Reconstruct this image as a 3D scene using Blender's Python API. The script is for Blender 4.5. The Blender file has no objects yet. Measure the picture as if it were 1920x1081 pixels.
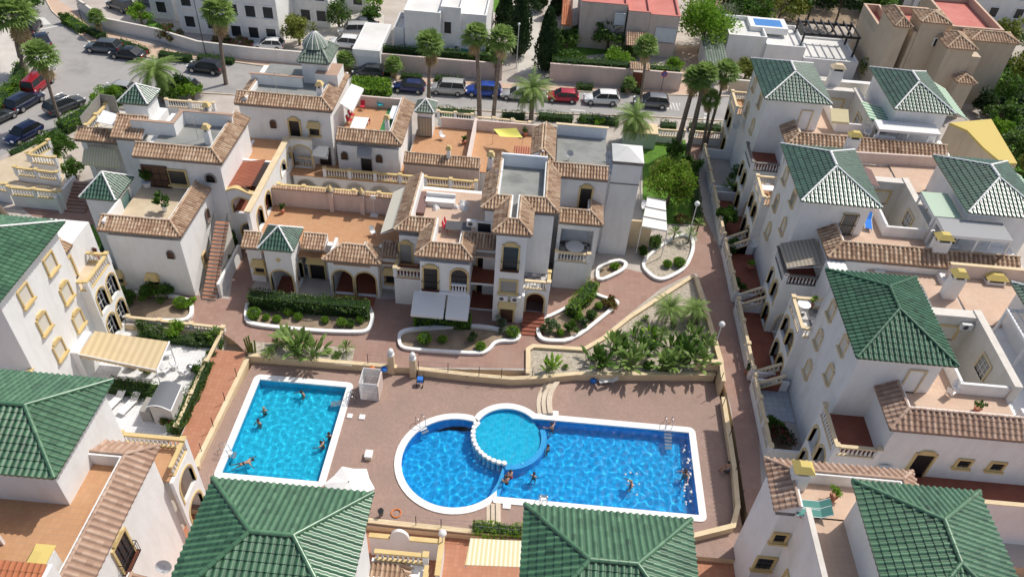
import bpy, math, random
from mathutils import Vector, Matrix, noise
from math import radians as rad, sin, cos, pi
random.seed(7)
S = bpy.context.scene
C = S.collection
# ---------------------------------------------------------------- camera
F_PX, CAM_H = 1466.0, 48.0
def _cam_axes():
    p, r, h = rad(41.96), rad(-4.40), rad(0.96)
    f = Vector((0, cos(p), -sin(p))); x = Vector((1, 0, 0)); d = f.cross(x)
    X = cos(r)*x + sin(r)*d; D = -sin(r)*x + cos(r)*d
    M = Matrix.Rotation(h, 3, 'Z')
    return M @ X, M @ D, M @ f
CX, CD, CF = _cam_axes()
cam = bpy.data.objects.new('camera', bpy.data.cameras.new('camera')); C.objects.link(cam)
m = Matrix((CX, -CD, -CF)).transposed().to_4x4(); m.translation = Vector((0, 0, CAM_H)); cam.matrix_world = m
cam.data.sensor_width = 36; cam.data.lens = F_PX/1920*36; cam.data.clip_end = 3000
S.camera = cam
# ---------------------------------------------------------------- light
SUN_EL, SUN_AZ = 55.5, 40.0          # azimuth measured from +x towards +y
w = bpy.data.worlds.new('World'); S.world = w; w.use_nodes = True
nt = w.node_tree; bg = nt.nodes['Background']
sk = nt.nodes.new('ShaderNodeTexSky'); sk.sky_type = 'NISHITA'; sk.sun_disc = False
sk.sun_elevation = rad(SUN_EL); sk.sun_rotation = rad(90-SUN_AZ); sk.air_density = 1.0; sk.dust_density = 3.0
nt.links.new(sk.outputs[0], bg.inputs[0]); bg.inputs[1].default_value = 0.118
sl = bpy.data.lights.new('sun', 'SUN'); sl.energy = 3.5; sl.angle = rad(0.5); sl.color = (1, .955, .88)
sl.cycles.is_caustics_light = True
so = bpy.data.objects.new('sun', sl); C.objects.link(so)
sd = Vector((cos(rad(SUN_EL))*cos(rad(SUN_AZ)), cos(rad(SUN_EL))*sin(rad(SUN_AZ)), sin(rad(SUN_EL))))
so.rotation_euler = sd.to_track_quat('Z', 'Y').to_euler(); so.location = (20, 60, 80)
S.view_settings.view_transform = 'Standard'; S.view_settings.look = 'None'; S.view_settings.exposure = 0.0
S.view_settings.gamma = 1.0
# ---------------------------------------------------------------- placing: a point of the survey photo put on a real level
def U(px, py, z=0.0):
    d = CX*((px-960)/F_PX) + CD*((py-540.5)/F_PX) + CF
    t = (z-CAM_H)/d.z
    return Vector((d.x*t, d.y*t, z))
def R4(fl, fr, bk, z):
    a = U(*fl, z); b = U(*fr, z); c = U(*bk, z)
    return a.x, b.x, (a.y+b.y)/2, c.y
# ---------------------------------------------------------------- materials
MAT = {}
def _m(name):
    mt = bpy.data.materials.new(name); mt.use_nodes = True
    MAT[name] = mt
    return mt, mt.node_tree, mt.node_tree.nodes['Principled BSDF']
def ramp(nt, stops):
    r = nt.nodes.new('ShaderNodeValToRGB'); e = r.color_ramp.elements
    while len(e) < len(stops): e.new(0.5)
    for i, (p, c) in enumerate(stops): e[i].position = p; e[i].color = (*c, 1)
    return r
def coords(nt, scale=1.0):
    t = nt.nodes.new('ShaderNodeTexCoord'); return t.outputs['Object']
def noisy(name, c1, c2, scale=1.0, rough=0.8, bump=0.0, bscale=None, detail=6, spec=0.3, c3=None):
    """colour c1..c2 by noise in metres"""
    mt, nt, b = _m(name)
    n = nt.nodes.new('ShaderNodeTexNoise'); n.inputs['Scale'].default_value = scale; n.inputs['Detail'].default_value = detail
    n.inputs['Roughness'].default_value = .6
    g = nt.nodes.new('ShaderNodeNewGeometry'); nt.links.new(g.outputs['Position'], n.inputs['Vector'])
    st = [(.32, c1), (.68, c2)] if c3 is None else [(.3, c1), (.5, c2), (.7, c3)]
    r = ramp(nt, st); nt.links.new(n.outputs['Fac'], r.inputs[0])
    nt.links.new(r.outputs[0], b.inputs['Base Color'])
    b.inputs['Roughness'].default_value = rough; b.inputs['Specular IOR Level'].default_value = spec
    if bump:
        n2 = nt.nodes.new('ShaderNodeTexNoise'); n2.inputs['Scale'].default_value = bscale or scale*8; n2.inputs['Detail'].default_value = 4
        nt.links.new(g.outputs['Position'], n2.inputs['Vector'])
        bp = nt.nodes.new('ShaderNodeBump'); bp.inputs['Strength'].default_value = bump; bp.inputs['Distance'].default_value = .02
        nt.links.new(n2.outputs['Fac'], bp.inputs['Height']); nt.links.new(bp.outputs[0], b.inputs['Normal'])
    return mt
def attr_mat(name, stops, rough=.7, spec=.3, trans=0.0, nscale=.6, namt=.25, coat=0):
    """colour by the per-piece random attribute rnd, plus weather noise"""
    mt, nt, b = _m(name)
    a = nt.nodes.new('ShaderNodeAttribute'); a.attribute_name = 'rnd'
    g = nt.nodes.new('ShaderNodeNewGeometry')
    n = nt.nodes.new('ShaderNodeTexNoise'); n.inputs['Scale'].default_value = nscale; n.inputs['Detail'].default_value = 5
    nt.links.new(g.outputs['Position'], n.inputs['Vector'])
    mx = nt.nodes.new('ShaderNodeMix'); mx.data_type = 'FLOAT'; mx.inputs[0].default_value = namt
    nt.links.new(a.outputs['Fac'], mx.inputs[2]); nt.links.new(n.outputs['Fac'], mx.inputs[3])
    r = ramp(nt, stops); nt.links.new(mx.outputs[0], r.inputs[0]); nt.links.new(r.outputs[0], b.inputs['Base Color'])
    b.inputs['Roughness'].default_value = rough; b.inputs['Specular IOR Level'].default_value = spec
    if coat: b.inputs['Coat Weight'].default_value = coat; b.inputs['Coat Roughness'].default_value = .25
    if trans:
        tr = nt.nodes.new('ShaderNodeBsdfTranslucent'); nt.links.new(r.outputs[0], tr.inputs[0])
        ms = nt.nodes.new('ShaderNodeMixShader'); ms.inputs[0].default_value = trans
        out = nt.nodes['Material Output']
        nt.links.new(b.outputs[0], ms.inputs[1]); nt.links.new(tr.outputs[0], ms.inputs[2]); nt.links.new(ms.outputs[0], out.inputs[0])
    return mt
def brick_mat(name, c1, c2, mortar, w, h, mort=.01, rough=.8, stain=.0, rot=0, offset=.5, stainc=(.1,.08,.07)):
    mt, nt, b = _m(name)
    g = nt.nodes.new('ShaderNodeNewGeometry')
    mp = nt.nodes.new('ShaderNodeMapping'); mp.inputs['Rotation'].default_value = (0, 0, rot)
    nt.links.new(g.outputs['Position'], mp.inputs['Vector'])
    k = nt.nodes.new('ShaderNodeTexBrick'); k.offset = offset
    k.inputs['Color1'].default_value = (*c1, 1); k.inputs['Color2'].default_value = (*c2, 1); k.inputs['Mortar'].default_value = (*mortar, 1)
    k.inputs['Scale'].default_value = 1; k.inputs['Brick Width'].default_value = w; k.inputs['Row Height'].default_value = h; k.inputs['Mortar Size'].default_value = mort
    nt.links.new(mp.outputs[0], k.inputs['Vector'])
    n = nt.nodes.new('ShaderNodeTexNoise'); n.inputs['Scale'].default_value = .35; n.inputs['Detail'].default_value = 8; n.inputs['Roughness'].default_value = .65
    nt.links.new(g.outputs['Position'], n.inputs['Vector'])
    r = ramp(nt, [(.35, (0, 0, 0)), (.75, (1, 1, 1))]); nt.links.new(n.outputs['Fac'], r.inputs[0])
    mul = nt.nodes.new('ShaderNodeMath'); mul.operation = 'MULTIPLY'; mul.inputs[1].default_value = stain
    nt.links.new(r.outputs[0], mul.inputs[0])
    mx = nt.nodes.new('ShaderNodeMix'); mx.data_type = 'RGBA'
    nt.links.new(mul.outputs[0], mx.inputs[0]); nt.links.new(k.outputs['Color'], mx.inputs[6]); mx.inputs[7].default_value = (*stainc, 1)
    nt.links.new(mx.outputs[2], b.inputs['Base Color']); b.inputs['Roughness'].default_value = rough; b.inputs['Specular IOR Level'].default_value = .25
    return mt
def flat(name, c, rough=.5, metal=0, spec=.5, trans=0, coat=0, alpha=None):
    mt, nt, b = _m(name)
    b.inputs['Base Color'].default_value = (*c, 1); b.inputs['Roughness'].default_value = rough; b.inputs['Metallic'].default_value = metal
    b.inputs['Specular IOR Level'].default_value = spec
    if coat: b.inputs['Coat Weight'].default_value = coat; b.inputs['Coat Roughness'].default_value = .05
    return mt
def wall_mat(name, c, dirt, amt=.5):
    """render with streaks that run down the wall"""
    mt, nt, b = _m(name)
    g = nt.nodes.new('ShaderNodeNewGeometry')
    mp = nt.nodes.new('ShaderNodeMapping'); mp.inputs['Scale'].default_value = (1.1, 1.1, .4)
    nt.links.new(g.outputs['Position'], mp.inputs['Vector'])
    n = nt.nodes.new('ShaderNodeTexNoise'); n.inputs['Scale'].default_value = 1.0; n.inputs['Detail'].default_value = 8; n.inputs['Roughness'].default_value = .65
    nt.links.new(mp.outputs[0], n.inputs['Vector'])
    r = ramp(nt, [(.45, c), (.8, tuple(c[i]*(1-amt)+dirt[i]*amt for i in range(3)))])
    nt.links.new(n.outputs['Fac'], r.inputs[0]); nt.links.new(r.outputs[0], b.inputs['Base Color'])
    b.inputs['Roughness'].default_value = .9; b.inputs['Specular IOR Level'].default_value = .15
    n2 = nt.nodes.new('ShaderNodeTexNoise'); n2.inputs['Scale'].default_value = 3; n2.inputs['Detail'].default_value = 4
    nt.links.new(g.outputs['Position'], n2.inputs['Vector'])
    bp = nt.nodes.new('ShaderNodeBump'); bp.inputs['Strength'].default_value = .25; bp.inputs['Distance'].default_value = .05
    nt.links.new(n2.outputs['Fac'], bp.inputs['Height']); nt.links.new(bp.outputs[0], b.inputs['Normal'])
    return mt
wall_mat('white', (.82, .815, .80), (.48, .44, .38), .32)
wall_mat('beige', (.60, .50, .38), (.4, .32, .24), .5)
wall_mat('pinkwall', (.68, .57, .51), (.42, .34, .29), .5)
wall_mat('cream', (.70, .66, .60), (.45, .40, .33), .5)
wall_mat('bluewhite', (.72, .76, .80), (.5, .5, .5), .4)
noisy('ochre', (.60, .44, .19), (.68, .53, .27), 1.2, .75)
noisy('ochre_pale', (.66, .52, .32), (.75, .62, .42), 1.2, .8)
noisy('trim_shade_grey', (.17, .15, .14), (.27, .24, .22), 3, .9)  # grey trim; on eaves it paints their shaded underside into the colour
noisy('sandwall', (.60, .47, .30), (.70, .57, .38), .8, .85)
brick_mat('terracotta', (.48, .25, .125), (.53, .29, .15), (.38, .24, .16), .33, .33, .012, stain=.45, stainc=(.50, .33, .20), offset=0)
brick_mat('terra_pink', (.54, .37, .27), (.59, .42, .31), (.48, .35, .27), .33, .33, .012, stain=.55, stainc=(.60, .48, .38), offset=0)
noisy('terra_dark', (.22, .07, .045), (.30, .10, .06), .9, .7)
noisy('sandfloor', (.52, .42, .29), (.62, .52, .38), .9, .85, detail=9)
noisy('greyroof', (.17, .18, .17), (.28, .285, .27), .35, .85, detail=10, c3=(.22, .23, .215))
noisy('palefloor', (.50, .47, .42), (.62, .58, .52), .5, .85, detail=9)
noisy('redroof', (.50, .16, .13), (.60, .23, .19), .4, .8, detail=9)
noisy('whiteroof', (.62, .61, .58), (.76, .75, .72), .3, .85, detail=9)
noisy('asphalt', (.27, .26, .25), (.36, .345, .33), .25, .9, detail=12, c3=(.31, .30, .285))
noisy('concrete', (.40, .35, .31), (.52, .47, .42), .4, .9, detail=10)
noisy('soil', (.22, .16, .11), (.36, .28, .20), .9, .95, .8, detail=10)
noisy('gravel', (.30, .26, .20), (.56, .50, .41), 4, .95, 1.0, 20, detail=10)
noisy('lawn', (.07, .16, .02), (.13, .26, .035), 1.3, .95, .9, 30, detail=12)
noisy('coping', (.78, .77, .75), (.86, .85, .83), 1.5, .6)
noisy('limestone', (.55, .45, .34), (.68, .58, .46), 1.5, .8)
brick_mat('deck', (.36, .235, .19), (.44, .30, .245), (.26, .19, .16), .24, .12, .014, stain=.8, rot=rad(45), stainc=(.27, .20, .165))
brick_mat('paver', (.31, .185, .145), (.36, .22, .175), (.26, .165, .13), .5, .5, .012, stain=.55, stainc=(.38, .28, .23), offset=0)
brick_mat('paver_orange', (.44, .19, .11), (.49, .23, .14), (.33, .17, .11), .33, .33, .012, stain=.3, stainc=(.38, .24, .17), offset=0)
brick_mat('checker', (.70, .68, .64), (.08, .08, .09), (.3, .3, .3), .4, .4, .006, offset=0)
brick_mat('whitetile', (.70, .70, .70), (.78, .78, .78), (.5, .5, .5), .33, .33, .012, stain=.2, stainc=(.5, .5, .52), offset=0)
brick_mat('bluetile', (.40, .44, .48), (.48, .52, .56), (.3, .33, .36), .5, .5, .02, stain=.2, stainc=(.5, .5, .52), offset=0)
brick_mat('basin_cyan', (.008, .49, .70), (.015, .55, .77), (.05, .60, .80), .25, .25, .01, offset=0)
brick_mat('basin_blue', (.003, .38, .76), (.008, .44, .82), (.02, .48, .84), .25, .25, .01, offset=0)
brick_mat('basin_ledge', (.05, .42, .74), (.07, .48, .8), (.12, .5, .8), .25, .25, .01, offset=0)
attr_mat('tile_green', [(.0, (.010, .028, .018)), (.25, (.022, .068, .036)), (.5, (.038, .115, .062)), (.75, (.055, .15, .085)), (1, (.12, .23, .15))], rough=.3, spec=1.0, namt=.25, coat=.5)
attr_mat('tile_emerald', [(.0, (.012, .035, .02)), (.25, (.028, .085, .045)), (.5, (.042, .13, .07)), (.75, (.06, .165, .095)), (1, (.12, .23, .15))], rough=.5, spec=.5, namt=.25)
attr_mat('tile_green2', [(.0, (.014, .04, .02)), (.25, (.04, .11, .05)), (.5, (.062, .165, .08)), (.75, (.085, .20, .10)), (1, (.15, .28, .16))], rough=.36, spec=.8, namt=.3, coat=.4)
attr_mat('tile_brown', [(.0, (.10, .06, .04)), (.22, (.27, .17, .11)), (.42, (.42, .28, .185)), (.6, (.54, .39, .265)), (.8, (.60, .49, .36)), (1, (.40, .36, .30))], rough=.85, namt=.35, nscale=.8)
attr_mat('tile_pink', [(.0, (.20, .12, .085)), (.3, (.36, .235, .17)), (.6, (.46, .32, .24)), (1, (.58, .46, .36))], rough=.85, namt=.35)
attr_mat('tile_orange', [(.0, (.36, .12, .055)), (.5, (.50, .19, .09)), (1, (.6, .27, .15))], rough=.8, namt=.35)
attr_mat('tile_sheet', [(.0, (.40, .15, .09)), (.5, (.46, .18, .11)), (1, (.5, .22, .14))], rough=.6, namt=.3)
attr_mat('tile_oldgreen', [(.0, (.10, .13, .10)), (.5, (.20, .25, .20)), (1, (.40, .43, .38))], rough=.6, namt=.4)
for nm, a, b_, c in (('leaf', (.02, .05, .008), (.075, .16, .022), (.18, .30, .05)), ('leaf_bright', (.06, .12, .010), (.19, .36, .03), (.38, .54, .07)),
                  ('leaf_dark', (.01, .026, .01), (.03, .065, .02), (.07, .12, .045)), ('leaf_olive', (.06, .075, .012), (.19, .23, .04), (.38, .40, .09)),
                  ('leaf_palm', (.05, .10, .025), (.19, .30, .07), (.42, .54, .18)), ('leaf_white', (.05, .09, .03), (.2, .25, .14), (.75, .75, .7)),
                  ('leaf_pink', (.05, .10, .02), (.35, .06, .15), (.6, .12, .3)), ('leaf_straw', (.24, .17, .08), (.46, .34, .18), (.66, .54, .34)),
                  ('leaf_red', (.04, .07, .02), (.22, .05, .05), (.45, .1, .08)), ('leaf_yellow', (.10, .16, .02), (.40, .36, .03), (.6, .5, .04))):
    attr_mat(nm, [(0, a), (.5, b_), (1, c)], rough=.55, spec=.3, trans=.38, nscale=.9, namt=.35)
noisy('bark', (.09, .065, .045), (.20, .16, .12), 4, .95, .8)
noisy('bark_palm', (.13, .10, .08), (.27, .22, .18), 5, .95, .9)
flat('whitepaint', (.8, .8, .8), .5); flat('roadpaint', (.62, .61, .58), .8)
flat('fabric_white', (.78, .77, .75), .9, spec=.1); flat('fabric_cream', (.66, .58, .36), .9, spec=.1); flat('fabric_cream2', (.74, .70, .58), .9, spec=.1)
flat('fabric_grey', (.36, .36, .36), .9, spec=.1); flat('fabric_yellow', (.75, .70, .18), .9, spec=.1); flat('fabric_red', (.50, .04, .07), .9, spec=.1)
flat('fabric_blue', (.05, .20, .62), .8, spec=.1); flat('fabric_green', (.10, .26, .23), .8, spec=.1); flat('turf', (.04, .19, .07), .95)
flat('yellowroof', (.62, .49, .17), .8, spec=.1)
flat('greyfelt', (.16, .17, .185), .8, spec=.2); flat('shedgrey', (.5, .48, .46), .7)
flat('dark', (.012, .012, .014), .35); flat('iron', (.03, .03, .035), .5, .3); flat('steel', (.6, .6, .62), .25, 1)
flat('glass_dark', (.02, .025, .03), .3, spec=.5); flat('blind', (.68, .64, .56), .7); flat('blind_grey', (.30, .29, .27), .6); flat('woodbrown', (.10, .045, .025), .6)
flat('glasspanel', (.16, .26, .24), .12, spec=.7); flat('brownfab', (.18, .11, .10), .9); flat('greenpanel', (.38, .50, .38), .5)
flat('lampglass', (.85, .85, .83), .3); flat('dishgrey', (.45, .46, .46), .5); flat('acwhite', (.72, .72, .70), .5)
flat('plastic_red', (.6, .05, .04), .4); flat('plastic_orange', (.7, .2, .04), .5); flat('tyre', (.02, .02, .02), .9); flat('rim', (.45, .45, .47), .3, .8)
flat('tail', (.45, .01, .01), .3); flat('head', (.75, .77, .78), .15); flat('turquoise', (.02, .42, .5), .5); flat('graphite', (.08, .08, .085), .5)
flat('skin', (.44, .25, .17), .55); flat('hair', (.03, .02, .015), .7); flat('swimred', (.4, .03, .05), .7); flat('swimdark', (.03, .04, .08), .7); flat('hairlight', (.35, .24, .12), .7)
flat('poolblue', (.05, .22, .55), .3); flat('bluesign', (.05, .15, .45), .5)
def stripe_mat(name, c1, c2, width, axis='X'):
    mt, nt, b = _m(name)
    g = nt.nodes.new('ShaderNodeNewGeometry'); s = nt.nodes.new('ShaderNodeSeparateXYZ'); nt.links.new(g.outputs['Position'], s.inputs[0])
    a = nt.nodes.new('ShaderNodeMath'); a.operation = 'DIVIDE'; a.inputs[1].default_value = width; nt.links.new(s.outputs[axis], a.inputs[0])
    f = nt.nodes.new('ShaderNodeMath'); f.operation = 'FRACT'; nt.links.new(a.outputs[0], f.inputs[0])
    h = nt.nodes.new('ShaderNodeMath'); h.operation = 'GREATER_THAN'; h.inputs[1].default_value = .5; nt.links.new(f.outputs[0], h.inputs[0])
    mx = nt.nodes.new('ShaderNodeMix'); mx.data_type = 'RGBA'; nt.links.new(h.outputs[0], mx.inputs[0])
    mx.inputs[6].default_value = (*c1, 1); mx.inputs[7].default_value = (*c2, 1); nt.links.new(mx.outputs[2], b.inputs['Base Color'])
    b.inputs['Roughness'].default_value = .85
stripe_mat('stripe_cream', (.62, .55, .30), (.72, .69, .55), .27)
stripe_mat('stripe_green', (.08, .30, .20), (.62, .64, .50), .62, 'Y')
stripe_mat('lattice', (.70, .69, .64), (.45, .45, .42), .22)
stripe_mat('stripe_house', (.62, .50, .30), (.54, .42, .25), .55)
stripe_mat('stripe_brown', (.30, .26, .20), (.42, .37, .29), .3)
_w, nt, _b = _m('water'); nt.nodes.remove(_b); _g = nt.nodes.new('ShaderNodeBsdfGlass'); _g.inputs['IOR'].default_value = 1.33; _g.inputs['Roughness'].default_value = 0
_g.inputs['Color'].default_value = (.93, .99, 1, 1); nt.links.new(_g.outputs[0], nt.nodes['Material Output'].inputs[0])
CAR = {}
def carpaint(name, c, metal=.3):
    flat('paint_'+name, c, .35, metal, coat=.8)
for n_, c_ in (('black', (.01, .011, .014)), ('navy', (.01, .018, .05)), ('blue', (.01, .06, .36)), ('darkblue', (.008, .02, .10)), ('red', (.36, .012, .025)), ('white', (.78, .78, .77)),
              ('silver', (.48, .48, .46)), ('grey', (.17, .18, .19)), ('darkgrey', (.05, .055, .06)), ('brightred', (.45, .008, .03)), ('slate', (.10, .12, .14))):
    carpaint(n_, c_, 0 if n_ in ('white', 'black') else .3)
# ---------------------------------------------------------------- mesh builder
ORG = {}
class MB:
    def __init__(s): s.v = []; s.f = []; s.m = []; s.r = []; s.sm = []; s.mats = []; s.cr = 0.5
    def mi(s, mat):
        if mat not in s.mats: s.mats.append(mat)
        return s.mats.index(mat)
    def face(s, pts, mat, rnd=None, smooth=False):
        n = len(s.v); s.v += [tuple(p) for p in pts]; s.r += [s.cr if rnd is None else rnd]*len(pts)
        s.f.append(tuple(range(n, n+len(pts)))); s.m.append(s.mi(mat)); s.sm.append(smooth)
    def grid(s, rows, mat, rnd=None, smooth=True, closed=False):
        """rows: list of equal-length point lists"""
        n = len(s.v); k = len(rows[0])
        for row in rows: s.v += [tuple(p) for p in row]; s.r += [s.cr if rnd is None else rnd]*k
        mi = s.mi(mat)
        for i in range(len(rows)-1):
            for j in range(k if closed else k-1):
                a = n+i*k+j; b = n+i*k+(j+1) % k
                s.f.append((a, b, b+k, a+k)); s.m.append(mi); s.sm.append(smooth)
    def box(s, x0, x1, y0, y1, z0, z1, mat, top=None):
        if x1 < x0: x0, x1 = x1, x0
        if y1 < y0: y0, y1 = y1, y0
        P = [(x0, y0, z0), (x1, y0, z0), (x1, y1, z0), (x0, y1, z0), (x0, y0, z1), (x1, y0, z1), (x1, y1, z1), (x0, y1, z1)]
        for k, q in enumerate(((0, 1, 5, 4), (1, 2, 6, 5), (2, 3, 7, 6), (3, 0, 4, 7), (4, 5, 6, 7), (3, 2, 1, 0))):
            s.face([P[i] for i in q], top if (top and k == 4) else mat)
    def obox(s, c, t, n, hw, hd, z0, z1, mat):
        """box centred at c (xy), half width hw along t, half depth hd along n"""
        c = Vector(c[:2]); t = Vector(t); n = Vector(n)
        q = [c - t*hw - n*hd, c + t*hw - n*hd, c + t*hw + n*hd, c - t*hw + n*hd]
        s.prism([(p.x, p.y) for p in q], z0, z1, mat)
    def prism(s, poly, z0, z1, mat, top=None, bottom=True):
        k = len(poly)
        area = sum(poly[i][0]*poly[(i+1) % k][1]-poly[(i+1) % k][0]*poly[i][1] for i in range(k))
        if area < 0: poly = poly[::-1]
        for i in range(k):
            a = poly[i]; b = poly[(i+1) % k]
            s.face([(*a, z0), (*b, z0), (*b, z1), (*a, z1)], mat)
        s.face([(*p, z1) for p in poly], top or mat)
        if bottom: s.face([(*p, z0) for p in poly[::-1]], mat)
    def tube(s, pts, rad_, mat, n=8, cap=True):
        rows = []
        for i, p in enumerate(pts):
            p = Vector(p); a = Vector(pts[max(0, i-1)]); b = Vector(pts[min(len(pts)-1, i+1)])
            d = (b-a).normalized(); u = d.cross(Vector((0, 0, 1)))
            if u.length < .1: u = d.cross(Vector((0, 1, 0)))
            u.normalize(); w_ = u.cross(d).normalized()
            r_ = rad_[i] if isinstance(rad_, (list, tuple)) else rad_
            rows.append([p + u*(r_*cos(2*pi*j/n)) + w_*(r_*sin(2*pi*j/n)) for j in range(n)])
        s.grid(rows, mat, closed=True)
        if cap: s.face(rows[0][::-1], mat); s.face(rows[-1], mat)
    def lathe(s, c, prof, mat, n=10):
        rows = [[(c[0]+r_*cos(2*pi*j/n), c[1]+r_*sin(2*pi*j/n), c[2]+z_) for j in range(n)] for r_, z_ in prof]
        s.grid(rows, mat, closed=True)
        if prof[-1][0] > .001: s.face(rows[-1], mat)
    def build(s, name, parent=None, **kw):
        me = bpy.data.meshes.new(name)
        o_ = ORG.get(parent.name, Vector((0, 0, 0))) if parent else Vector(kw.get('org', (0, 0, 0)))
        me.from_pydata([(x-o_.x, y-o_.y, z-o_.z) for x, y, z in s.v], [], s.f)
        for mt in s.mats: me.materials.append(MAT[mt])
        me.polygons.foreach_set('material_index', s.m); me.polygons.foreach_set('use_smooth', s.sm)
        at = me.attributes.new('rnd', 'FLOAT', 'POINT'); at.data.foreach_set('value', s.r)
        o = bpy.data.objects.new(name, me); C.objects.link(o)
        if parent: o.parent = parent; ORG[o.name] = o_
        else: o.location = o_
        for k_ in ('label', 'category', 'group', 'kind'):
            if k_ in kw: o[k_] = kw[k_]
        return o
def thing(name, label, cat, loc=(0, 0, 0), group=None):
    o = bpy.data.objects.new(name, None); C.objects.link(o); o.location = loc; o['label'] = label; o['category'] = cat
    if group: o['group'] = group
    ORG[o.name] = Vector(loc); o.empty_display_size = .3
    return o
def copy_tree(o, parent=None):
    c = o.copy(); C.objects.link(c)
    if parent: c.parent = parent
    for ch in list(o.children): copy_tree(ch, c)
    return c
USED = set()
def place(proto, loc, rz=0, label=None, scale=1.0, group=None):
    """first use moves the prototype itself; later uses copy it with its parts"""
    if proto.name in USED: o = copy_tree(proto)
    else: o = proto; USED.add(proto.name)
    o.location = loc; o.rotation_euler = (0, 0, rz); o.scale = (scale,)*3 if not isinstance(scale, tuple) else scale
    if label: o['label'] = label
    if group: o['group'] = group
    return o
def structure(mb, name): return mb.build(name, kind='structure')
# ---------------------------------------------------------------- roof tiles
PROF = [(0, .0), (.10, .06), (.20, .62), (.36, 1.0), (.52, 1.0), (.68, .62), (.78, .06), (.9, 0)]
PROF_TONE = [.25, .3, .75, 1, 1, .75, .3, .25, .25]  # tone across one tile: full on the crown, lower in the channels
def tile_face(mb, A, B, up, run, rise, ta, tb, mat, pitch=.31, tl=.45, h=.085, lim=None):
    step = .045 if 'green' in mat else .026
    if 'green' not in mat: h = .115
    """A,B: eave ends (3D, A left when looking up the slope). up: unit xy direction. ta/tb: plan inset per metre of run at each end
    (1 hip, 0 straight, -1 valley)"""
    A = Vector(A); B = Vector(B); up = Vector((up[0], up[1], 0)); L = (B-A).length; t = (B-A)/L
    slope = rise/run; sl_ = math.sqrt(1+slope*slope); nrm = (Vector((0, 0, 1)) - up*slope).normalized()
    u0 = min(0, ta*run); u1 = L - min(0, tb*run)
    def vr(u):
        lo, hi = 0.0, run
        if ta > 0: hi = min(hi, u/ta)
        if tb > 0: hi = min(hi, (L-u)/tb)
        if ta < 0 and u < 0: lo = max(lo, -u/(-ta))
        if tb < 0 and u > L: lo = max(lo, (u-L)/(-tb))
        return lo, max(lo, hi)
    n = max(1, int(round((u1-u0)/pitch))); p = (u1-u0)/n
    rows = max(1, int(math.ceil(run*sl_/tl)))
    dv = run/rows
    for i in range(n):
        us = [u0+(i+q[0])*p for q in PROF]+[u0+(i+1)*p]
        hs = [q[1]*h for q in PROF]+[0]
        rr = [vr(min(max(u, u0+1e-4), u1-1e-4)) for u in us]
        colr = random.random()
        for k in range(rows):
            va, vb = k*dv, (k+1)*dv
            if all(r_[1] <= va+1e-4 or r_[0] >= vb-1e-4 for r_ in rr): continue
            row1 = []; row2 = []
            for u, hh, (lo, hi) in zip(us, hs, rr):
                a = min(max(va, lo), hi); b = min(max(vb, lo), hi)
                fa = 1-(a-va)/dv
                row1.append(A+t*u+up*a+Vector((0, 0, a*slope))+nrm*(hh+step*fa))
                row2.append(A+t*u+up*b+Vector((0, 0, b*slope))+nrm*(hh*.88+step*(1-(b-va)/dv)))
            mb.cr = min(1, max(0, random.gauss(.55, .2)+(colr-.5)*.25)); mb.grid([row1, row2], mat); kk = len(row1); c_ = mb.cr; mb.r[-2*kk:] = [c_*d_ for d_ in PROF_TONE]*2
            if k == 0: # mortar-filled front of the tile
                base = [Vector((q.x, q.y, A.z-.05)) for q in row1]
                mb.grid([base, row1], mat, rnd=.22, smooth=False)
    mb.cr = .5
def ridge_cap(mb, P, Q, mat, r=.13, tl=.45, rnd=None):
    P = Vector(P); Q = Vector(Q); L = (Q-P).length; n = max(1, int(L/tl)); d = (Q-P)/L; u = d.cross(Vector((0, 0, 1))).normalized(); w_ = u.cross(d)
    for i in range(n):
        a = P+d*(L*i/n); b = P+d*(L*(i+1)/n+.03)
        rows = []
        for q, rr in ((a, r*1.08), (b, r*.9)):
            rows.append([q+u*(rr*cos(pi*j/6))+w_*(rr*sin(pi*j/6)) for j in range(7)])
        mb.cr = rnd if rnd is not None else min(1, max(0, random.gauss(.6, .18))); mb.grid(rows, mat)
    mb.cr = .5
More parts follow.
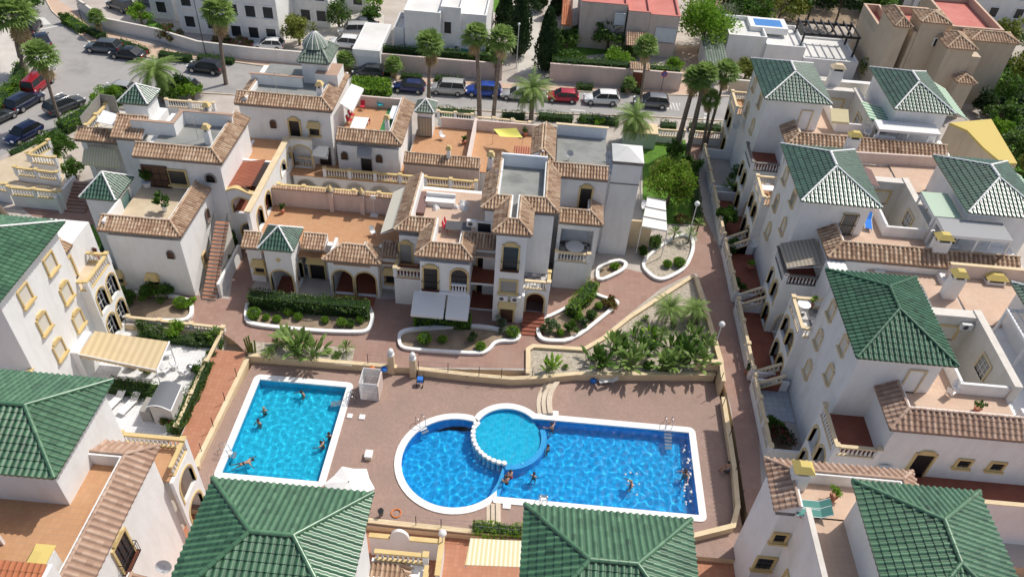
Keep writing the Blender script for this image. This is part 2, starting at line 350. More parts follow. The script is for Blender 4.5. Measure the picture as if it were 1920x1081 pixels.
def hip_roof(root, x0, x1, y0, y1, z, rise, mat, ridge='y', ins=None, cap=None, pitch=.345, fascia='white', name='roof', caprnd=None):
    """four tiled slopes to a ridge (ins = inset of the ridge ends) or a point"""
    W = x1-x0; D = y1-y0; mb = MB(); cap = cap or mat
    if ridge == 'y':
        i0, i1 = ins if ins else (W/2, W/2)
        i0 = min(i0, D/2); i1 = min(i1, D/2); a0 = Vector(((x0+x1)/2, y0+i0, z+rise)); a1 = Vector(((x0+x1)/2, y1-i1, z+rise)); hw = W/2
        tile_face(mb, (x0, y0, z), (x1, y0, z), (0, 1), i0, rise, hw/i0, hw/i0, mat, pitch)
        tile_face(mb, (x1, y1, z), (x0, y1, z), (0, -1), i1, rise, hw/i1, hw/i1, mat, pitch)
        tile_face(mb, (x1, y0, z), (x1, y1, z), (-1, 0), hw, rise, i0/hw, i1/hw, mat, pitch)
        tile_face(mb, (x0, y1, z), (x0, y0, z), (1, 0), hw, rise, i1/hw, i0/hw, mat, pitch)
        hips = [((x0, y0, z), a0), ((x1, y0, z), a0), ((x0, y1, z), a1), ((x1, y1, z), a1)]
    else:
        i0, i1 = ins if ins else (D/2, D/2)
        i0 = min(i0, W/2); i1 = min(i1, W/2); a0 = Vector((x0+i0, (y0+y1)/2, z+rise)); a1 = Vector((x1-i1, (y0+y1)/2, z+rise)); hd = D/2
        tile_face(mb, (x0, y1, z), (x0, y0, z), (1, 0), i0, rise, hd/i0, hd/i0, mat, pitch)
        tile_face(mb, (x1, y0, z), (x1, y1, z), (-1, 0), i1, rise, hd/i1, hd/i1, mat, pitch)
        tile_face(mb, (x0, y0, z), (x1, y0, z), (0, 1), hd, rise, i0/hd, i1/hd, mat, pitch)
        tile_face(mb, (x1, y1, z), (x0, y1, z), (0, -1), hd, rise, i1/hd, i0/hd, mat, pitch)
        hips = [((x0, y0, z), a0), ((x0, y1, z), a0), ((x1, y0, z), a1), ((x1, y1, z), a1)]
    r = mb.build(name, root)
    m2 = MB()
    for p, q in hips: ridge_cap(m2, Vector(p)+Vector((0, 0, .08)), Vector(q)+Vector((0, 0, .08)), cap, .08 if cap == 'coping' else .12, rnd=caprnd)
    if (a1-a0).length > .2: ridge_cap(m2, a0+Vector((0, 0, .08)), a1+Vector((0, 0, .08)), cap, rnd=caprnd)
    m2.build('ridge_cap', r)
    m3 = MB(); m3.box(x0+.12, x1-.12, y0+.12, y1-.12, z-.22, z-.035, fascia); m3.build('eave', r)
    return r
def tile_band(root, pts, z, run, rise, mat='tile_brown', pitch=.27, back=.22, down=None, wallmat='white', name='roof', ends=(0, 0), fascia='trim_shade_grey'):
    """strip of tiled roof along an eave polyline (roof rises to the LEFT of travel direction reversed: inner side is left).
    behind the top edge stands a low parapet down to `down`"""
    mb = MB(); caps = MB(); fa = MB(); par = MB(); n = len(pts)
    P = [Vector((p[0], p[1], z)) for p in pts]
    D = [(P[i+1]-P[i]).normalized() for i in range(n-1)]
    N = [Vector((-d.y, d.x, 0)) for d in D]
    def miter(i):
        if i == 0: return N[0]
        if i == n-1: return N[-1]
        a, b = N[i-1], N[i]; s_ = a+b; return s_/(s_.dot(a))
    for i in range(n-1):
        ta = ends[0] if i == 0 else miter(i).dot(D[i])
        tb = ends[1] if i == n-2 else -miter(i+1).dot(D[i])
        tile_face(mb, P[i], P[i+1], N[i], run, rise, ta, tb, mat, pitch)
    mi = [miter(i) for i in range(n)]
    if ends[0]: mi[0] = N[0]+D[0]*ends[0]
    if ends[1]: mi[-1] = N[-1]-D[-1]*ends[1]
    T = [P[i]+mi[i]*run+Vector((0, 0, rise+.05)) for i in range(n)]
    for i in range(1, n-1): ridge_cap(caps, P[i]+Vector((0, 0, .07)), T[i]+Vector((0, 0, .03)), mat, .11)
    if ends[0]: ridge_cap(caps, P[0]+Vector((0, 0, .07)), T[0]+Vector((0, 0, .03)), mat, .11)
    if ends[1]: ridge_cap(caps, P[-1]+Vector((0, 0, .07)), T[-1]+Vector((0, 0, .03)), mat, .11)
    for i in range(n-1): ridge_cap(caps, T[i], T[i+1], mat, .10, tl=.35)
    r = mb.build(name, root); caps.build('ridge_cap', r)
    for i in range(n-1):
        o = .10; q = [P[i]+mi[i]*o, P[i+1]+mi[i+1]*o, P[i+1]+mi[i+1]*(run), P[i]+mi[i]*(run)]
        fa.prism([(v.x, v.y) for v in q], z-.30, z-.035, fascia)  # grey band: shadow under the corbels put into the fascia colour
        zb = (down if down is not None else z-.1)
        q = [P[i]+mi[i]*(run-.02), P[i+1]+mi[i+1]*(run-.02), P[i+1]+mi[i+1]*(run+back), P[i]+mi[i]*(run+back)]
        par.prism([(v.x, v.y) for v in q], zb, z+rise+.02, wallmat)
        # fill under the slope ends
        for (a_, m_) in ((P[i], mi[i]), (P[i+1], mi[i+1])):
            e = a_+m_*run
            fa.face([a_, e, e+Vector((0, 0, rise))], wallmat)
    fa.build('eave', r); par.build('parapet', root)
    return r
# ---------------------------------------------------------------- openings, placed on a wall face
DIRS = {'S': (Vector((0, -1)), Vector((1, 0))), 'N': (Vector((0, 1)), Vector((-1, 0))), 'E': (Vector((1, 0)), Vector((0, 1))), 'W': (Vector((-1, 0)), Vector((0, -1)))}
def _fr(face):
    n, t = DIRS[face]
    return n, t, (lambda c, a, z, d: Vector((c[0]+t.x*a+n.x*d, c[1]+t.y*a+n.y*d, z)))
def arc_pts(w, h, arch, n=8):
    """outline of an opening of width w, height h, bottom at 0, centred"""
    if not arch: return [(-w/2, 0), (w/2, 0), (w/2, h), (-w/2, h)]
    r = w/2; s = max(.1, h-r)
    return [(-w/2, 0), (w/2, 0)]+[(r*cos(pi*i/n), s+(h-s)*sin(pi*i/n)) for i in range(n+1)]
def opening(root, face, x, y, zc, w=1.0, h=1.2, arch=False, frame='ochre', pane='blind', fw=.14, sill=True, hood=None, name='window', bars=False, balc=False, grille=False):
    """a window or door on a wall face at (x,y); zc is the bottom of the opening"""
    n, t, Q = _fr(face); c = (x, y); mb = MB()
    ip = arc_pts(w, h, arch); op = []
    if arch:
        op = [(-w/2-fw, -(fw if sill else 0)), (w/2+fw, -(fw if sill else 0))]+[((w/2+fw)*cos(pi*i/8), max(.1, h-w/2)+((h-max(.1, h-w/2))+fw)*sin(pi*i/8)) for i in range(9)]
    else: op = [(-w/2-fw, -(fw if sill else 0)), (w/2+fw, -(fw if sill else 0)), (w/2+fw, h+fw), (-w/2-fw, h+fw)]
    k = len(ip); d = .13
    for i in range(k):
        j = (i+1) % k; a, b, a2, b2 = op[i], op[j], ip[i], ip[j]
        mb.face([Q(c, a[0], zc+a[1], d), Q(c, b[0], zc+b[1], d), Q(c, b2[0], zc+b2[1], d), Q(c, a2[0], zc+a2[1], d)], frame)
        mb.face([Q(c, a[0], zc+a[1], 0), Q(c, b[0], zc+b[1], 0), Q(c, b[0], zc+b[1], d), Q(c, a[0], zc+a[1], d)], frame)
        mb.face([Q(c, b2[0], zc+b2[1], 0), Q(c, a2[0], zc+a2[1], 0), Q(c, a2[0], zc+a2[1], d), Q(c, b2[0], zc+b2[1], d)], frame)
    if hood == 'arc':
        pts = [(-w*.42, h+fw-.01), (w*.42, h+fw-.01), (w*.42, h+fw+.14), (w*.22, h+fw+.30), (-w*.22, h+fw+.30), (-w*.42, h+fw+.14)]
        fr_ = [Q(c, a, zc+b, d+.03) for a, b in pts]; bk_ = [Q(c, a, zc+b, 0) for a, b in pts]
        mb.face(fr_, frame)
        for i in range(6): mb.face([bk_[i], bk_[(i+1) % 6], fr_[(i+1) % 6], fr_[i]], frame)
    o = mb.build(name, root)
    p = MB(); p.face([Q(c, a, zc+b, .03) for a, b in ip], pane)
    if bars:
        for a in (-w/6, w/6): p.obox(Q(c, a, 0, .06), t, n, .025, .02, zc, zc+h*(.9 if not arch else .85), 'whitepaint' if bars == 'w' else 'iron')
        for b in (.33, .66): p.obox(Q(c, 0, 0, .06), t, n, w/2, .02, zc+h*b-.02, zc+h*b+.02, 'whitepaint' if bars == 'w' else 'iron')
    p.build('pane', o)
    if sill:
        s_ = MB(); s_.obox(Q(c, 0, 0, .12), t, n, w/2+fw+.08, .125, zc-fw-.1, zc-fw+.06, frame); s_.build('sill', o)
    if hood == 'canopy' or hood == 'canopy_b':
        hm = MB(); col = 'ochre' if hood == 'canopy' else 'yellowroof'; W = w/2+fw+.12; zt = zc+h+fw+.35; zb = zc+h-.12
        A = [Q(c, -W*.75, zt, .02), Q(c, W*.75, zt, .02), Q(c, W*.75, zt, .25), Q(c, -W*.75, zt, .25)]
        B_ = [Q(c, -W, zb, .02), Q(c, W, zb, .02), Q(c, W, zb, .55), Q(c, -W, zb, .55)]
        hm.face(A, col); hm.face([B_[3], B_[2], A[2], A[3]], col); hm.face([B_[0], B_[3], A[3], A[0]], col); hm.face([B_[2], B_[1], A[1], A[2]], col)
        hm.face([B_[i] for i in (3, 2, 1, 0)], 'trim_shade_grey')
        hm.build('hood', o)
    if grille or balc:
        g = MB(); hh = 1.0 if balc else h; dd = .35 if balc else .2; m_ = 'iron'
        for z_ in ((0, hh) if balc else (.1, hh*.5, hh)):
            g.obox(Q(c, 0, 0, dd), t, n, w/2+.15, .02, zc+z_-.02, zc+z_+.02, m_)
            for sgn in (-1, 1): g.obox(Q(c, sgn*(w/2+.15), 0, dd/2), t, n, .02, dd/2, zc+z_-.02, zc+z_+.02, m_)
        nb = int((w+.3)/.14)
        for i in range(nb+1): g.obox(Q(c, -w/2-.15+(w+.3)*i/nb, 0, dd), t, n, .012, .012, zc, zc+hh, m_)
        if balc: g.obox(Q(c, 0, 0, dd/2), t, n, w/2+.15, dd/2, zc-.08, zc-.02, 'terra_dark')
        g.build('balconet' if balc else 'grille', o)
    return o
def arch_wall(root, face, p, L, z0, z1, ops, th=.25, mat='white', frame='ochre', name='arcade_wall', n=8):
    """wall starting at p running L metres along the tangent, ops=[(centre, width, bottom, top)] arched openings (real holes)"""
    nn, t, Q = _fr(face); mb = MB(); fr = MB()
    cuts = [0.0]
    for (c, w, zb, zt) in ops:
        cuts += [c-w/2*cos(pi*i/n) for i in range(n+1)]
    cuts.append(L); cuts = sorted(cuts); cuts = [c for i, c in enumerate(cuts) if i == 0 or c-cuts[i-1] > 1e-4]
    def inside(u):
        return sorted([o_ for o_ in ops if abs(u-o_[0]) < o_[1]/2], key=lambda o_: o_[2])
    def top(o_, u):
        c, w, zb, zt = o_; r = w/2; q = max(0, 1-((u-c)/r)**2)**.5; s = min(r, zt-zb); return zt-s+s*q
    def slab(a, b, zl_a, zl_b, zh):
        v = [Q(p, a, zl_a, -th), Q(p, b, zl_b, -th), Q(p, b, zh, -th), Q(p, a, zh, -th), Q(p, a, zl_a, 0), Q(p, b, zl_b, 0), Q(p, b, zh, 0), Q(p, a, zh, 0)]
        for q in ((4, 5, 6, 7), (1, 0, 3, 2), (0, 1, 5, 4), (7, 6, 2, 3), (5, 1, 2, 6), (0, 4, 7, 3)): mb.face([v[i] for i in q], mat)
    for a, b in zip(cuts, cuts[1:]):
        if b-a < 1e-4: continue
        o_ = inside((a+b)/2)
        ta = tb = z0
        for q in o_:
            if q[2] > z0+.01: slab(a, b, ta, tb, q[2])
            ta, tb = top(q, a), top(q, b)
        slab(a, b, ta, tb, z1)
    o = mb.build(name, root)
    if frame:
        for o_ in ops:
            fr = MB(); c, w, zb, zt = o_; m_ = 14; f = .13
            pin = [(c-w/2, zb)]+[(c-w/2*cos(pi*i/m_), top(o_, c-w/2*cos(pi*i/m_))) for i in range(m_+1)]+[(c+w/2, zb)]
            s = min(w/2, zt-zb)
            po = [(c-w/2-f, zb)]+[(c-(w/2+f)*cos(pi*i/m_), zt-s+(s+f)*sin(pi*i/m_)) for i in range(m_+1)]+[(c+w/2+f, zb)]
            for i in range(len(pin)-1):
                a, b, a2, b2 = po[i], po[i+1], pin[i], pin[i+1]
                fr.face([Q(p, a[0], a[1], .05), Q(p, a2[0], a2[1], .05), Q(p, b2[0], b2[1], .05), Q(p, b[0], b[1], .05)], frame)
                fr.face([Q(p, a[0], a[1], .0), Q(p, a[0], a[1], .05), Q(p, b[0], b[1], .05), Q(p, b[0], b[1], .0)], frame)
                fr.face([Q(p, a2[0], a2[1], .05), Q(p, a2[0], a2[1], -th-.004), Q(p, b2[0], b2[1], -th-.004), Q(p, b2[0], b2[1], .05)], frame)
            fr.build('arch_trim', o)
    return o
def balustrade(root, p, q, z, h=.95, rail='ochre_pale', bal='whitepaint', posts=True, sp=.28, name='balustrade', ends=(1, 1), every=2.6, z2=None, **kw):
    """rail, plinth and posts; the turned balusters are its child"""
    p = Vector(p[:2]); q = Vector(q[:2]); L = (q-p).length; t = (q-p)/L; n = Vector((-t.y, t.x)); z2 = z if z2 is None else z2
    mb = MB(); bm = MB()
    def bar(a, b, za, zb, hw, m_):
        nonlocal mb
        A = p+t*a; B = p+t*b; sa = z+(z2-z)*a/L; sb = z+(z2-z)*b/L
        v = [(*(A-n*hw), sa+za), (*(B-n*hw), sb+za), (*(B+n*hw), sb+za), (*(A+n*hw), sa+za), (*(A-n*hw), sa+zb), (*(B-n*hw), sb+zb), (*(B+n*hw), sb+zb), (*(A+n*hw), sa+zb)]
        for k in ((0, 1, 5, 4), (1, 2, 6, 5), (2, 3, 7, 6), (3, 0, 4, 7), (4, 5, 6, 7), (3, 2, 1, 0)): mb.face([v[i] for i in k], m_)
    bar(0, L, h-.14, h, .13, rail)
    posts = posts and (ends[0] or ends[1] or int(round(L/every)) > 1)
    if not posts: mb2 = MB(); mb, mb2 = mb2, mb; bar(0, L, 0, .10, .11, rail); mb, mb2 = mb2, mb
    else: bar(0, L, 0, .10, .11, rail)
    nseg = max(1, int(round(L/every)))
    if posts:
        for i in range(nseg+1):
            if (i == 0 and not ends[0]) or (i == nseg and not ends[1]): continue
            s_ = L*i/nseg; c = p+t*s_; zz = z+(z2-z)*s_/L
            mb.obox(c, t, n, .15, .15, zz, zz+h+.03, bal); mb.obox(c, t, n, .19, .19, zz+h+.03, zz+h+.13, rail)
    nb = max(1, int(L/sp))
    for i in range(nb):
        s_ = (i+.5)*L/nb; c = p+t*s_; zz = z+(z2-z)*s_/L
        bm.lathe((c.x, c.y, zz+.1), [(.05, 0), (.085, (h-.24)*.3), (.04, (h-.24)*.62), (.06, h-.24)], bal, 5)
    o = mb.build(name, root, **kw); bm.build('balusters', o)
    if not posts: mb2.build('plinth', o)
    return o
def chimney(root, x, y, z0, z1, w=.8, cap='ochre', d=None):
    mb = MB(); d = d or w; mb.box(x-w/2, x+w/2, y-d/2, y+d/2, z0, z1, 'white'); o = mb.build('chimney', root)
    c = MB(); W = w/2+.12; D = d/2+.12
    for sx in (-1, 1):
        for sy in (-1, 1): c.box(x+sx*(w/2-.1)-.07, x+sx*(w/2-.1)+.07, y+sy*(d/2-.1)-.07, y+sy*(d/2-.1)+.07, z1, z1+.3, 'white')
    c.box(x-w/2+.12, x+w/2-.12, y-d/2+.12, y+d/2-.12, z1, z1+.3, 'dark')
    zt = z1+.3
    v = [(x-W, y-D, zt), (x+W, y-D, zt), (x+W, y+D, zt), (x-W, y+D, zt)]
    t_ = [(x-W*.45, y-D*.45, zt+.38), (x+W*.45, y-D*.45, zt+.38), (x+W*.45, y+D*.45, zt+.38), (x-W*.45, y+D*.45, zt+.38)]
    for i in range(4): c.face([v[i], v[(i+1) % 4], t_[(i+1) % 4], t_[i]], cap)
    c.face(t_, cap); c.face(v[::-1], cap); c.build('chimney_cap', o)
    return o
def sheet(root, x0, x1, y0, y1, z, mat, name='terrace_floor'):
    mb = MB(); mb.box(x0, x1, y0, y1, z-.1, z+.006, mat); return mb.build(name, root)
def wallbox(root, x0, x1, y0, y1, z0, z1, mat='white', top=None, name='wall'):
    mb = MB(); mb.box(x0, x1, y0, y1, z0, z1, mat, top); return mb.build(name, root)
def parapet(root, pts, z0, z1, th=.22, mat='white', cop=None, name='parapet', closed=False):
    mb = MB(); P = [Vector(p[:2]) for p in pts]
    if closed: P.append(P[0])
    for i, (a, b) in enumerate(zip(P, P[1:])):
        t = (b-a).normalized(); n = Vector((-t.y, t.x)); L = (b-a).length
        e = 0 if (i == 0 and not closed) else th/2
        c = (a+b)/2; mb.obox(c+t*(-e/2)*0, t, n, L/2+(th/2 if len(P) > 2 else 0)-.003*i, th/2+.0015*i, z0, z1-.002*i, mat)
        if cop: mb.obox(c, t, n, L/2+th/2+.02, th/2+.05+.0015*i, z1, z1+.06+.003*i, cop)
    return mb.build(name, root)
def stairs(mb, p, d, w, n, z0, dz, run, mat='paver', side=None):
    """flight rising from p in direction d"""
    p = Vector(p[:2]); d = Vector(d).normalized(); t = Vector((-d.y, d.x))
    for i in range(n):
        c = p+d*((i+.5)*run); mb.obox(c, t, d, w/2, run/2+.001*i, z0-.3 if dz > 0 else z0-2, z0+(i+1)*dz, mat)
def awning(name, label, pts_top, pts_bot, mat, group=None, valance=.22, root=None):
    """sloping fabric between a top edge and a bottom edge, real thickness, front valance"""
    a, b = map(Vector, pts_top); c, d = map(Vector, pts_bot)   # a-b top edge, c-d bottom edge (c under a)
    th = Vector((0, 0, .03)); mb = MB()
    mb.face([c, d, b, a], mat); mb.face([v-th for v in (a, b, d, c)], mat)
    for q in ((a, c), (c, d), (d, b), (b, a)): mb.face([q[0]-th, q[1]-th, q[1], q[0]], mat)
    n = 14
    for i in range(n):
        p = c.lerp(d, i/n); q = c.lerp(d, (i+1)/n); mid = (p+q)/2
        mb.face([p-th, q-th, q-th-Vector((0, 0, valance*.7)), mid-th-Vector((0, 0, valance)), p-th-Vector((0, 0, valance*.7))], mat)
    org = (a+b+c+d)/4
    if root is not None: o = mb.build('awning', root)
    else:
        o = thing(name, label, 'awning', org, group); mb.build('fabric', o)
    arm = MB()
    for u, v in ((a, c), (b, d)):
        arm.tube([u-Vector((0, 0, .35)), v-Vector((0, 0, .06))], .03, 'whitepaint', 5)
    arm.build('arm', o)
    return o
# ---------------------------------------------------------------- plants
def rdir(): 
    v = Vector((random.gauss(0, 1), random.gauss(0, 1), random.gauss(0, 1))); return v.normalized()
def leaf(mb, p, d, s, mat, rnd, wid=.55):
    u = d.cross(rdir()); 
    if u.length < 1e-3: return
    u = u.normalized()*s*wid; a = d*s
    mb.face([p-a*.5, p+u*.5, p+a*.6, p-u*.5], mat, rnd=rnd)
def foliage(mb, c, r, n, s, mat, clumps=14, squash=1.0, mat2=None, m2=0.0, hollow=.45):
    """leaf sized faces gathered in clumps through an uneven ellipsoid"""
    c = Vector(c); r = Vector(r) if not isinstance(r, (int, float)) else Vector((r, r, r))
    cl = []; n = int(n*1.7); s = s*1.12
    for i in range(clumps):
        d = rdir(); q = random.uniform(hollow, .88)
        if d.z < -.5: d.z *= .3
        cl.append((Vector((d.x*r.x*q, d.y*r.y*q, d.z*r.z*q)), random.uniform(.24, .46), random.gauss(.5, .16)))
    for i in range(n):
        cc, cs, cr_ = cl[i % clumps]
        d = rdir()*cs*random.random()**.4; p = c+cc+Vector((d.x*r.x, d.y*r.y, d.z*r.z))
        out = (p-c).normalized(); dd = (rdir()+out*.6+Vector((0, 0, .3))).normalized()
        m_ = mat2 if mat2 and random.random() < m2 else mat
        leaf(mb, p, dd, s*random.uniform(.6, 1.3), m_, min(1, max(0, cr_+random.gauss(0, .14))))
def tree(name, label, x, y, z, h, r, mat, n=900, s=.32, trunk=.16, crown_h=None, group='trees', mat2=None, m2=0, cat='tree', clumps=22, cz=None, limbs=5):
    o = thing(name, label, cat, (x, y, z), group); ch = crown_h or r*.85; zc = z+(cz if cz else h-ch)
    t = MB(); top = Vector((x+random.uniform(-.2, .2), y, zc-ch*.2)); t.tube([(x, y, z-.2), (x+.05, y, z+(zc-z)*.5), top], [trunk*1.25, trunk, trunk*.7], 'bark', 7)
    for i in range(limbs):
        a = 2*pi*i/limbs+random.random(); e = Vector((x+cos(a)*r*.6, y+sin(a)*r*.6, zc+ch*random.uniform(0, .5)))
        t.tube([top-Vector((0, 0, .3)), top.lerp(e, .5)+Vector((0, 0, .15)), e], [trunk*.6, trunk*.4, trunk*.15], 'bark', 5)
    t.build('trunk', o)
    c = MB(); foliage(c, (x, y, zc), (r, r, ch), n, s, mat, clumps, mat2=mat2, m2=m2); c.build('crown', o)
    return o
def bush(name, label, x, y, z, r, h, mat, n=260, s=.16, group='shrubs', cat='shrub', round_=False, mat2=None, m2=0, ry=None):
    o = thing(name, label, cat, (x, y, z), group)
    t = MB(); 
    for i in range(4):
        a = random.random()*6.3; t.tube([(x, y, z-.05), (x+cos(a)*r*.4, y+sin(a)*r*.4, z+h*.6)], [.035, .015], 'bark', 4)
    t.build('stem', o); c = MB()
    if round_:
        m = MB()
        for i in range(n):
            d = rdir(); d.z = abs(d.z) if random.random() < .75 else d.z
            q = random.uniform(.86, 1.03); p = Vector((x+d.x*r*q, y+d.y*r*q, z+h*.5+d.z*h*.5*q))
            leaf(c, p, (d+rdir()*.9).normalized(), s*random.uniform(.7, 1.2), mat, min(1, max(0, random.gauss(.5, .2))))
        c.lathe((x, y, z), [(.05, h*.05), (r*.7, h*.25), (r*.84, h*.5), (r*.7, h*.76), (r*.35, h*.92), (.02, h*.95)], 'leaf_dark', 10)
    else: foliage(c, (x, y, z+h*.5), (r, ry or r, h*.55), n, s, mat, 9, mat2=mat2, m2=m2, hollow=.2)
    c.build('crown', o); return o
def hedge(name, label, p, q, z, w, h, mat='leaf', dens=70, s=.17, group='hedges', mat2=None, m2=0, uneven=.22):
    p = Vector(p[:2]); q = Vector(q[:2]); L = (q-p).length; t = (q-p)/L; n = Vector((-t.y, t.x)); mid = (p+q)/2
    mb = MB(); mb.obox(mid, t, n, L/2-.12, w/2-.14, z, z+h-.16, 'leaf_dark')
    area = L*(w+2*h)+2*w*h
    for i in range(int(area*dens)):
        a = random.uniform(-L/2, L/2); k = random.random()*(w+2*h)
        nz = noise.noise(Vector((p.x+a*.9, p.y, k)))*uneven*2
        if k < h: b = -w/2-nz; c_ = k; d = Vector((-n.x, -n.y, .2))
        elif k < h+w: b = k-h-w/2; c_ = h+nz; d = Vector((0, 0, 1))
        else: b = w/2+nz; c_ = k-h-w; d = Vector((n.x, n.y, .2))
        if random.random() < .06: a = (L/2-.05)*random.choice((-1, 1)); b = random.uniform(-w/2, w/2); c_ = random.uniform(0, h)
        pt = mid+t*a+n*b
        leaf(mb, Vector((pt.x, pt.y, z+c_+random.uniform(-.06, .06))), (d+rdir()*.9).normalized(), s*random.uniform(.6, 1.3), mat2 if mat2 and random.random() < m2 else mat, min(1, max(0, random.gauss(.5, .17)+noise.noise(Vector((pt.x*.8, pt.y*.8, c_)))*.5)))
    return mb.build(name, None, org=(mid.x, mid.y, z), label=label, category='hedge', group=group)
def frond(mb, base, az, el, L, mat, curl=1.0, nl=22, lw=.05, ll=.5, rnd=.5):
    d = Vector((cos(az), sin(az), 0)); p = Vector(base); e = el; pts = [p.copy()]; N = 8
    for i in range(N):
        e -= curl*1.5/N; p = p+(d*cos(e)+Vector((0, 0, sin(e))))*(L/N); pts.append(p.copy())
    side = Vector((-sin(az), cos(az), 0))
    mb.tube(pts, [.035*(1-i/(N+1)) for i in range(N+1)], mat, 3, cap=False)
    for i in range(nl):
        f = (i+1)/nl*N; k = min(N-1, int(f)); q = pts[k].lerp(pts[k+1], min(1, f-k)); ax = (pts[k+1]-pts[k]).normalized()
        l_ = ll*(sin(pi*min(1, (.15+.85*(i+1)/nl)))*.75+.3)
        for s_ in (-1, 1):
            dd = (side*s_*.95+ax*.55+Vector((0, 0, -.35+.1*random.random()))).normalized()
            a = q+dd*l_; wv = ax*lw
            mb.face([q-wv, q+wv, a], mat, rnd=min(1, max(0, rnd+random.gauss(0, .12))))
def date_crown(mb, c, L, n, mat='leaf_palm', ll=.55):
    for i in range(n):
        k = i/n; az = i*2.4+random.uniform(-.2, .2); el = 1.35-k*1.7; frond(mb, c, az, el, L*random.uniform(.85, 1.08), mat, curl=random.uniform(.75, 1.15), ll=ll, rnd=.78-k*.45)
def fan_leaf(mb, base, az, el, L, R, mat, rnd):
    d = Vector((cos(az)*cos(el), sin(az)*cos(el), sin(el))); p = Vector(base); c = p+d*L; side = Vector((-sin(az), cos(az), 0)); up = side.cross(d)
    mb.tube([p, c], .02, mat, 3, cap=False)
    n = 13
    for i in range(n):
        a = (i/(n-1)-.5)*4.2; dd = d*cos(a)+side*sin(a); dd = (dd+up*.12*random.uniform(-1, 1)).normalized()
        tip = c+dd*R*random.uniform(.85, 1.1); m_ = c+dd*R*.55; wv = (side*cos(a)-d*sin(a))*R*.10
        tip = tip+Vector((0, 0, -R*.28*random.uniform(.5, 1.2)))
        mb.face([c, m_+wv, tip, m_-wv], mat, rnd=min(1, max(0, rnd+random.gauss(0, .1))))
def fan_crown(mb, c, n, L=.9, R=.75, mat='leaf_palm', dead=0):
    for i in range(n):
        k = i/n; fan_leaf(mb, c, i*2.4, 1.4-k*1.9, L*random.uniform(.8, 1.15), R*random.uniform(.85, 1.1), mat, .8-k*.4)
    for i in range(dead):
        b = Vector(c)+Vector((0, 0, -.2-.9*random.random())); fan_leaf(mb, b, random.random()*6.3, random.uniform(-1.4, -.9), L*.7, R*.8, 'leaf_straw', random.random())
def palm_proto(kind, h, lean=(0, 0), name=None, seed=1):
    random.seed(seed)
    o = thing(name or ('fan_palm' if kind == 'fan' else 'date_palm'), '', 'palm tree', (0, 0, 0)); t = MB(); N = 9
    pts = []; rr = []
    for i in range(N+1):
        k = i/N; pts.append(Vector((lean[0]*k*k, lean[1]*k*k, h*k-.2*(i == 0)))); rr.append((.30-.13*k if kind == 'fan' else .30-.03*k)*(1.15 if i == 0 else 1)*random.uniform(.94, 1.06))
    t.tube(pts, rr, 'bark_palm', 9); t.build('trunk', o); c = MB(); top = pts[-1]
    if kind == 'fan': fan_crown(c, top, 42, 1.0, .85, dead=26)
    else:
        date_crown(c, top, 2.7, 44)
    c.build('crown', o)
    if kind == 'date':
        s = MB(); s.lathe(tuple(top-Vector((0, 0, .7))), [(.28, 0), (.42, .35), (.38, .7), (.1, .85)], 'bark_palm', 9); s.build('crown_base', o)
    return o
def broadleaf(name, label, x, y, z, n=14, L=1.6, mat='leaf_palm', group='bird of paradise plants', seed=0):
    """clump of upright paddle leaves on long stalks"""
    o = thing(name, label, 'plant', (x, y, z), group); st = MB(); lv = MB(); n = int(n*1.7)
    for i in range(n):
        az = i*2.4+random.uniform(-.3, .3); el = random.uniform(.85, 1.5); d = Vector((cos(az)*cos(el), sin(az)*cos(el), sin(el))); b = Vector((x+random.uniform(-.35, .35), y+random.uniform(-.35, .35), z-.05))
        l_ = L*random.uniform(.4, .75); e = b+d*l_; st.tube([b, e], .025, mat, 4, cap=False)
        side = Vector((-sin(az), cos(az), 0)); q = e; rows = []; dd = d.copy(); wl = L*.085
        N = 5
        for k in range(N+1):
            wk = wl*sin(pi*min(1, .12+.88*k/N))**.8+.01; up = side.cross(dd)
            rows.append([q-side*wk+up*wk*.35, q, q+side*wk+up*wk*.35]); dd = (dd+Vector((0, 0, -.22))).normalized(); q = q+dd*(L*.55/N)
        lv.grid(rows, mat, rnd=min(1, max(0, random.gauss(.5, .22))))
    st.build('stalks', o); lv.build('leaves', o); return o
def spiky(name, label, x, y, z, n=40, L=.8, mat='leaf_palm', group='spiky garden plants', h=0):
    o = thing(name, label, 'plant', (x, y, z), group)
    if h: t = MB(); t.tube([(x, y, z-.05), (x, y, z+h)], [.09, .07], 'bark_palm', 6); t.build('trunk', o)
    c = MB()
    for i in range(n):
        az = i*2.4; el = random.uniform(-.15, 1.5); d = Vector((cos(az)*cos(el), sin(az)*cos(el), sin(el))); b = Vector((x, y, z+h)); side = Vector((-sin(az), cos(az), 0))*.045
        m_ = b+d*L*.55; t_ = b+d*L+Vector((0, 0, -L*.2)); r_ = min(1, max(0, random.gauss(.55, .2)))
        c.face([b, m_+side, t_, m_-side], mat, rnd=r_)
    c.build('leaves', o); return o
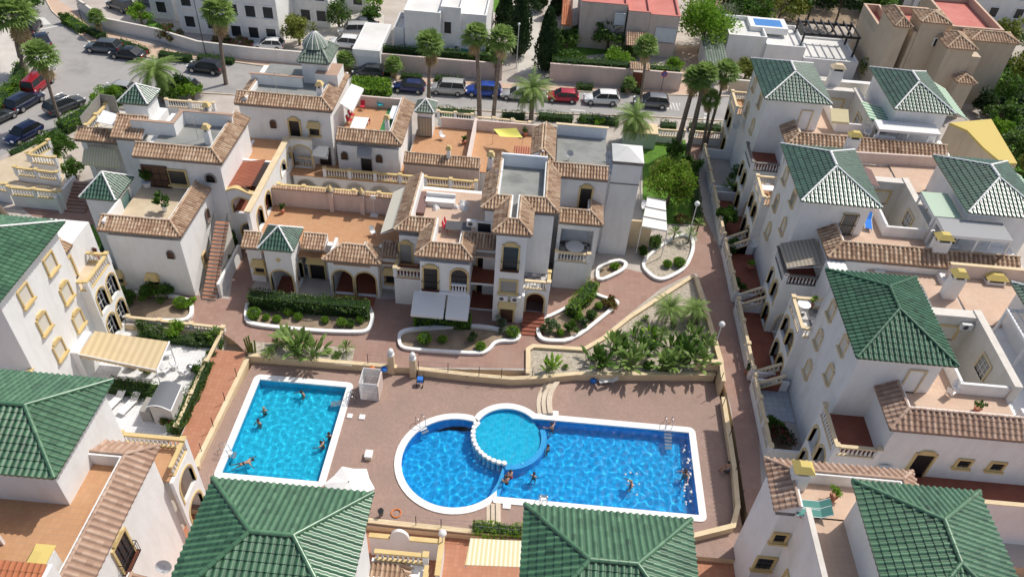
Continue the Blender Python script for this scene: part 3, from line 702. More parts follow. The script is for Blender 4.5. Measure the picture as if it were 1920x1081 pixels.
def cypress(name, label, x, y, z, h, r, n=1500, mat='leaf_dark', group='cypress trees'):
    o = thing(name, label, 'tree', (x, y, z), group); t = MB(); t.tube([(x, y, z-.2), (x, y, z+h*.7)], [.22, .06], 'bark', 6); t.build('trunk', o); c = MB()
    for i in range(n):
        k = random.random()**.8; a = random.random()*6.283; rr = r*(1-k)**.45*min(1, .5+k*4)*(1+.25*noise.noise(Vector((cos(a)*1.5, sin(a)*1.5, k*h*.8))))*random.uniform(.8, 1.05)
        leaf(c, Vector((x+cos(a)*rr, y+sin(a)*rr, z+.3+k*(h-.3))), (Vector((cos(a)*.4, sin(a)*.4, 1))+rdir()*.5).normalized(), random.uniform(.25, .5), mat, min(1, max(0, random.gauss(.45, .2))))
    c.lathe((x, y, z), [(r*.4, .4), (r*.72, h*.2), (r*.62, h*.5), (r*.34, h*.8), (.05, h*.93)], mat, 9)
    c.build('crown', o); return o
# ---------------------------------------------------------------- cars
def car_proto(name, kind, paint, label):
    """front towards +x, standing on z=0, centred"""
    L, W, H = {'hatch': (4.1, 1.76, 1.48), 'saloon': (4.6, 1.80, 1.44), 'suv': (4.5, 1.84, 1.66), 'van': (4.4, 1.82, 1.84)}[kind]
    o = thing(name, label, 'car', (0, 0, 0)); P = 'paint_'+paint; h = L/2; b = MB()
    belt = H*.60; zb = .24
    st = [(-h, .70, belt*.80, zb+.22), (-h+.10, .88, belt*.96, zb+.05), (-h+.5, .97, belt, zb), (-h*.45, 1, belt, zb-.02), (0, 1, belt*.985, zb-.02), (h*.42, 1, belt*.96, zb-.02), (h*.62, .98, belt*.90, zb), (h-.28, .92, belt*.80, zb+.03), (h-.06, .80, belt*.66, zb+.12), (h, .62, belt*.52, zb+.22)]
    if kind in ('hatch', 'suv', 'van'): st[0] = (-h, .84, belt*.94, zb+.18)
    rows = []
    for x, ws, zt, z0 in st:
        w = W/2*ws; rows.append([(x, -w*.86, z0), (x, -w, z0+.14), (x, -w*1.0, (z0+zt)/2), (x, -w*.96, zt-.08), (x, -w*.84, zt), (x, w*.84, zt), (x, w*.96, zt-.08), (x, w, (z0+zt)/2), (x, w, z0+.14), (x, w*.86, z0)])
    b.grid(rows, P, closed=True); b.face(rows[0], P); b.face(rows[-1][::-1], P)
    # roof panel
    rx0, rx1 = {'hatch': (-h*.74, h*.10), 'saloon': (-h*.38, h*.12), 'suv': (-h*.78, h*.12), 'van': (-h*.88, h*.30)}[kind]
    gx0, gx1 = {'hatch': (-h*.95, h*.50), 'saloon': (-h*.74, h*.46), 'suv': (-h*.97, h*.50), 'van': (-h*.985, h*.58)}[kind]
    rw = W/2*.74; gw = W/2*.90
    rf = []
    for i in range(7):
        x = rx0+(rx1-rx0)*i/6; zz = H-.02-.05*(2*i/6-1)**2; rf.append([(x, -rw, zz-.05), (x, -rw*.8, zz), (x, 0, zz+.02), (x, rw*.8, zz), (x, rw, zz-.05)])
    b.grid(rf, P)
    # pillars
    zt = H-.09; zl = belt*.97
    for s_ in (-1, 1):
        for (xa, xb, wd) in ((gx1, rx1, .06), (gx0, rx0, .09), ((gx0+gx1)/2-.1, (rx0+rx1)/2, .05)):
            b.tube([(xa, s_*gw*.97, zl-.02), (xb, s_*(rw+.01), zt)], wd*.7, P, 4)
        b.tube([(gx0+.1, s_*gw, zl), (gx1, s_*gw, zl-.01)], .03, P, 4)
    body = b.build('body', o)
    g = MB(); G = 'glass_dark'
    a = [(gx0, -gw, zl), (gx1, -gw, zl), (gx1, gw, zl), (gx0, gw, zl)]; t = [(rx0, -rw, zt), (rx1, -rw, zt), (rx1, rw, zt), (rx0, rw, zt)]
    for i in range(4): g.face([a[i], a[(i+1) % 4], t[(i+1) % 4], t[i]], G)
    g.build('windows', o)
    wr = .33 if kind != 'suv' else .37
    for x in (-h*.60, h*.63):
        for s_ in (-1, 1):
            m_ = MB(); y = s_*(W/2-.09); rows = []
            for dy, r_ in ((-.10, wr*.86), (-.11, wr), (.11, wr), (.12, wr*.86)): rows.append([(x+r_*cos(2*pi*j/14), y+dy*s_, wr+r_*sin(2*pi*j/14)) for j in range(14)])
            m_.grid(rows, 'tyre', closed=True); m_.face(rows[-1] if s_ < 0 else rows[-1][::-1], 'tyre'); wh = m_.build('wheel', o)
            r_ = MB(); yy = y+s_*.125
            r_.face([(x+wr*.62*cos(2*pi*j/12), yy, wr+wr*.62*sin(2*pi*j/12)) for j in range(12)], 'rim'); r_.build('rim', wh)
    for s_ in (-1, 1):
        hl = MB(); hl.box(h-.24, h-.06, s_*W*.34-.16, s_*W*.34+.16, belt*.66, belt*.66+.13, 'head'); hl.build('headlight', o)
        tl = MB(); tl.box(-h-.015, -h+.12, s_*W*.38-.11, s_*W*.38+.09, belt*.72, belt*.72+.22, 'tail'); tl.build('tail_light', o)
        mr = MB(); mr.box(gx1-.32, gx1-.2, s_*W/2-.03, s_*(W/2+.17), belt*.98, belt*.98+.13, P); mr.build('mirror', o)
    pl = MB(); pl.box(h-.02, h+.012, -.26, .26, .36, .47, 'whitepaint'); pl.build('number_plate', o)
    return o
def repaint(o, paint):
    """own meshes for a copied car in another colour"""
    for c in [o]+list(o.children_recursive):
        if c.type != 'MESH': continue
        if any(mt.name.startswith('paint_') for mt in c.data.materials):
            c.data = c.data.copy()
            for i, mt in enumerate(c.data.materials):
                if mt.name.startswith('paint_'): c.data.materials[i] = MAT['paint_'+paint]
# ---------------------------------------------------------------- people
def person(label, loc, pose, rz=0, swim='swimdark', hair='hair', group='bathers in the pools', cat='person', z0=0, hold=None):
    """one skinned body; pose gives joint positions in metres with the pelvis as origin"""
    J = {
     'stand': dict(pel=(0, 0, 0), che=(0, .02, .34), nec=(0, 0, .52), hed=(0, .03, .70), sl=(-.19, 0, .46), el=(-.27, .06, .20), hl=(-.26, .20, .0), sr=(.19, 0, .46), er=(.30, .02, .22), hr=(.34, .16, .04), kl=(-.11, .05, -.42), al=(-.12, -.02, -.84), tl=(-.12, .14, -.89), kr=(.12, .1, -.42), ar=(.12, 0, -.84), tr=(.12, .16, -.89)),
     'swim': dict(pel=(0, 0, 0), che=(0, .34, .04), nec=(0, .52, .06), hed=(0, .68, .13), sl=(-.20, .44, .03), el=(-.36, .62, -.02), hl=(-.30, .86, -.04), sr=(.20, .44, .03), er=(.40, .48, .02), hr=(.58, .60, -.04), kl=(-.14, -.42, -.06), al=(-.16, -.82, .0), tl=(-.16, -.98, -.02), kr=(.15, -.40, -.02), ar=(.2, -.78, -.10), tr=(.2, -.94, -.12)),
     'reach': dict(pel=(0, 0, 0), che=(0, .06, .34), nec=(0, .1, .52), hed=(0, .16, .68), sl=(-.19, .08, .46), el=(-.38, .22, .36), hl=(-.48, .46, .34), sr=(.19, .08, .46), er=(.40, .16, .34), hr=(.58, .36, .26), kl=(-.14, .18, -.38), al=(-.14, .02, -.78), tl=(-.14, .18, -.83), kr=(.14, .08, -.42), ar=(.16, -.1, -.8), tr=(.16, .05, -.86)),
     'sit': dict(pel=(0, 0, 0), che=(0, .04, .32), nec=(0, .05, .50), hed=(0, .10, .68), sl=(-.19, .04, .44), el=(-.25, .10, .20), hl=(-.16, .34, .12), sr=(.19, .04, .44), er=(.25, .10, .20), hr=(.16, .34, .12), kl=(-.13, .42, .04), al=(-.13, .44, -.40), tl=(-.13, .60, -.44), kr=(.13, .42, .04), ar=(.13, .46, -.40), tr=(.13, .62, -.44))}[pose]
    R = dict(pel=.125, che=.135, nec=.055, hed=.092, sl=.062, el=.044, hl=.032, sr=.062, er=.044, hr=.032, kl=.058, al=.04, tl=.034, kr=.058, ar=.04, tr=.034)
    E_ = [('pel', 'che'), ('che', 'nec'), ('nec', 'hed'), ('che', 'sl'), ('sl', 'el'), ('el', 'hl'), ('che', 'sr'), ('sr', 'er'), ('er', 'hr'), ('pel', 'kl'), ('kl', 'al'), ('al', 'tl'), ('pel', 'kr'), ('kr', 'ar'), ('ar', 'tr')]
    names = list(J); vs = [Vector(J[k]) for k in names]; rs = [R[k] for k in names]; ed = [(names.index(a), names.index(b)) for a, b in E_]
    for hand, elb in (('hl', 'el'), ('hr', 'er')):
        hv = Vector(J[hand]); d = (hv-Vector(J[elb])).normalized(); s_ = d.cross(Vector((0, 0, 1))).normalized(); u = s_.cross(d); hi = names.index(hand)
        for k, (off, ln) in enumerate(((-.034, .075), (-.012, .09), (.012, .085), (.034, .07))):
            a = hv+d*.045+s_*off; b = a+d*ln*.6-u*.01; c_ = b+d*ln*.4-u*.025
            i0 = len(vs); vs += [a, b, c_]; rs += [.012, .010, .009]; ed += [(hi, i0), (i0, i0+1), (i0+1, i0+2)]
        a = hv+s_*-.045+d*.02; b = a+d*.045-s_*.02; i0 = len(vs); vs += [a, b]; rs += [.013, .011]; ed += [(hi, i0), (i0, i0+1)]
    me = bpy.data.meshes.new('body'); me.from_pydata([tuple(v) for v in vs], ed, [])
    tmp = bpy.data.objects.new('tmp', me); C.objects.link(tmp); sm = tmp.modifiers.new('s', 'SKIN'); sm.use_smooth_shade = True
    for i, sv in enumerate(me.skin_vertices[0].data): sv.radius = (rs[i], rs[i]); sv.use_root = (i == 0)
    sb = tmp.modifiers.new('b', 'SUBSURF'); sb.levels = 1
    dg = bpy.context.evaluated_depsgraph_get(); body = bpy.data.meshes.new_from_object(tmp.evaluated_get(dg)); bpy.data.objects.remove(tmp)
    body.materials.clear(); body.materials.append(MAT['skin']); body.polygons.foreach_set('use_smooth', [True]*len(body.polygons))
    o = bpy.data.objects.new('person', body); C.objects.link(o); o.location = loc; o.rotation_euler = (0, 0, rz)
    o['label'] = label; o['category'] = cat; o['group'] = group; ORG[o.name] = Vector((0, 0, 0))
    hd = Vector(J['hed']); hm = MB(); up = (hd-Vector(J['nec'])).normalized()
    hm.lathe((0, 0, 0), [(.03, -.05), (.108, -.02), (.118, .05), (.09, .11), (.03, .135)], hair, 10)
    q = Vector((0, 0, 1)).rotation_difference(up); hm.v = [tuple(q @ Vector(v)+hd+Vector((0, -.02, .02))) for v in hm.v]; hm.build('hair', o)
    f = MB(); fw = Vector((0, 1, 0)) if pose != 'swim' else (Vector((0, .9, -.3)))
    fw = fw.normalized(); sd_ = Vector((1, 0, 0)); uu = sd_.cross(fw)*1
    f.tube([hd+fw*.085, hd+fw*.115-uu*.01], [.018, .012], 'skin', 5)
    for s_ in (-1, 1): f.tube([hd+fw*.088+sd_*s_*.035+uu*.02, hd+fw*.10+sd_*s_*.035+uu*.02], .011, 'dark', 5); f.tube([hd+sd_*s_*.09, hd+sd_*s_*.108], .025, 'skin', 6)
    f.tube([hd+fw*.094-sd_*.025-uu*.045, hd+fw*.094+sd_*.025-uu*.045], .007, 'swimred', 4); f.build('face', o)
    s = MB(); a = Vector(J['pel']); b = Vector(J['che'])
    s.tube([a-(b-a)*.22, a, a+(b-a)*.22], [.13, .155, .145], swim, 10); s.build('swimwear', o)
    return o
# ---------------------------------------------------------------- furniture
def lounger_proto(mat, frame='whitepaint', label=''):
    o = thing('sun_lounger', label, 'sun lounger'); f = MB()
    for s_ in (-.3, .3): f.tube([(-1.0, s_, .32), (.45, s_, .32), (.98, s_, .72)], .025, frame, 5)
    for x in (-.85, .4):
        for s_ in (-.3, .3): f.tube([(x, s_, .32), (x, s_, 0)], .025, frame, 5)
    f.build('frame', o); c = MB()
    c.face([(-1, -.28, .335), (.45, -.28, .335), (.45, .28, .335), (-1, .28, .335)], mat); c.face([(.45, -.28, .335), (.98, -.28, .735), (.98, .28, .735), (.45, .28, .335)], mat)
    c.face([(-1, .28, .31), (.45, .28, .31), (.45, -.28, .31), (-1, -.28, .31)], mat); c.build('mattress', o); return o
def chair_proto(mat, label=''):
    o = thing('garden_chair', label, 'chair'); s = MB(); s.box(-.23, .23, -.23, .23, .42, .46, mat); s.build('seat', o)
    b = MB(); b.face([(-.23, .2, .46), (.23, .2, .46), (.23, .32, .92), (-.23, .32, .92)], mat); b.face([(.23, .23, .46), (-.23, .23, .46), (-.23, .35, .92), (.23, .35, .92)], mat); b.build('backrest', o)
    for x in (-.2, .2):
        for y in (-.2, .2): l = MB(); l.tube([(x, y, 0), (x, y, .43)], .02, mat, 5); l.build('leg', o)
    return o
def table(label, x, y, z, w, d, mat, round_=False, group='terrace tables', h=.74, leg='whitepaint'):
    o = thing('garden_table', label, 'table', (x, y, z), group); t = MB()
    if round_: t.lathe((x, y, z+h-.04), [(w/2*.96, 0), (w/2, .02), (w/2*.96, .04)], mat, 18); 
    else: t.box(x-w/2, x+w/2, y-d/2, y+d/2, z+h-.04, z+h, mat)
    t.build('tabletop', o)
    for sx in (-1, 1):
        for sy in (-1, 1): l = MB(); k = .3 if round_ else .42; l.tube([(x+sx*w*k, y+sy*d*k, z), (x+sx*w*k, y+sy*d*k, z+h-.04)], .025, leg, 5); l.build('leg', o)
    return o
def parasol(label, x, y, z, h, r, mat, n=8, tilt=(0, 0), name='parasol', rise=.45):
    o = thing(name, label, 'parasol', (x, y, z)); p = MB(); p.tube([(x, y, z), (x, y, z+h+rise)], .03, 'whitepaint', 6); p.build('pole', o)
    b = MB(); b.lathe((x, y, z), [(.28, 0), (.28, .06), (.08, .12)], 'graphite', 12); b.build('base', o)
    c = MB(); top = Vector((x, y, z+h+rise))
    for i in range(n):
        a0, a1 = 2*pi*i/n, 2*pi*(i+1)/n; P0 = Vector((x+r*cos(a0), y+r*sin(a0), z+h)); P1 = Vector((x+r*cos(a1), y+r*sin(a1), z+h)); M_ = (P0+P1)/2+(Vector((x, y, z+h))-(P0+P1)/2)*.06
        mid0 = top.lerp(P0, .55)+Vector((0, 0, .05)); mid1 = top.lerp(P1, .55)+Vector((0, 0, .05)); mm = (mid0+mid1)/2-Vector((0, 0, .05))
        c.face([top, mid0, mm], mat); c.face([top, mm, mid1], mat); c.face([mid0, P0, M_, mm], mat); c.face([mm, M_, P1, mid1], mat)
        dz = Vector((0, 0, -.14)); c.face([P0, P0+dz, M_+dz, M_], mat); c.face([M_, M_+dz, P1+dz, P1], mat)
    c.build('canopy', o); f = MB(); f.lathe(tuple(top), [(.04, 0), (.03, .1)], 'dark', 6); f.build('finial', o); return o
def lamp_post(label, x, y, z, h=4.0, ball=.28, group='globe street lamps', pole='whitepaint'):
    o = thing('street_lamp', label, 'street lamp', (x, y, z), group); p = MB(); p.tube([(x, y, z), (x, y, z+.6), (x, y, z+h)], [.09, .055, .045], pole, 8); p.build('post', o)
    g = MB(); g.lathe((x, y, z+h), [(.10, 0), (ball*.75, .10), (ball, ball*.85), (ball*.85, ball*1.4), (ball*.45, ball*1.85), (.02, ball*1.98)], 'lampglass', 14); g.build('globe', o); return o
def ac_unit(label, face, x, y, z):
    n, t, Q = _fr(face); o = thing('air_conditioner', label, 'air conditioner', (x, y, z), 'air conditioners'); b = MB(); b.obox(Q((x, y), 0, 0, .22), t, n, .42, .16, z, z+.58, 'acwhite'); b.build('casing', o)
    f = MB(); c = Q((x, y), -.1, z+.29, .39); f.face([c+Vector((t.x, t.y, 0))*.2*cos(2*pi*i/12)+Vector((0, 0, .2*sin(2*pi*i/12))) for i in range(12)], 'graphite'); f.build('fan', o)
    k = MB(); 
    for a in (-.3, .3): k.obox(Q((x, y), a, 0, .2), t, n, .02, .2, z-.05, z, 'iron')
    k.build('bracket', o); return o
def dish(label, x, y, z, r=.4, d=(0, -1, .5), col='dishgrey', post=.6):
    o = thing('satellite_dish', label, 'satellite dish', (x, y, z), 'satellite dishes'); p = MB(); p.tube([(x, y, z), (x, y, z+post)], .025, 'steel', 5); p.build('mount', o)
    b = MB(); D = Vector(d).normalized(); u = D.cross(Vector((0, 0, 1))).normalized(); v = u.cross(D); c = Vector((x, y, z+post))
    rows = [[c+D*(.12*q*q*r/.4-.05)+u*(r*q*cos(2*pi*j/16))+v*(r*q*sin(2*pi*j/16)) for j in range(16)] for q in (.02, .4, .75, 1)]
    b.grid(rows, col, closed=True); b.build('bowl', o); a = MB(); a.tube([c-v*r*.8, c+D*r*1.2], .015, 'iron', 4); a.build('arm', o); return o
# ================================================================ GROUND
ZN, ZD, ZS = 0.0, -0.7, -1.25
def PG(name, px, z, mat, th=.0, zpx=None, side=None):
    pts = [U(a, b, z if zpx is None else zpx) for a, b in px]; mb = MB()
    if th: mb.prism([(p.x, p.y) for p in pts], z-th, z, side or mat, top=mat, bottom=False)
    else:
        ar = sum(pts[i].x*pts[(i+1) % len(pts)].y-pts[(i+1) % len(pts)].x*pts[i].y for i in range(len(pts)))
        if ar < 0: pts = pts[::-1]
        mb.face([(p.x, p.y, z) for p in pts], mat)
    return structure(mb, name)
g = MB(); g.box(-900, 900, -300, 1500, -4.0, -2.6, 'concrete'); structure(g, 'ground')
A_ = [U(*p, 0) for p in ((470, 668), (742, 688), (790, 690), (1300, 700), (1350, 675))]
north = [(-120, 400), (-120, 44.6), (U(430, 655).x, 44.6)] + [(p.x, p.y) for p in A_] + [(A_[-1].x+.3, 33), (A_[-1].x-.2, 29.5), (60, 29.5), (160, 400)]
g = MB(); g.prism(north, ZS-1, ZN, 'sandwall', top='concrete', bottom=False); structure(g, 'terrain')
# west walkway slopes from the upper path to the lower one
def ramp_sheet(name, pts, mat):
    g = MB(); g.face(pts, mat); n = len(pts)
    for i in range(n):
        a, b = pts[i], pts[(i+1) % n]; g.face([a, (a[0], a[1], -2.2), (b[0], b[1], -2.2), b], 'sandwall')
    structure(g, name)
a, b = U(410, 655, 0), U(462, 660, 0); c, d = U(370, 880, ZS), U(308, 880, ZS)
ramp_sheet('path', [(d.x-.6, d.y-4, ZS+.01), (c.x, c.y-4, ZS+.01), (b.x, b.y, .01), (a.x-.4, b.y, .01)], 'paver_orange')
g = MB(); p = U(300, 900, ZS); q = U(1385, 1000, ZS); yb_ = U(690, 985, ZD).y; xe_ = U(1383, 935, ZD).x; g.face([(-60, 0, ZS), (60, 0, ZS), (60, yb_, ZS), (-60, yb_, ZS)], 'paver_orange'); g.face([(xe_, yb_, ZS), (60, yb_, ZS), (60, 29.5, ZS), (xe_, 29.5, ZS)], 'paver_orange'); structure(g, 'path')
g = MB(); g.face([(-60, yb_, ZS-.01), (-24.6, yb_, ZS-.01), (-22.5, 44.6, ZS-.01), (-60, 44.6, ZS-.01)], 'concrete'); structure(g, 'terrain')
# red pavers of the upper walkways
PG('path', [(20, 372), (60, 405), (165, 420), (400, 470), (440, 500), (430, 560), (240, 540), (240, 600), (400, 612), (440, 640), (470, 668), (742, 688), (1000, 690), (1000, 660), (1110, 610), (1240, 530), (1306, 512), (1325, 560), (1345, 680), (1370, 760), (1400, 960), (1430, 960), (1420, 760), (1390, 600), (1350, 470), (1310, 380), (1310, 290), (1350, 235), (1320, 235), (1285, 290), (1292, 380), (1308, 450), (1240, 520), (1160, 500), (1120, 520), (900, 560), (700, 560), (560, 560), (470, 540), (520, 470), (400, 440), (200, 380), (100, 372)], .006, 'paver', zpx=0)
PG('lawn', [(10, 404), (130, 415), (175, 422), (200, 470), (240, 545), (120, 540), (0, 560)], .010, 'lawn', zpx=0)
PG('lawn', [(1205, 262), (1285, 262), (1290, 300), (1300, 360), (1297, 420), (1240, 420), (1205, 400)], .012, 'lawn', zpx=0)
PG('lawn', [(1080, 55), (1145, 62), (1145, 100), (1040, 110), (1045, 60)], .012, 'lawn', zpx=0)
PG('lawn', [(920, 0), (950, 0), (948, 20), (915, 25)], .012, 'lawn', zpx=0)
PG('lawn', [(280, 35), (330, 60), (318, 66), (270, 50)], .012, 'lawn', zpx=0)
PG('path', [(960, 680), (985, 655), (1000, 648), (1110, 652), (1150, 612), (1240, 540), (1306, 508), (1300, 440), (1240, 495), (1160, 556), (1120, 545), (1020, 640), (960, 630)], .0085, 'paver', zpx=0)
# street
road_px = [(1440, 184), (1165, 176), (940, 166), (740, 158), (640, 142), (520, 128), (400, 112), (300, 112), (225, 100), (165, 78), (130, 50), (98, 22), (80, -12), (20, -12), (40, 40), (55, 70), (72, 110), (66, 140), (45, 170), (18, 200), (-60, 238), (-60, 330), (10, 288), (70, 262), (118, 240), (160, 208), (200, 178), (240, 168), (330, 172), (430, 178), (640, 190), (760, 199), (960, 212), (1200, 218), (1440, 232)]
PG('road', road_px, .012, 'asphalt', zpx=0)
def kerb(px, z=0, w=.16, h=.13, mat='limestone', name='pavement'):
    g = MB(); P = [U(a, b, z) for a, b in px]
    for p, q in zip(P, P[1:]):
        t = (q-p).to_2d(); L = t.length; t.normalize(); n = Vector((-t.y, t.x)); g.obox((p+q)/2, t, n, L/2, w/2, z-.1, z+h, mat)
    return structure(g, name)
kerb([(1440, 184), (1165, 176), (940, 166), (740, 158), (640, 142), (520, 128), (400, 112), (300, 112), (225, 100), (165, 78), (130, 50), (98, 22), (80, -12)])
kerb([(200, 178), (240, 168), (330, 172), (430, 178), (640, 190), (760, 199), (960, 212), (1200, 218), (1440, 232)])
PG('road', [(1250, 192), (1275, 194), (1275, 207), (1250, 205)], .017, 'roadpaint', zpx=0)
for i in range(4):
    x0 = 1251+i*6; PG('road', [(x0, 193), (x0+3, 193), (x0+8, 206), (x0+4, 206)], .021, 'asphalt', zpx=0)
for i in range(6):
    PG('road', [(1323-i*1.0, 198+i*7), (1333-i*1.0, 198+i*7), (1332-i, 201.5+i*7), (1322-i, 201.5+i*7)], .017, 'roadpaint', zpx=0)
PG('road', [(56, 28), (84, 34), (96, 46), (66, 48)], .017, 'roadpaint', zpx=0)
PG('road', [(62, 57), (118, 46), (119, 48), (63, 59)], .017, 'roadpaint', zpx=0)
PG('road', [(1070, 205), (1097, 207), (1097, 209), (1070, 207)], .017, 'roadpaint', zpx=0)
# red north pavement and the alley between the villas
PG('pavement', [(100, -5), (140, 20), (170, 50), (240, 72), (330, 96), (430, 108), (530, 118), (640, 130), (740, 143), (960, 157), (1160, 166), (1300, 172), (1300, 182), (1165, 175), (940, 165), (740, 157), (640, 141), (520, 127), (400, 111), (300, 111), (225, 99), (165, 77), (130, 49), (98, 21), (80, -5)], .008, 'terra_pink', zpx=0)
PG('path', [(1002, 0), (1013, 0), (1010, 140), (970, 140), (975, 100), (990, 40)], .010, 'palefloor', zpx=0)
PG('path', [(1270, 85), (1310, 88), (1330, 130), (1300, 175), (1255, 172), (1262, 120)], .011, 'terra_pink', zpx=0)
PG('pavement', [(0, 45), (18, 60), (38, 120), (30, 160), (0, 185)], .008, 'palefloor', zpx=0)
PG('pavement', [(150, -5), (220, -5), (215, 20), (280, 35), (330, 40), (420, 30), (430, 60), (520, 75), (640, 80), (720, 90), (720, 30), (700, 10), (600, 0)], .009, 'palefloor', zpx=0)
# ---------------------------------------------------------------- pool deck
W_ = lambda px, py, z=ZD: U(px, py, z)
nw = A_[0]; ne = A_[3]; sw = U(368, 872, ZD); south_y = U(690, 985, ZD).y; east_x = U(1383, 935, ZD).x
g = MB()
pool1 = [U(a, b, ZD) for a, b in ((487, 711), (652, 726), (597, 903), (416, 888))]
P1 = (pool1[0].x+.0, (pool1[1].x+pool1[2].x)/2, (pool1[2].y+pool1[3].y)/2, (pool1[0].y+pool1[1].y)/2)
P2 = (U(960, 900, ZD).x, U(1298, 860, ZD).x, U(1130, 950, ZD).y, U(1150, 798, ZD).y)
cl = U(753, 868, ZD); cc_r = 0
# big round end: circle through the left, bottom and top rims
lft, bot, top_ = U(752, 862, ZD), U(838, 952, ZD), U(838, 783, ZD)
BR = (top_.y-bot.y)/2; BC = Vector((lft.x+BR, (top_.y+bot.y)/2))
l2, r2, t2, b2 = U(888, 812, ZD), U(1015, 815, ZD), U(950, 766, ZD), U(950, 868, ZD)
SR = (r2.x-l2.x)/2; SC = Vector(((l2.x+r2.x)/2, (t2.y+b2.y)/2))
print('pool', P1, P2, 'BC', BC, BR, 'SC', SC, SR)
def circ(c, r, a0, a1, n): return [(c.x+r*cos(rad(a0+(a1-a0)*i/n)), c.y+r*sin(rad(a0+(a1-a0)*i/n))) for i in range(n+1)]
def rrect(x0, x1, y0, y1, r, n=5):
    o = []
    for cx, cy, a in ((x1-r, y0+r, -90), (x1-r, y1-r, 0), (x0+r, y1-r, 90), (x0+r, y0+r, 180)): o += circ(Vector((cx, cy)), r, a, a+90, n)
    return o
# outline of the large pool (counter-clockwise): bottom, right, top, small circle bulge, big circle
def inter(c1, r1, c2, r2_, s):
    d = (c2-c1); L = d.length; a = (r1*r1-r2_*r2_+L*L)/(2*L); h = math.sqrt(max(0, r1*r1-a*a)); u = d/L; p = c1+u*a; return p+Vector((-u.y, u.x))*h*s
SO = SR+.0
i_top = inter(BC, BR, SC, SO, 1)
a_bc = math.degrees(math.atan2(i_top.y-BC.y, i_top.x-BC.x)); a_sc1 = math.degrees(math.atan2(i_top.y-SC.y, i_top.x-SC.x)) % 360
yt = P2[3]; yb = P2[2]
a_sc0 = math.degrees(math.asin(max(-1, min(1, (yt-SC.y)/SO)))); a_bb = -math.degrees(math.acos(max(-1, min(1, (U(930, 928, ZD).x-BC.x)/BR))))
big = [(U(930, 935, ZD).x, yb), (P2[1], yb), (P2[1], yt)] + circ(SC, SO, a_sc0, a_sc1, 16) + circ(BC, BR, a_bc, 360+a_bb, 34)
def offset(poly, d):
    n = len(poly); out = []
    for i in range(n):
        a, b, c = Vector(poly[i-1]), Vector(poly[i]), Vector(poly[(i+1) % n]); u = (b-a).normalized(); v = (c-b).normalized(); n1 = Vector((u.y, -u.x)); n2 = Vector((v.y, -v.x)); m_ = (n1+n2)
        k = max(.5, 1+n1.dot(n2)); q = b+m_*d/k; out.append((q.x, q.y))
    return out
small = [(P1[0], P1[2]), (P1[1], P1[2]), (P1[1], P1[3]), (P1[0], P1[3])]
from mathutils.geometry import tessellate_polygon
def holed(mb, outer, holes, z, mat):
    loops = [[Vector((*p, 0)) for p in outer]]+[[Vector((*p, 0)) for p in h] for h in holes]
    flatp = [v for l in loops for v in l]
    for t in tessellate_polygon(loops):
        q = [flatp[i] for i in t]; ar = (q[1]-q[0]).cross(q[2]-q[0]).z
        if abs(ar) < 1e-9: continue
        if ar < 0: q = q[::-1]
        mb.face([(v.x, v.y, z) for v in q], mat)
deck = [(nw.x+.1, nw.y-.1), (sw.x, sw.y), (sw.x+.2, south_y), (east_x, south_y), (east_x, ne.y-.2)] + [(p.x, p.y-.1) for p in (A_[3], A_[2], A_[1])]
deck = deck[:5]+deck[5:]
g = MB(); holed(g, deck, [small, big], ZD, 'deck')
n_ = len(deck)
for i in range(n_):
    a, b = deck[i], deck[(i+1) % n_]; g.face([(*a, ZD), (*a, ZS-.2), (*b, ZS-.2), (*b, ZD)], 'sandwall')
structure(g, 'pool_deck')
def basin(name, poly, depth, mat, step=None):
    g = MB(); n = len(poly); zb = ZD-depth
    for i in range(n):
        a, b = poly[i], poly[(i+1) % n]; g.face([(*b, zb), (*a, zb), (*a, ZD+.05), (*b, ZD+.05)][::-1], mat)
    g.face([(*p, zb) for p in poly], mat); return g
gb = basin('b', small, 1.0, 'basin_cyan'); structure(gb, 'pool_basin')
gb = basin('b', big, 1.35, 'basin_blue')
structure(gb, 'pool_basin')
# raised children's circle inside the large pool
cw = MB(); ring_o = circ(SC, SR+.02, 0, 360, 40)[:-1]
inner = circ(SC, SR-.18, 0, 360, 40)[:-1]
cw.prism(circ(SC, SR-.02, 0, 360, 48)[:-1], ZD-1.34, ZD-.42, 'basin_ledge', top='basin_cyan', bottom=False)
structure(cw, 'pool_basin')
# light blue ledge curving from the circle to the south rim
lg = MB(); R1, R0 = SR+.45, SR+.02
L_in = circ(SC, R0, 20, -92, 16); L_out = circ(SC, R1, 20, -92, 16)
for i in range(16):
    q = [L_in[i], L_out[i], L_out[i+1], L_in[i+1]]; lg.prism(q, ZD-1.34, ZD-.13, 'basin_ledge', bottom=False)
e0 = Vector(L_in[-1]); e1 = Vector(L_out[-1]); f0 = U(915, 932, ZD); f1 = U(935, 932, ZD)
m0 = (e0+f0.to_2d())/2+Vector((.15, 0)); m1 = m0+Vector((.42, -.05))
lg.prism([tuple(e0), tuple(e1+Vector((.1, 0))), tuple(m1), (f1.x, f1.y), (f0.x, f0.y), tuple(m0)], ZD-1.34, ZD-.14, 'basin_ledge', bottom=False)
structure(lg, 'pool_ledge')
def inside_poly(x, y, poly):
    c = False
    for k in range(len(poly)):
        x1, y1 = poly[k-1]; x2, y2 = poly[k]
        if (y1 > y) != (y2 > y) and x < (x2-x1)*(y-y1)/(y2-y1)+x1: c = not c
    return c
def wave(x, y):
    return .030*noise.noise(Vector((x*1.1, y*1.1, 0)))+(.044+.018*noise.noise(Vector((x*.25, y*.25, 3))))*noise.noise(Vector((x*2.2, y*2.2, 5)))+.013*noise.noise(Vector((x*4.2, y*4.2, 7)))+.002*noise.noise(Vector((x*5.5, y*5.5, 9)))
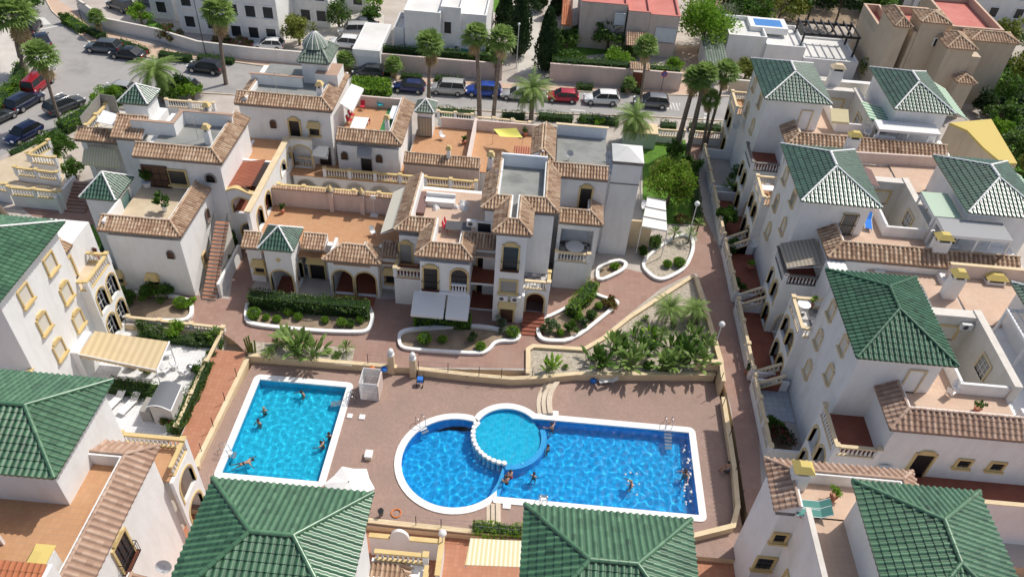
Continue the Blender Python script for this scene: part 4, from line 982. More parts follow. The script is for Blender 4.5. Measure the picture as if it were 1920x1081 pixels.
for poly in (small, big):
    pe = offset(poly, .12); xs = [p[0] for p in pe]; ys = [p[1] for p in pe]; dx = .085; X0, Y0 = min(xs), min(ys); nx = int((max(xs)-X0)/dx)+1; ny_ = int((max(ys)-Y0)/dx)+1; idx = {}; g = MB()
    def vid(i, j):
        if (i, j) not in idx: x, y = X0+i*dx, Y0+j*dx; idx[i, j] = len(g.v); g.v.append((x, y, ZD-.10+wave(x, y))); g.r.append(.5)
        return idx[i, j]
    mi_ = g.mi('water')
    for i in range(nx):
        for j in range(ny_):
            if inside_poly(X0+(i+.5)*dx, Y0+(j+.5)*dx, pe): g.f.append((vid(i, j), vid(i+1, j), vid(i+1, j+1), vid(i, j+1))); g.m.append(mi_); g.sm.append(True)
    structure(g, 'water').cycles.is_caustics_caster = True
for o_ in list(C.objects):
    if o_.name.startswith('pool_basin') or o_.name.startswith('pool_ledge'): o_.cycles.is_caustics_receiver = True
def coping(poly, w, name, rc=.5):
    g = MB(); o = offset(poly, w); i_ = offset(poly, -.03); O2 = []; I2 = []
    for k in range(len(poly)):
        a, b, c = Vector(poly[k-1]), Vector(poly[k]), Vector(poly[(k+1) % len(poly)]); u = (b-a).normalized(); v = (c-b).normalized()
        if u.x*v.y-u.y*v.x > .8:
            n1 = Vector((u.y, -u.x)); n2 = Vector((v.y, -v.x)); cc = b+(n1+n2)*(w-rc)
            for t_ in range(6):
                q = (n1*cos(pi/2*t_/5)+n2*sin(pi/2*t_/5)); q = cc+q*rc; O2.append((q.x, q.y)); I2.append(i_[k])
        else: O2.append(o[k]); I2.append(i_[k])
    o, i_ = O2, I2; n = len(o)
    def dist(p):
        best = 9
        for k in range(len(poly)):
            a, b = Vector(poly[k-1]), Vector(poly[k]); t_ = max(0, min(1, (p-a).dot(b-a)/(b-a).length_squared)); best = min(best, (a+(b-a)*t_-p).length)
        return best
    base = offset(poly, 0)
    src = []
    for k in range(len(poly)):
        a, b, c = Vector(poly[k-1]), Vector(poly[k]), Vector(poly[(k+1) % len(poly)]); u = (b-a).normalized(); v = (c-b).normalized(); src += [b]*(6 if u.x*v.y-u.y*v.x > .8 else 1)
    o2 = []
    for q, b in zip(o, src):
        q = Vector(q); d = q-b; t_ = 1.0
        while t_ > .05 and dist(b+d*t_) < min(d.length, w)*t_-.03: t_ -= .04
        q = b+d*t_; o2.append((q.x, q.y))
    o = o2
    for i in range(n):
        j = (i+1) % n; z1 = ZD+.09
        g.face([(*i_[i], z1), (*o[i], z1), (*o[j], z1), (*i_[j], z1)][::1], 'coping'); g.face([(*o[i], ZD-.02), (*o[j], ZD-.02), (*o[j], z1), (*o[i], z1)], 'coping')
        g.face([(*i_[j], ZD-.06), (*i_[i], ZD-.06), (*i_[i], z1), (*i_[j], z1)], 'coping')
    return structure(g, name)
def roundcorners(poly, w, r=.55):
    return poly
coping(small, .48, 'pool_rim'); coping(big, .50, 'pool_rim')
# white stepping bollards along the circle
for i, a in enumerate([x for x in range(-92-180+80, -92, 8)]):
    pass
bl = [math.degrees(math.atan2(U(px, py, ZD).y-SC.y, U(px, py, ZD).x-SC.x)) for px, py in ((884, 792), (945, 872))]
a0, a1 = bl[0] % 360, bl[1] % 360
for i in range(13):
    a = rad(a0+(a1-a0)*i/12); x, y = SC.x+(SR+.05)*cos(a), SC.y+(SR+.05)*sin(a); g = MB()
    g.lathe((x, y, ZD-1.3), [(.13, 0), (.13, 1.25), (.21, 1.27), (.22, 1.42), (.17, 1.5)], 'coping', 12)
    g.build('pool_bollard', None, org=(x, y, ZD-1.3), label='white concrete bollard in the row along the round paddling pool', category='bollard', group='white bollards round the paddling pool')
# deck steps (two short flights)
def curved_steps(p0, p1, bow, n, w, dx, name='deck_steps'):
    P, Q = U(*p0, ZD), U(*p1, ZD); g = MB()
    for k in range(n):
        pts = []
        for i in range(9):
            t_ = i/8; p = P.lerp(Q, t_); pts.append((p.x-bow*sin(pi*t_)+dx*k, p.y))
        q = [(x+w, y) for x, y in pts][::-1]
        for i in range(8):
            g.prism([pts[i], pts[i+1], q[7-i], q[8-i]], ZD-.01, ZD+.06+.13*k, 'limestone', bottom=False)
    return structure(g, name)
curved_steps((1022, 716), (1008, 776), .35, 3, .42, .40, 'steps'); curved_steps((912, 945), (912, 984), 0.0, 3, .33, .33, 'steps')
g = MB(); p = U(1010, 944, ZD); 
# walls of the compound
def lowwall(px, z0, z1, w=.28, mat='sandwall', cop='ochre_pale', zpx=None, name='garden_wall', label='', closed=False):
    P = [U(a, b, z1 if zpx is None else zpx) for a, b in px]; mb = MB(); cp = MB()
    for i, (p, q) in enumerate(zip(P, P[1:])):
        t = (q-p).to_2d(); L = t.length; t.normalize(); n = Vector((-t.y, t.x)); e = .001*i
        mb.obox((p+q)/2, t, n, L/2+.02, w/2-e, z0, z1-.06-e, mat); cp.obox((p+q)/2, t, n, L/2+w*.35, w/2+.04-e, z1-.06-e, z1-e, cop)
    o = thing(name, label, 'wall', tuple(P[0])); mb.build('masonry', o); cp.build('coping', o); return o
lowwall([(468, 664), (605, 675), (742, 686)], ZS-.2, .08, label='sand coloured low wall between the left pool and the palm bed')
lowwall([(785, 690), (880, 701), (960, 708), (1010, 706), (1080, 699), (1340, 700)], ZS-.2, .08, label='long sand coloured retaining wall north of the large pool')
lowwall([(1306, 676), (1352, 676), (1357, 712)], ZS-.2, 1.1, mat='sandwall', label='taller beige corner wall at the top right of the pool deck')
lowwall([(1357, 745), (1378, 880), (1384, 948), (1375, 984), (1298, 1003)], ZS-.2, .05, label='beige wall closing the pool deck along the shaded alley')
lowwall([(465, 668), (418, 765), (370, 862), (369, 872)], ZS-.2, -.15, label='beige kerb wall along the terracotta ramp left of the pool')
lowwall([(672, 972), (780, 984), (880, 994), (985, 1001)], ZS-.2, ZD+.22, label='low beige wall at the foot of the deck, behind the green roofs')
def gatepost(px, py, label):
    p = U(px, py, ZD); g = MB(); o = thing('gate_pillar', label, 'pillar', tuple(p), 'gate pillars'); g.box(p.x-.25, p.x+.25, p.y-.25, p.y+.25, ZD-.1, ZD+2.1, 'sandwall'); g.build('pillar_shaft', o)
    b = MB(); b.lathe((p.x, p.y, ZD+2.1), [(.3, 0), (.3, .06), (.12, .12), (.2, .25), (.24, .4), (.18, .56), (.02, .62)], 'coping', 12); b.build('ball', o)
gatepost(735, 697, 'sand coloured gate pillar with white ball, left of the pool gate'); gatepost(775, 704, 'sand coloured gate pillar with white ball, right of the pool gate')
# rail fences
def fence(px, z, h=1.05, label='', n=4, mesh=True, zpx=None, post_every=None):
    P = [U(a, b, z if zpx is None else zpx) for a, b in px]; o = thing('wire_fence', label, 'fence', tuple(P[0])); 
    m_ = MB()
    for p, q in zip(P, P[1:]):
        L = (q-p).length; t = (q-p)/L; k = max(1, round(L/2.4))
        for i in range(k+1):
            c = p+t*(L*i/k); po = MB(); po.tube([(c.x, c.y, z), (c.x, c.y, z+h)], .03, 'iron', 5); po.build('post', o)
        if mesh:
            for zz in (.12, h*.5, h-.05): m_.tube([(p.x, p.y, z+zz), (q.x, q.y, z+zz)], .010, 'steel', 3)
            nn = int(L/.3)
            for i in range(nn): c = p+t*(L*i/nn); m_.tube([(c.x, c.y, z+.1), (c.x, c.y, z+h-.05)], .005, 'steel', 3, cap=False)
    if mesh: m_.build('wire_panel', o)
    return o
fence([(690, 680), (733, 684)], .06, label='short wire fence on the wall just left of the pool gate')
fence([(785, 693), (840, 697), (898, 704), (940, 707), (998, 705)], .06, label='wire fence on the wall right of the pool gate')
fence([(690, 976), (780, 983), (827, 988), (888, 992), (935, 997), (975, 1000)], ZD+.2, label='wire fence along the foot of the pool deck', zpx=ZD+.2)
fence([(463, 668), (444, 705), (422, 750), (400, 798), (378, 845)], -.15, .95, label='black posts along the kerb wall beside the terracotta ramp', mesh=False)
fence([(1345, 700), (1352, 712)], 1.1, .9, label='black posts on the tall corner wall', mesh=False)
fence([(1355, 760), (1368, 815), (1380, 880), (1388, 935)], .05, 1.1, label='black posts on the wall by the shaded alley', mesh=False)
# ================================================================ THE GREEN-ROOFED TOWER HOUSES
def win_w(root, face, x, y, z, **k):
    return opening(root, face, x, y, z+.05, w=.9, h=1.15, hood='arc', fw=.07, frame='ochre_pale', **k)
def house_right(dy, label, capmat, mat, dx=0, extras=()):
    y = lambda v: v+dy
    X = lambda v: v+dx
    r = thing('tower_house', label, 'house', (X(22.6), y(36.8), 0), 'white tower houses on the right')
    wallbox(r, X(22.6), X(28.1), y(36.8), y(44.6), -1.2, 11.85)
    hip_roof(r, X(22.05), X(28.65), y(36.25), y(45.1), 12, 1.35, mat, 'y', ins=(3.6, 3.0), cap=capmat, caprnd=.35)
    for (yy, z) in ((42.7, 9.6), (39.2, 9.6), (42.7, 6.6), (39.2, 6.6), (42.3, 3.7)):
        if dy < 30 or z > 4: win_w(r, 'W', X(22.6), y(yy), z, pane='blind_grey' if (dy > 5 and (yy < 40) and z > 9) or (dy > 5 and yy == 42.7 and z < 7) else 'blind')
    dp = MB(); dp.tube([(X(22.5), y(44.3), 11.9), (X(22.5), y(44.3), 6)], .05, 'acwhite', 6); dp.tube([(X(25.3), y(36.7), 11.9), (X(25.3), y(36.7), 8.8)], .05, 'acwhite', 6) if 0 else None; dp.build('downpipe', r)
    # arcaded balcony block to the north of the tower
    bx0, by0, by1, zf = X(21.75), y(44.25), y(48.05), 5.75
    arch_wall(r, 'W', (bx0, by1), by1-by0, -1.2, zf, [(1.05, 1.35, 3.2, 5.2), (2.75, 1.35, 3.2, 5.2), (1.05, 1.35, .05, 2.4), (2.75, 1.35, .05, 2.4)], th=.25)
    wallbox(r, bx0+.25, X(22.6), by0, by0+.2, -1.2, zf-.003); wallbox(r, bx0+.25, X(24.5), by1-.2, by1-.003, -1.2, zf-.003)
    wallbox(r, X(22.75), X(24.5), by0+.2, by1-.2, -1.2, zf-.01, 'dark' if 0 else 'cream')
    for c in (1.05, 2.75):
        for zb in (3.2, .05): opening(r, 'W', X(22.75), by1-c, zb, w=1.2, h=1.9, arch=True, pane='glass_dark', bars='i', sill=False, fw=.08)
    sheet(r, bx0+.02, X(24.5), by0+.02, by1-.02, zf, 'terracotta' if dy else 'checker', 'balcony_floor')
    wallbox(r, X(24.5), X(26), by0, by1+2.6, -1.2, 8.6)
    balustrade(r, (bx0+.12, by1-.12), (bx0+.12, by0+.12), zf, every=3.7); balustrade(r, (bx0+.3, by1-.12), (X(24.4), by1-.12), zf, ends=(0, 0), every=5); balustrade(r, (bx0+.3, by0+.12), (X(22.5), by0+.12), zf, ends=(0, 0), every=5)
    # lower balcony block to the south
    lx0, ly0, ly1, lz = X(21.75), y(33.15), y(36.85), 5.7
    arch_wall(r, 'W', (lx0, ly1), ly1-ly0, -1.2, lz, [(1.0, 1.3, 2.9, 5.0), (2.7, 1.3, 2.9, 5.0), (1.0, 1.3, .05, 2.3), (2.7, 1.3, .05, 2.3)])
    arch_wall(r, 'S', (lx0+.25, ly0), X(24.9)-lx0-.25, -1.2, lz-.002, [(1.3, 1.8, .05, 2.4)], th=.22, frame='ochre_pale')
    wallbox(r, X(22.75), X(24.9), ly0+.22, ly1, -1.2, lz-.01, 'cream')
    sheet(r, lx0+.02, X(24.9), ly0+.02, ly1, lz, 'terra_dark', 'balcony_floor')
    balustrade(r, (lx0+.12, ly1-.1), (lx0+.12, ly0+.12), lz, every=3.6, rail='trim_shade_grey' if dy else 'ochre_pale'); balustrade(r, (lx0+.3, ly0+.12), (X(24.7), ly0+.12), lz, ends=(0, 1), every=5, rail='trim_shade_grey' if dy else 'ochre_pale')
    # terrace storey
    x1 = X(41)
    wallbox(r, X(24.9), X(30.1), y(33.55), y(36.8), -1.2, 8.6); wallbox(r, X(28.1), X(30.1), y(36.8), y(48.6), -1.2, 8.6, top='palefloor')
    wallbox(r, X(30.1), X(33.6), y(33.55), y(37.2), -1.2, 8.6); wallbox(r, X(33.6), x1, y(33.55), y(47.6), -1.2, 8.55)
    tile_band(r, [(X(24.5), y(37.0)), (X(24.5), y(33.15)), (X(33.3) if dy == 0 else X(40.2), y(33.15))], 8.9, 1.25, .75, 'tile_pink' if dy == 0 else 'tile_brown', pitch=.38, down=8.6)
    sheet(r, X(25.9), X(28.1), y(34.6), y(36.8), 8.7, 'terra_pink'); sheet(r, X(28.1), X(30.15), y(34.6), y(44.5), 8.7, 'terra_pink'); sheet(r, X(30.15), X(33.5), y(34.6), y(37.0), 8.7, 'terra_pink')
    # light well; cream on its far walls puts bounced light into the colour
    wallbox(r, X(30.1), X(30.3), y(37.2), y(43.6), 2, 9.75); wallbox(r, X(30.1), X(33.6), y(37.0), y(37.2), 2, 9.7)
    wallbox(r, X(30.1), X(33.6), y(43.5), y(44.3), 2, 10.0, 'cream'); wallbox(r, X(33.45), X(34.0), y(36.8), y(44.3), 2, 10.1, 'cream')
    sheet(r, X(30.3), X(33.45), y(37.2), y(43.5), 3.0, 'palefloor', 'well_floor')
    opening(r, 'W', X(33.45), y(40.2), 7.6, w=1.3, h=1.4, frame='ochre_pale', pane='blind_grey', sill=False, bars='w'); opening(r, 'W', X(33.45), y(38.2), 6.3, w=1.1, h=1.3, frame='ochre', sill=False)
    opening(r, 'S', X(31.9), y(43.5), 7.7, w=1.3, h=1.3, frame='ochre', sill=False)
    wallbox(r, X(33.2), X(35.2), y(34.7), y(35.1), 8.6, 9.9)
    # door from the tower to the terrace
    opening(r, 'S', X(26.7), y(36.8), 8.72, w=1.0, h=2.1, frame='ochre_pale', pane='whitepaint' if dy in (0, 34.6) else 'blind_grey', sill=False, fw=.1, grille=(dy not in (0, 34.6)), name='door')
    return r
def yy_(v): return v
r3 = house_right(0, 'white house with emerald hip roof and green ridge caps, right of the deck corner', 'tile_emerald', 'tile_emerald')
wallbox(r3, 33.6, 41, 44.3, 50.9, -1.2, 8.5); sheet(r3, 34.05, 41, 44.3, 49.8, 8.7, 'terra_pink')
parapet(r3, [(33.9, 49.9), (40.9, 49.9)], 8.6, 9.9, mat='pinkwall', cop='ochre_pale')
wallbox(r3, 28.1, 33.6, 48.6, 50.6, -1.2, 8.0, top='terra_pink'); wallbox(r3, 31.6, 33.9, 44.3, 48.6, -1.2, 8.6, top='terra_pink')
chimney(r3, 33.2, 47.4, 8.5, 10.6, 1.0, 'yellowroof', .8)
# south face of unit 3
wallbox(r3, 24.9, 41, 33.25, 33.55, -1.2, 8.58)
opening(r3, 'S', 27.8, 33.25, 4.3, w=1.2, h=2.3, frame='ochre', pane='dark', sill=False, hood='arc', name='door')
for xx in (30.5, 32.7): opening(r3, 'S', xx, 33.25, 5.7, w=.8, h=.7, frame='ochre', pane='glass_dark', bars='i')
f = MB(); f.box(26.9, 41, 31.2, 33.24, 4.0, 4.2, 'terra_dark'); f.build('walkway', r3)
parapet(r3, [(27.0, 33.2), (27.0, 31.2), (41, 31.2)], 4.0, 4.75, mat='white', cop='ochre_pale')
wallbox(r3, 27.3, 41, 31.3, 31.5, -1.2, 4.0)
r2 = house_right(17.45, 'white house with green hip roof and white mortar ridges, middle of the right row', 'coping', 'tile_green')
wallbox(r2, 33.6, 41, 61.7, 68.4, -1.2, 8.5); sheet(r2, 34.05, 41, 61.7, 67.4, 8.7, 'terra_pink'); wallbox(r2, 28.1, 33.6, 66.0, 68.0, -1.2, 8.0, top='palefloor'); wallbox(r2, 31.0, 33.9, 61.7, 66.0, -1.2, 8.6, top='terra_pink')
parapet(r2, [(28.4, 66.0), (40.9, 66.6)], 8.6, 9.8, mat='pinkwall'); chimney(r2, 30.2, 66.9, 8.5, 10.8, 1.1, 'yellowroof', .7); chimney(r2, 33.6, 51.7+.3, 8.6, 10.6, 1.2, 'yellowroof', .8); chimney(r2, 37.6, 49.6, 6, 8.9, 1.5, 'yellowroof', .9)
wallbox(r2, 24.9, 41, 50.7, 51.0, -1.2, 8.58)
for xx in (32.4, 35.0): opening(r2, 'S', xx, 50.7, 6.4, w=.9, h=.75, frame='ochre', pane='glass_dark', bars='i')
r1 = house_right(34.6, 'white house with green hip roof at the street end of the right row', 'coping', 'tile_green')
wallbox(r1, 33.6, 41, 78.9, 84, -1.2, 8.5); chimney(r1, 31.4, 79.6, 8.5, 11.6, 1.3, 'ochre_pale', .8); wallbox(r1, 28.1, 33.6, 83.2, 84.5, -1.2, 8)
parapet(r1, [(29.5, 80.5), (36.5, 80.5)], 8.6, 9.9, mat='cream'); sheet(r1, 28.1, 34, 79, 84, 8.65, 'palefloor')
# eastern twins: roofs seen beyond the first row
def tower_east(x0, x1, y0, y1, label, cap='coping'):
    r = thing('tower_house', label, 'house', (x0, y0, 0), 'white tower houses beyond the right row')
    wallbox(r, x0+.5, x1-.5, y0+.5, y1-.5, -1.2, 11.85); hip_roof(r, x0, x1, y0, y1, 12, 1.35, 'tile_green', 'y', ins=(3.6, 3.2), cap=cap, caprnd=.35); return r
e1 = tower_east(34.75, 40.7, 70.95, 80.0, 'white tower with green hip roof beside the beige house, striped awnings below')
e2 = tower_east(35.75, 42.4, 54.1, 62.8, 'white tower with green hip roof and a pale pergola in front, near the yellow roof')
e3 = tower_east(35.75, 42.4, 36.6, 45.5, 'white tower cut by the right edge, only a green roof corner seen')
def flatpanel(root, pts, mat, th=.08, name='panel'):
    mb = MB(); P = [Vector(p) for p in pts]; n = (P[1]-P[0]).cross(P[2]-P[0]).normalized()
    if n.z < 0: P = P[::-1]; n = -n
    mb.face(P, mat); mb.face([p-n*th for p in P][::-1], mat)
    for i in range(len(P)): a, b = P[i], P[(i+1) % len(P)]; mb.face([a-n*th, b-n*th, b, a], mat)
    return mb.build(name, root)
# pergolas and awnings of the right rows
def pergola(label, x0, x1, y0, y1, z0, z1, cover, posts='whitepaint', cover_z=None, group='terrace pergolas', beams=5, solid=True):
    o = thing('pergola', label, 'pergola', (x0, y0, z0), group)
    for x in (x0, (x0+x1)/2, x1):
        for y in (y0, y1): p = MB(); p.box(x-.08, x+.08, y-.08, y+.08, z0, z1, posts); p.build('post', o)
    b = MB(); b.box(x0-.1, x1+.1, y0-.1, y0+.1, z1, z1+.22, posts); b.box(x0-.1, x1+.1, y1-.1, y1+.1, z1, z1+.22, posts); b.box(x0-.1, x0+.1, y0+.1, y1-.1, z1, z1+.22, posts); b.box(x1-.1, x1+.1, y0+.1, y1-.1, z1, z1+.22, posts)
    for i in range(1, beams): x = x0+(x1-x0)*i/beams; b.box(x-.04, x+.04, y0+.1, y1-.1, z1+.03, z1+.18, posts)
    b.build('beams', o)
    if solid: flatpanel(o, [(x0-.1, y0-.1, z1+.25), (x1+.1, y0-.1, z1+.25), (x1+.1, y1+.1, z1+.3), (x0-.1, y1+.1, z1+.3)], cover, .05, 'cover')
    return o
pergola('white pergola with grey cloth on the tiled terrace of the middle house', 33.6, 38.8, 51.9, 54.0, 8.7, 11.0, 'fabric_grey')
pergola('glazed veranda with pale green roof under the far green tower', 33.6, 35.7, 54.6, 57.9, 8.7, 10.9, 'greenpanel')
pergola('white flat canopy at the foot of the far tower, beside the satellite dish', 33.4, 39.2, 69.4, 71.0, 7.6, 10.4, 'fabric_white')
awning('striped_awning', 'green and cream striped awning left of the far green tower', ((33.0, 75.0, 10.6), (33.0, 71.4, 10.6)), ((36.0, 75.0, 10.0), (36.0, 71.4, 10.0)), 'stripe_green')
awning('striped_awning', 'green and cream striped awning on the sunny side of the far green tower', ((40.3, 79.4, 11.9), (40.3, 73.0, 11.9)), ((43.2, 79.4, 10.6), (43.2, 73.0, 10.6)), 'stripe_green')
awning('striped_awning', 'green and cream striped awning on the sunny side of the tower by the yellow roof', ((41.9, 62.6, 11.9), (41.9, 56, 11.9)), ((44.2, 62.6, 10.8), (44.2, 56, 10.8)), 'stripe_green')
awning('beige_awning', 'brown and cream striped awning over the lower balcony of the middle house', ((24.5, 54.2, 8.0), (24.5, 50.9, 8.0)), ((21.8, 54.2, 7.2), (21.8, 50.9, 7.2)), 'stripe_brown')
awning('brown_awning', 'dark brown awning beside the middle green roof', ((28.7, 63.0, 10.8), (28.7, 59.8, 10.8)), ((30.9, 62.6, 10.1), (30.9, 59.8, 10.1)), 'brownfab')
awning('cream_awning', 'small peach awning on the terrace of the street-end house', ((29.4, 72.9, 10.6), (31.2, 72.9, 10.6)), ((29.4, 71.5, 9.9), (31.2, 71.5, 9.9)), 'fabric_cream')
pergola('blue and cream covered veranda at the right edge', 35.2, 40, 40.0, 43.5, 8.7, 10.9, 'fabric_white', beams=8, solid=False)
# yellow roof and beige house at the far right
yr = thing('yellow_roofed_house', 'low house with bright yellow flat roof behind the right towers', 'house', (42, 66, 0))
p = [U(a, b, 6.5) for a, b in ((1779, 233), (1857, 226), (1906, 309), (1878, 309), (1843, 280), (1812, 247))]
g = MB(); g.prism([(q.x, q.y) for q in p], -1, 6.45, 'beige'); g.build('wall', yr); g = MB(); g.prism([(q.x, q.y) for q in p], 6.452, 6.7, 'yellowroof'); g.build('roof', yr)
# ---------------------------------------------------------------- corner house bottom right (T4)
r4 = thing('tower_house', 'white corner house with light green hip roof, two green loungers on its terrace', 'house', (16.3, 18, ZS), 'white tower houses on the right')
wallbox(r4, 19.8, 25.8, 17.0, 26.1, ZS, 11.85); hip_roof(r4, 19.25, 26.35, 17.6, 26.6, 12, 1.35, 'tile_green2', 'y', ins=(3.6, 3.0), cap='tile_green2')
wallbox(r4, 16.2, 24.3, 26.2, 29.5, ZS, 8.6); wallbox(r4, 17.4, 19.8, 15, 26.2, ZS, 8.59)
tile_band(r4, [(24.9, 26.8), (24.9, 29.95), (15.8, 29.95), (15.8, 26.2)], 8.9, 1.2, .72, 'tile_pink', pitch=.39, down=8.6)
sheet(r4, 17.2, 24.0, 26.1, 28.6, 8.7, 'terra_pink'); sheet(r4, 17.6, 19.85, 20.9, 26.2, 8.7, 'terra_pink')
parapet(r4, [(17.5, 26.1), (17.5, 20)], 8.6, 9.55, mat='white', cop='cream'); parapet(r4, [(17.5, 21.6), (19.8, 21.6)], 8.6, 9.5, mat='white', cop='ochre_pale')
chimney(r4, 17.4, 28.3, 8.7, 10.2, 1.0, 'yellowroof', .8)
opening(r4, 'S', 16.8, 26.2, 5.9, w=.7, h=.8, frame='ochre', pane='glass_dark', bars='i'); opening(r4, 'S', 16.7, 26.2, 2.6, w=1.0, h=1.3, frame='ochre', pane='glass_dark', bars='i'); opening(r4, 'W', 17.4, 24.2, 3.0, w=1.0, h=2.0, frame='ochre', pane='blind')
wallbox(r4, 13.2, 15.3, 22.0, 24.6, ZS, 2.4); tile_band(r4, [(13.4, 24.9), (13.4, 21)], 2.6, 1.3, .6, 'tile_brown', down=2)
# ================================================================ LEFT GROUP
def tower_left():
    r = thing('tower_house', 'white house with green roof and three rows of cream shuttered windows, left edge', 'house', (-34, 35, 0), 'white tower houses on the left')
    wallbox(r, -40, -33.85, 34.9, 42.5, ZS, 11.85)
    hip_roof(r, -40.4, -33.25, 34.3, 43.0, 12, 1.4, 'tile_green2', 'y', ins=(3.5, 3.2), cap='coping')
    for yy, zz in ((40.6, 9.7), (37.2, 9.7), (40.9, 6.6), (37.6, 6.6), (40.9, 3.7), (37.9, 3.6)): opening(r, 'E', -33.85, yy, zz-.35, w=1.05, h=1.3, hood='arc' if zz < 9 else None, frame='ochre', fw=.10)
    wallbox(r, -38, -34.8, 42.5, 47.5, -1, 8.4); tile_band(r, [(-34.5, 42.6), (-34.5, 44.4)], 8.6, .8, .5, 'tile_brown', down=8.3)
    opening(r, 'E', -34.8, 43.4, 5.8, w=1.0, h=2.0, frame='ochre', sill=False, name='door')
    x1, y0, y1, zf = -33.0, 42.3, 45.9, 5.75
    arch_wall(r, 'E', (x1, y0), y1-y0, -1, zf, [(.95, 1.3, 3.0, 5.2), (2.65, 1.3, 3.0, 5.2), (.95, 1.3, .05, 2.4), (2.65, 1.3, .05, 2.4)])
    wallbox(r, -34.8, x1-.25, y0, y0+.2, -1, zf-.003); wallbox(r, -34.8, x1-.25, y1-.2, y1-.003, -1, zf-.003); wallbox(r, -34.8, -33.4, y0+.2, y1-.2, -1, zf-.01, 'cream')
    for c in (.95, 2.65):
        for zb in (3.0, .05): opening(r, 'E', -33.4, y0+c, zb, w=1.25, h=2.0, arch=True, pane='glass_dark', bars='w', sill=False, fw=.06, frame='whitepaint')
    sheet(r, -34.8, x1-.02, y0+.02, y1-.02, zf, 'sandfloor', 'balcony_floor')
    balustrade(r, (x1-.12, y0+.12), (x1-.12, y1-.12), zf, rail='ochre', every=3.5); balustrade(r, (-34.7, y1-.12), (x1-.3, y1-.12), zf, rail='ochre', ends=(0, 0)); balustrade(r, (-34.0, y0+.12), (x1-.3, y0+.12), zf, rail='ochre', ends=(0, 0))
    wallbox(r, -38, -33.85, 31, 34.9, ZS, 4.0, 'pinkwall'); balustrade(r, (-33.95, 33.2), (-33.95, 34.8), 4.0, rail='ochre')
    return r
tower_left()
def hipx(label, x0, x1, y0, y1, mat, ridge0, ridge1, cap, group, base=ZS):
    r = thing('tower_house', label, 'house', (x0, y0, base), group)
    wallbox(r, x0+.5, x1-.5, y0+.5, y1-.5, base, 11.85); hip_roof(r, x0, x1, y0, y1, 12, 1.4, mat, 'x', ins=(ridge0-x0, x1-ridge1), cap=cap); return r
l2 = hipx('white house with green tiled roof at the left edge below the patio with loungers', -32.4, -23.4, 22.1, 28.95, 'tile_green2', -29, -26.3, 'tile_green2', 'white tower houses on the left')
# terrace wing of that house
wallbox(l2, -29.0, -20.95, 12, 26.4, ZS, 8.6); 
tile_band(l2, [(-20.55, 14.2), (-20.55, 26.85), (-26.6, 26.85)], 8.9, 1.3, .72, 'tile_pink', pitch=.39, down=8.6)
sheet(l2, -29, -22.0, 12, 25.4, 8.7, 'terracotta')
chimney(l2, -22.9, 18.2, 8.6, 10.2, .8, 'yellowroof', 1.9)
opening(l2, 'E', -20.95, 21.3, 5.4, w=1.3, h=2.3, frame='ochre', pane='glass_dark', sill=False, hood='arc', grille=False, bars='i', balc=True, name='door')
opening(l2, 'E', -20.95, 18.4, 5.6, w=.7, h=.9, frame='ochre', pane='glass_dark')
arch_wall(l2, 'E', (-20.35, 26.4), 2.75, ZS, 5.75, [(1.3, 1.8, 2.9, 5.1), (1.3, 1.8, -.6, 2.2)], th=.22)
wallbox(l2, -24.6, -20.58, 28.93, 29.15, ZS, 5.745); wallbox(l2, -24.6, -21.6, 26.4, 28.93, ZS, 5.7, 'cream')
sheet(l2, -24.6, -20.6, 26.5, 28.9, 5.75, 'terracotta', 'balcony_floor')
balustrade(l2, (-20.5, 26.9), (-20.5, 29.0), 5.75, rail='ochre', ends=(0, 1)); balustrade(l2, (-24.5, 29.03), (-20.7, 29.03), 5.75, rail='ochre', ends=(1, 0), every=4)
balustrade(l2, (-20.5, 23.6), (-20.5, 26.6), 5.75, rail='ochre', ends=(1, 0)) if 0 else None
# lower roofs under it
tile_band(l2, [(-18.9, 15), (-18.9, 20.6)], 5.0, 1.5, .6, 'tile_pink', down=3); tile_band(l2, [(-17.2, 20.2), (-20.9, 20.2)], 4.6, 1.2, .5, 'tile_brown', down=3)
wallbox(l2, -20.9, -17.5, 12, 19.6, ZS, 4.4)
mb = MB(); a = U(0, 1010, 10); b = U(115, 1020, 10); tile_face(mb, (-28.5, 12.5, 9.3), (-21.9, 12.5, 9.3), (0, 1), 5.4, 1.9, 0, 0, 'tile_orange', .30); mb.build('roof', l2)
wallbox(l2, -21.9, -21.7, 12, 18.0, 8.6, 11.1)
pergola('white glazed box on the roof terrace at the bottom left', -29.2, -26.2, 17.6, 20.0, 8.7, 10.4, 'glasspanel')
c3 = hipx('large green tiled hip roof house bottom centre-left, beside the white parasol', -15.4, -6.85, 15.7, 23.0, 'tile_green2', -12.0, -9.9, 'tile_green2', 'green roofed houses at the bottom edge')
bw = [U(a, b, 6.2) for a, b in ((690, 1024), (798, 1036))]; bn_ = (bw[0].y+bw[1].y)/2; bx_ = bw[1].x+.1
wallbox(c3, -7.4, bx_, bn_-1.8, bn_+.1, ZS, 4.9); wallbox(c3, -7.4, bx_, 12, bn_-1.8, ZS, 4.3); balustrade(c3, (-7.2, bn_), (bx_-.1, bn_), 4.95, rail='ochre', every=4, ends=(0, 1))
mb = MB(); tile_face(mb, (-7.35, bn_-1.9, 4.5), (bx_-.1, bn_-1.9, 4.5), (0, 1), 1.6, .7, 0, 1, 'tile_brown', .28); tile_face(mb, (bx_-.1, bn_-1.9, 4.5), (bx_-.1, bn_-.2, 4.5), (-1, 0), 1.6, .7, 1, 0, 'tile_brown', .28); mb.build('roof', c3)
balustrade(c3, (bx_, bn_-4), (bx_, bn_-.3), 4.4, rail='ochre', ends=(1, 0))
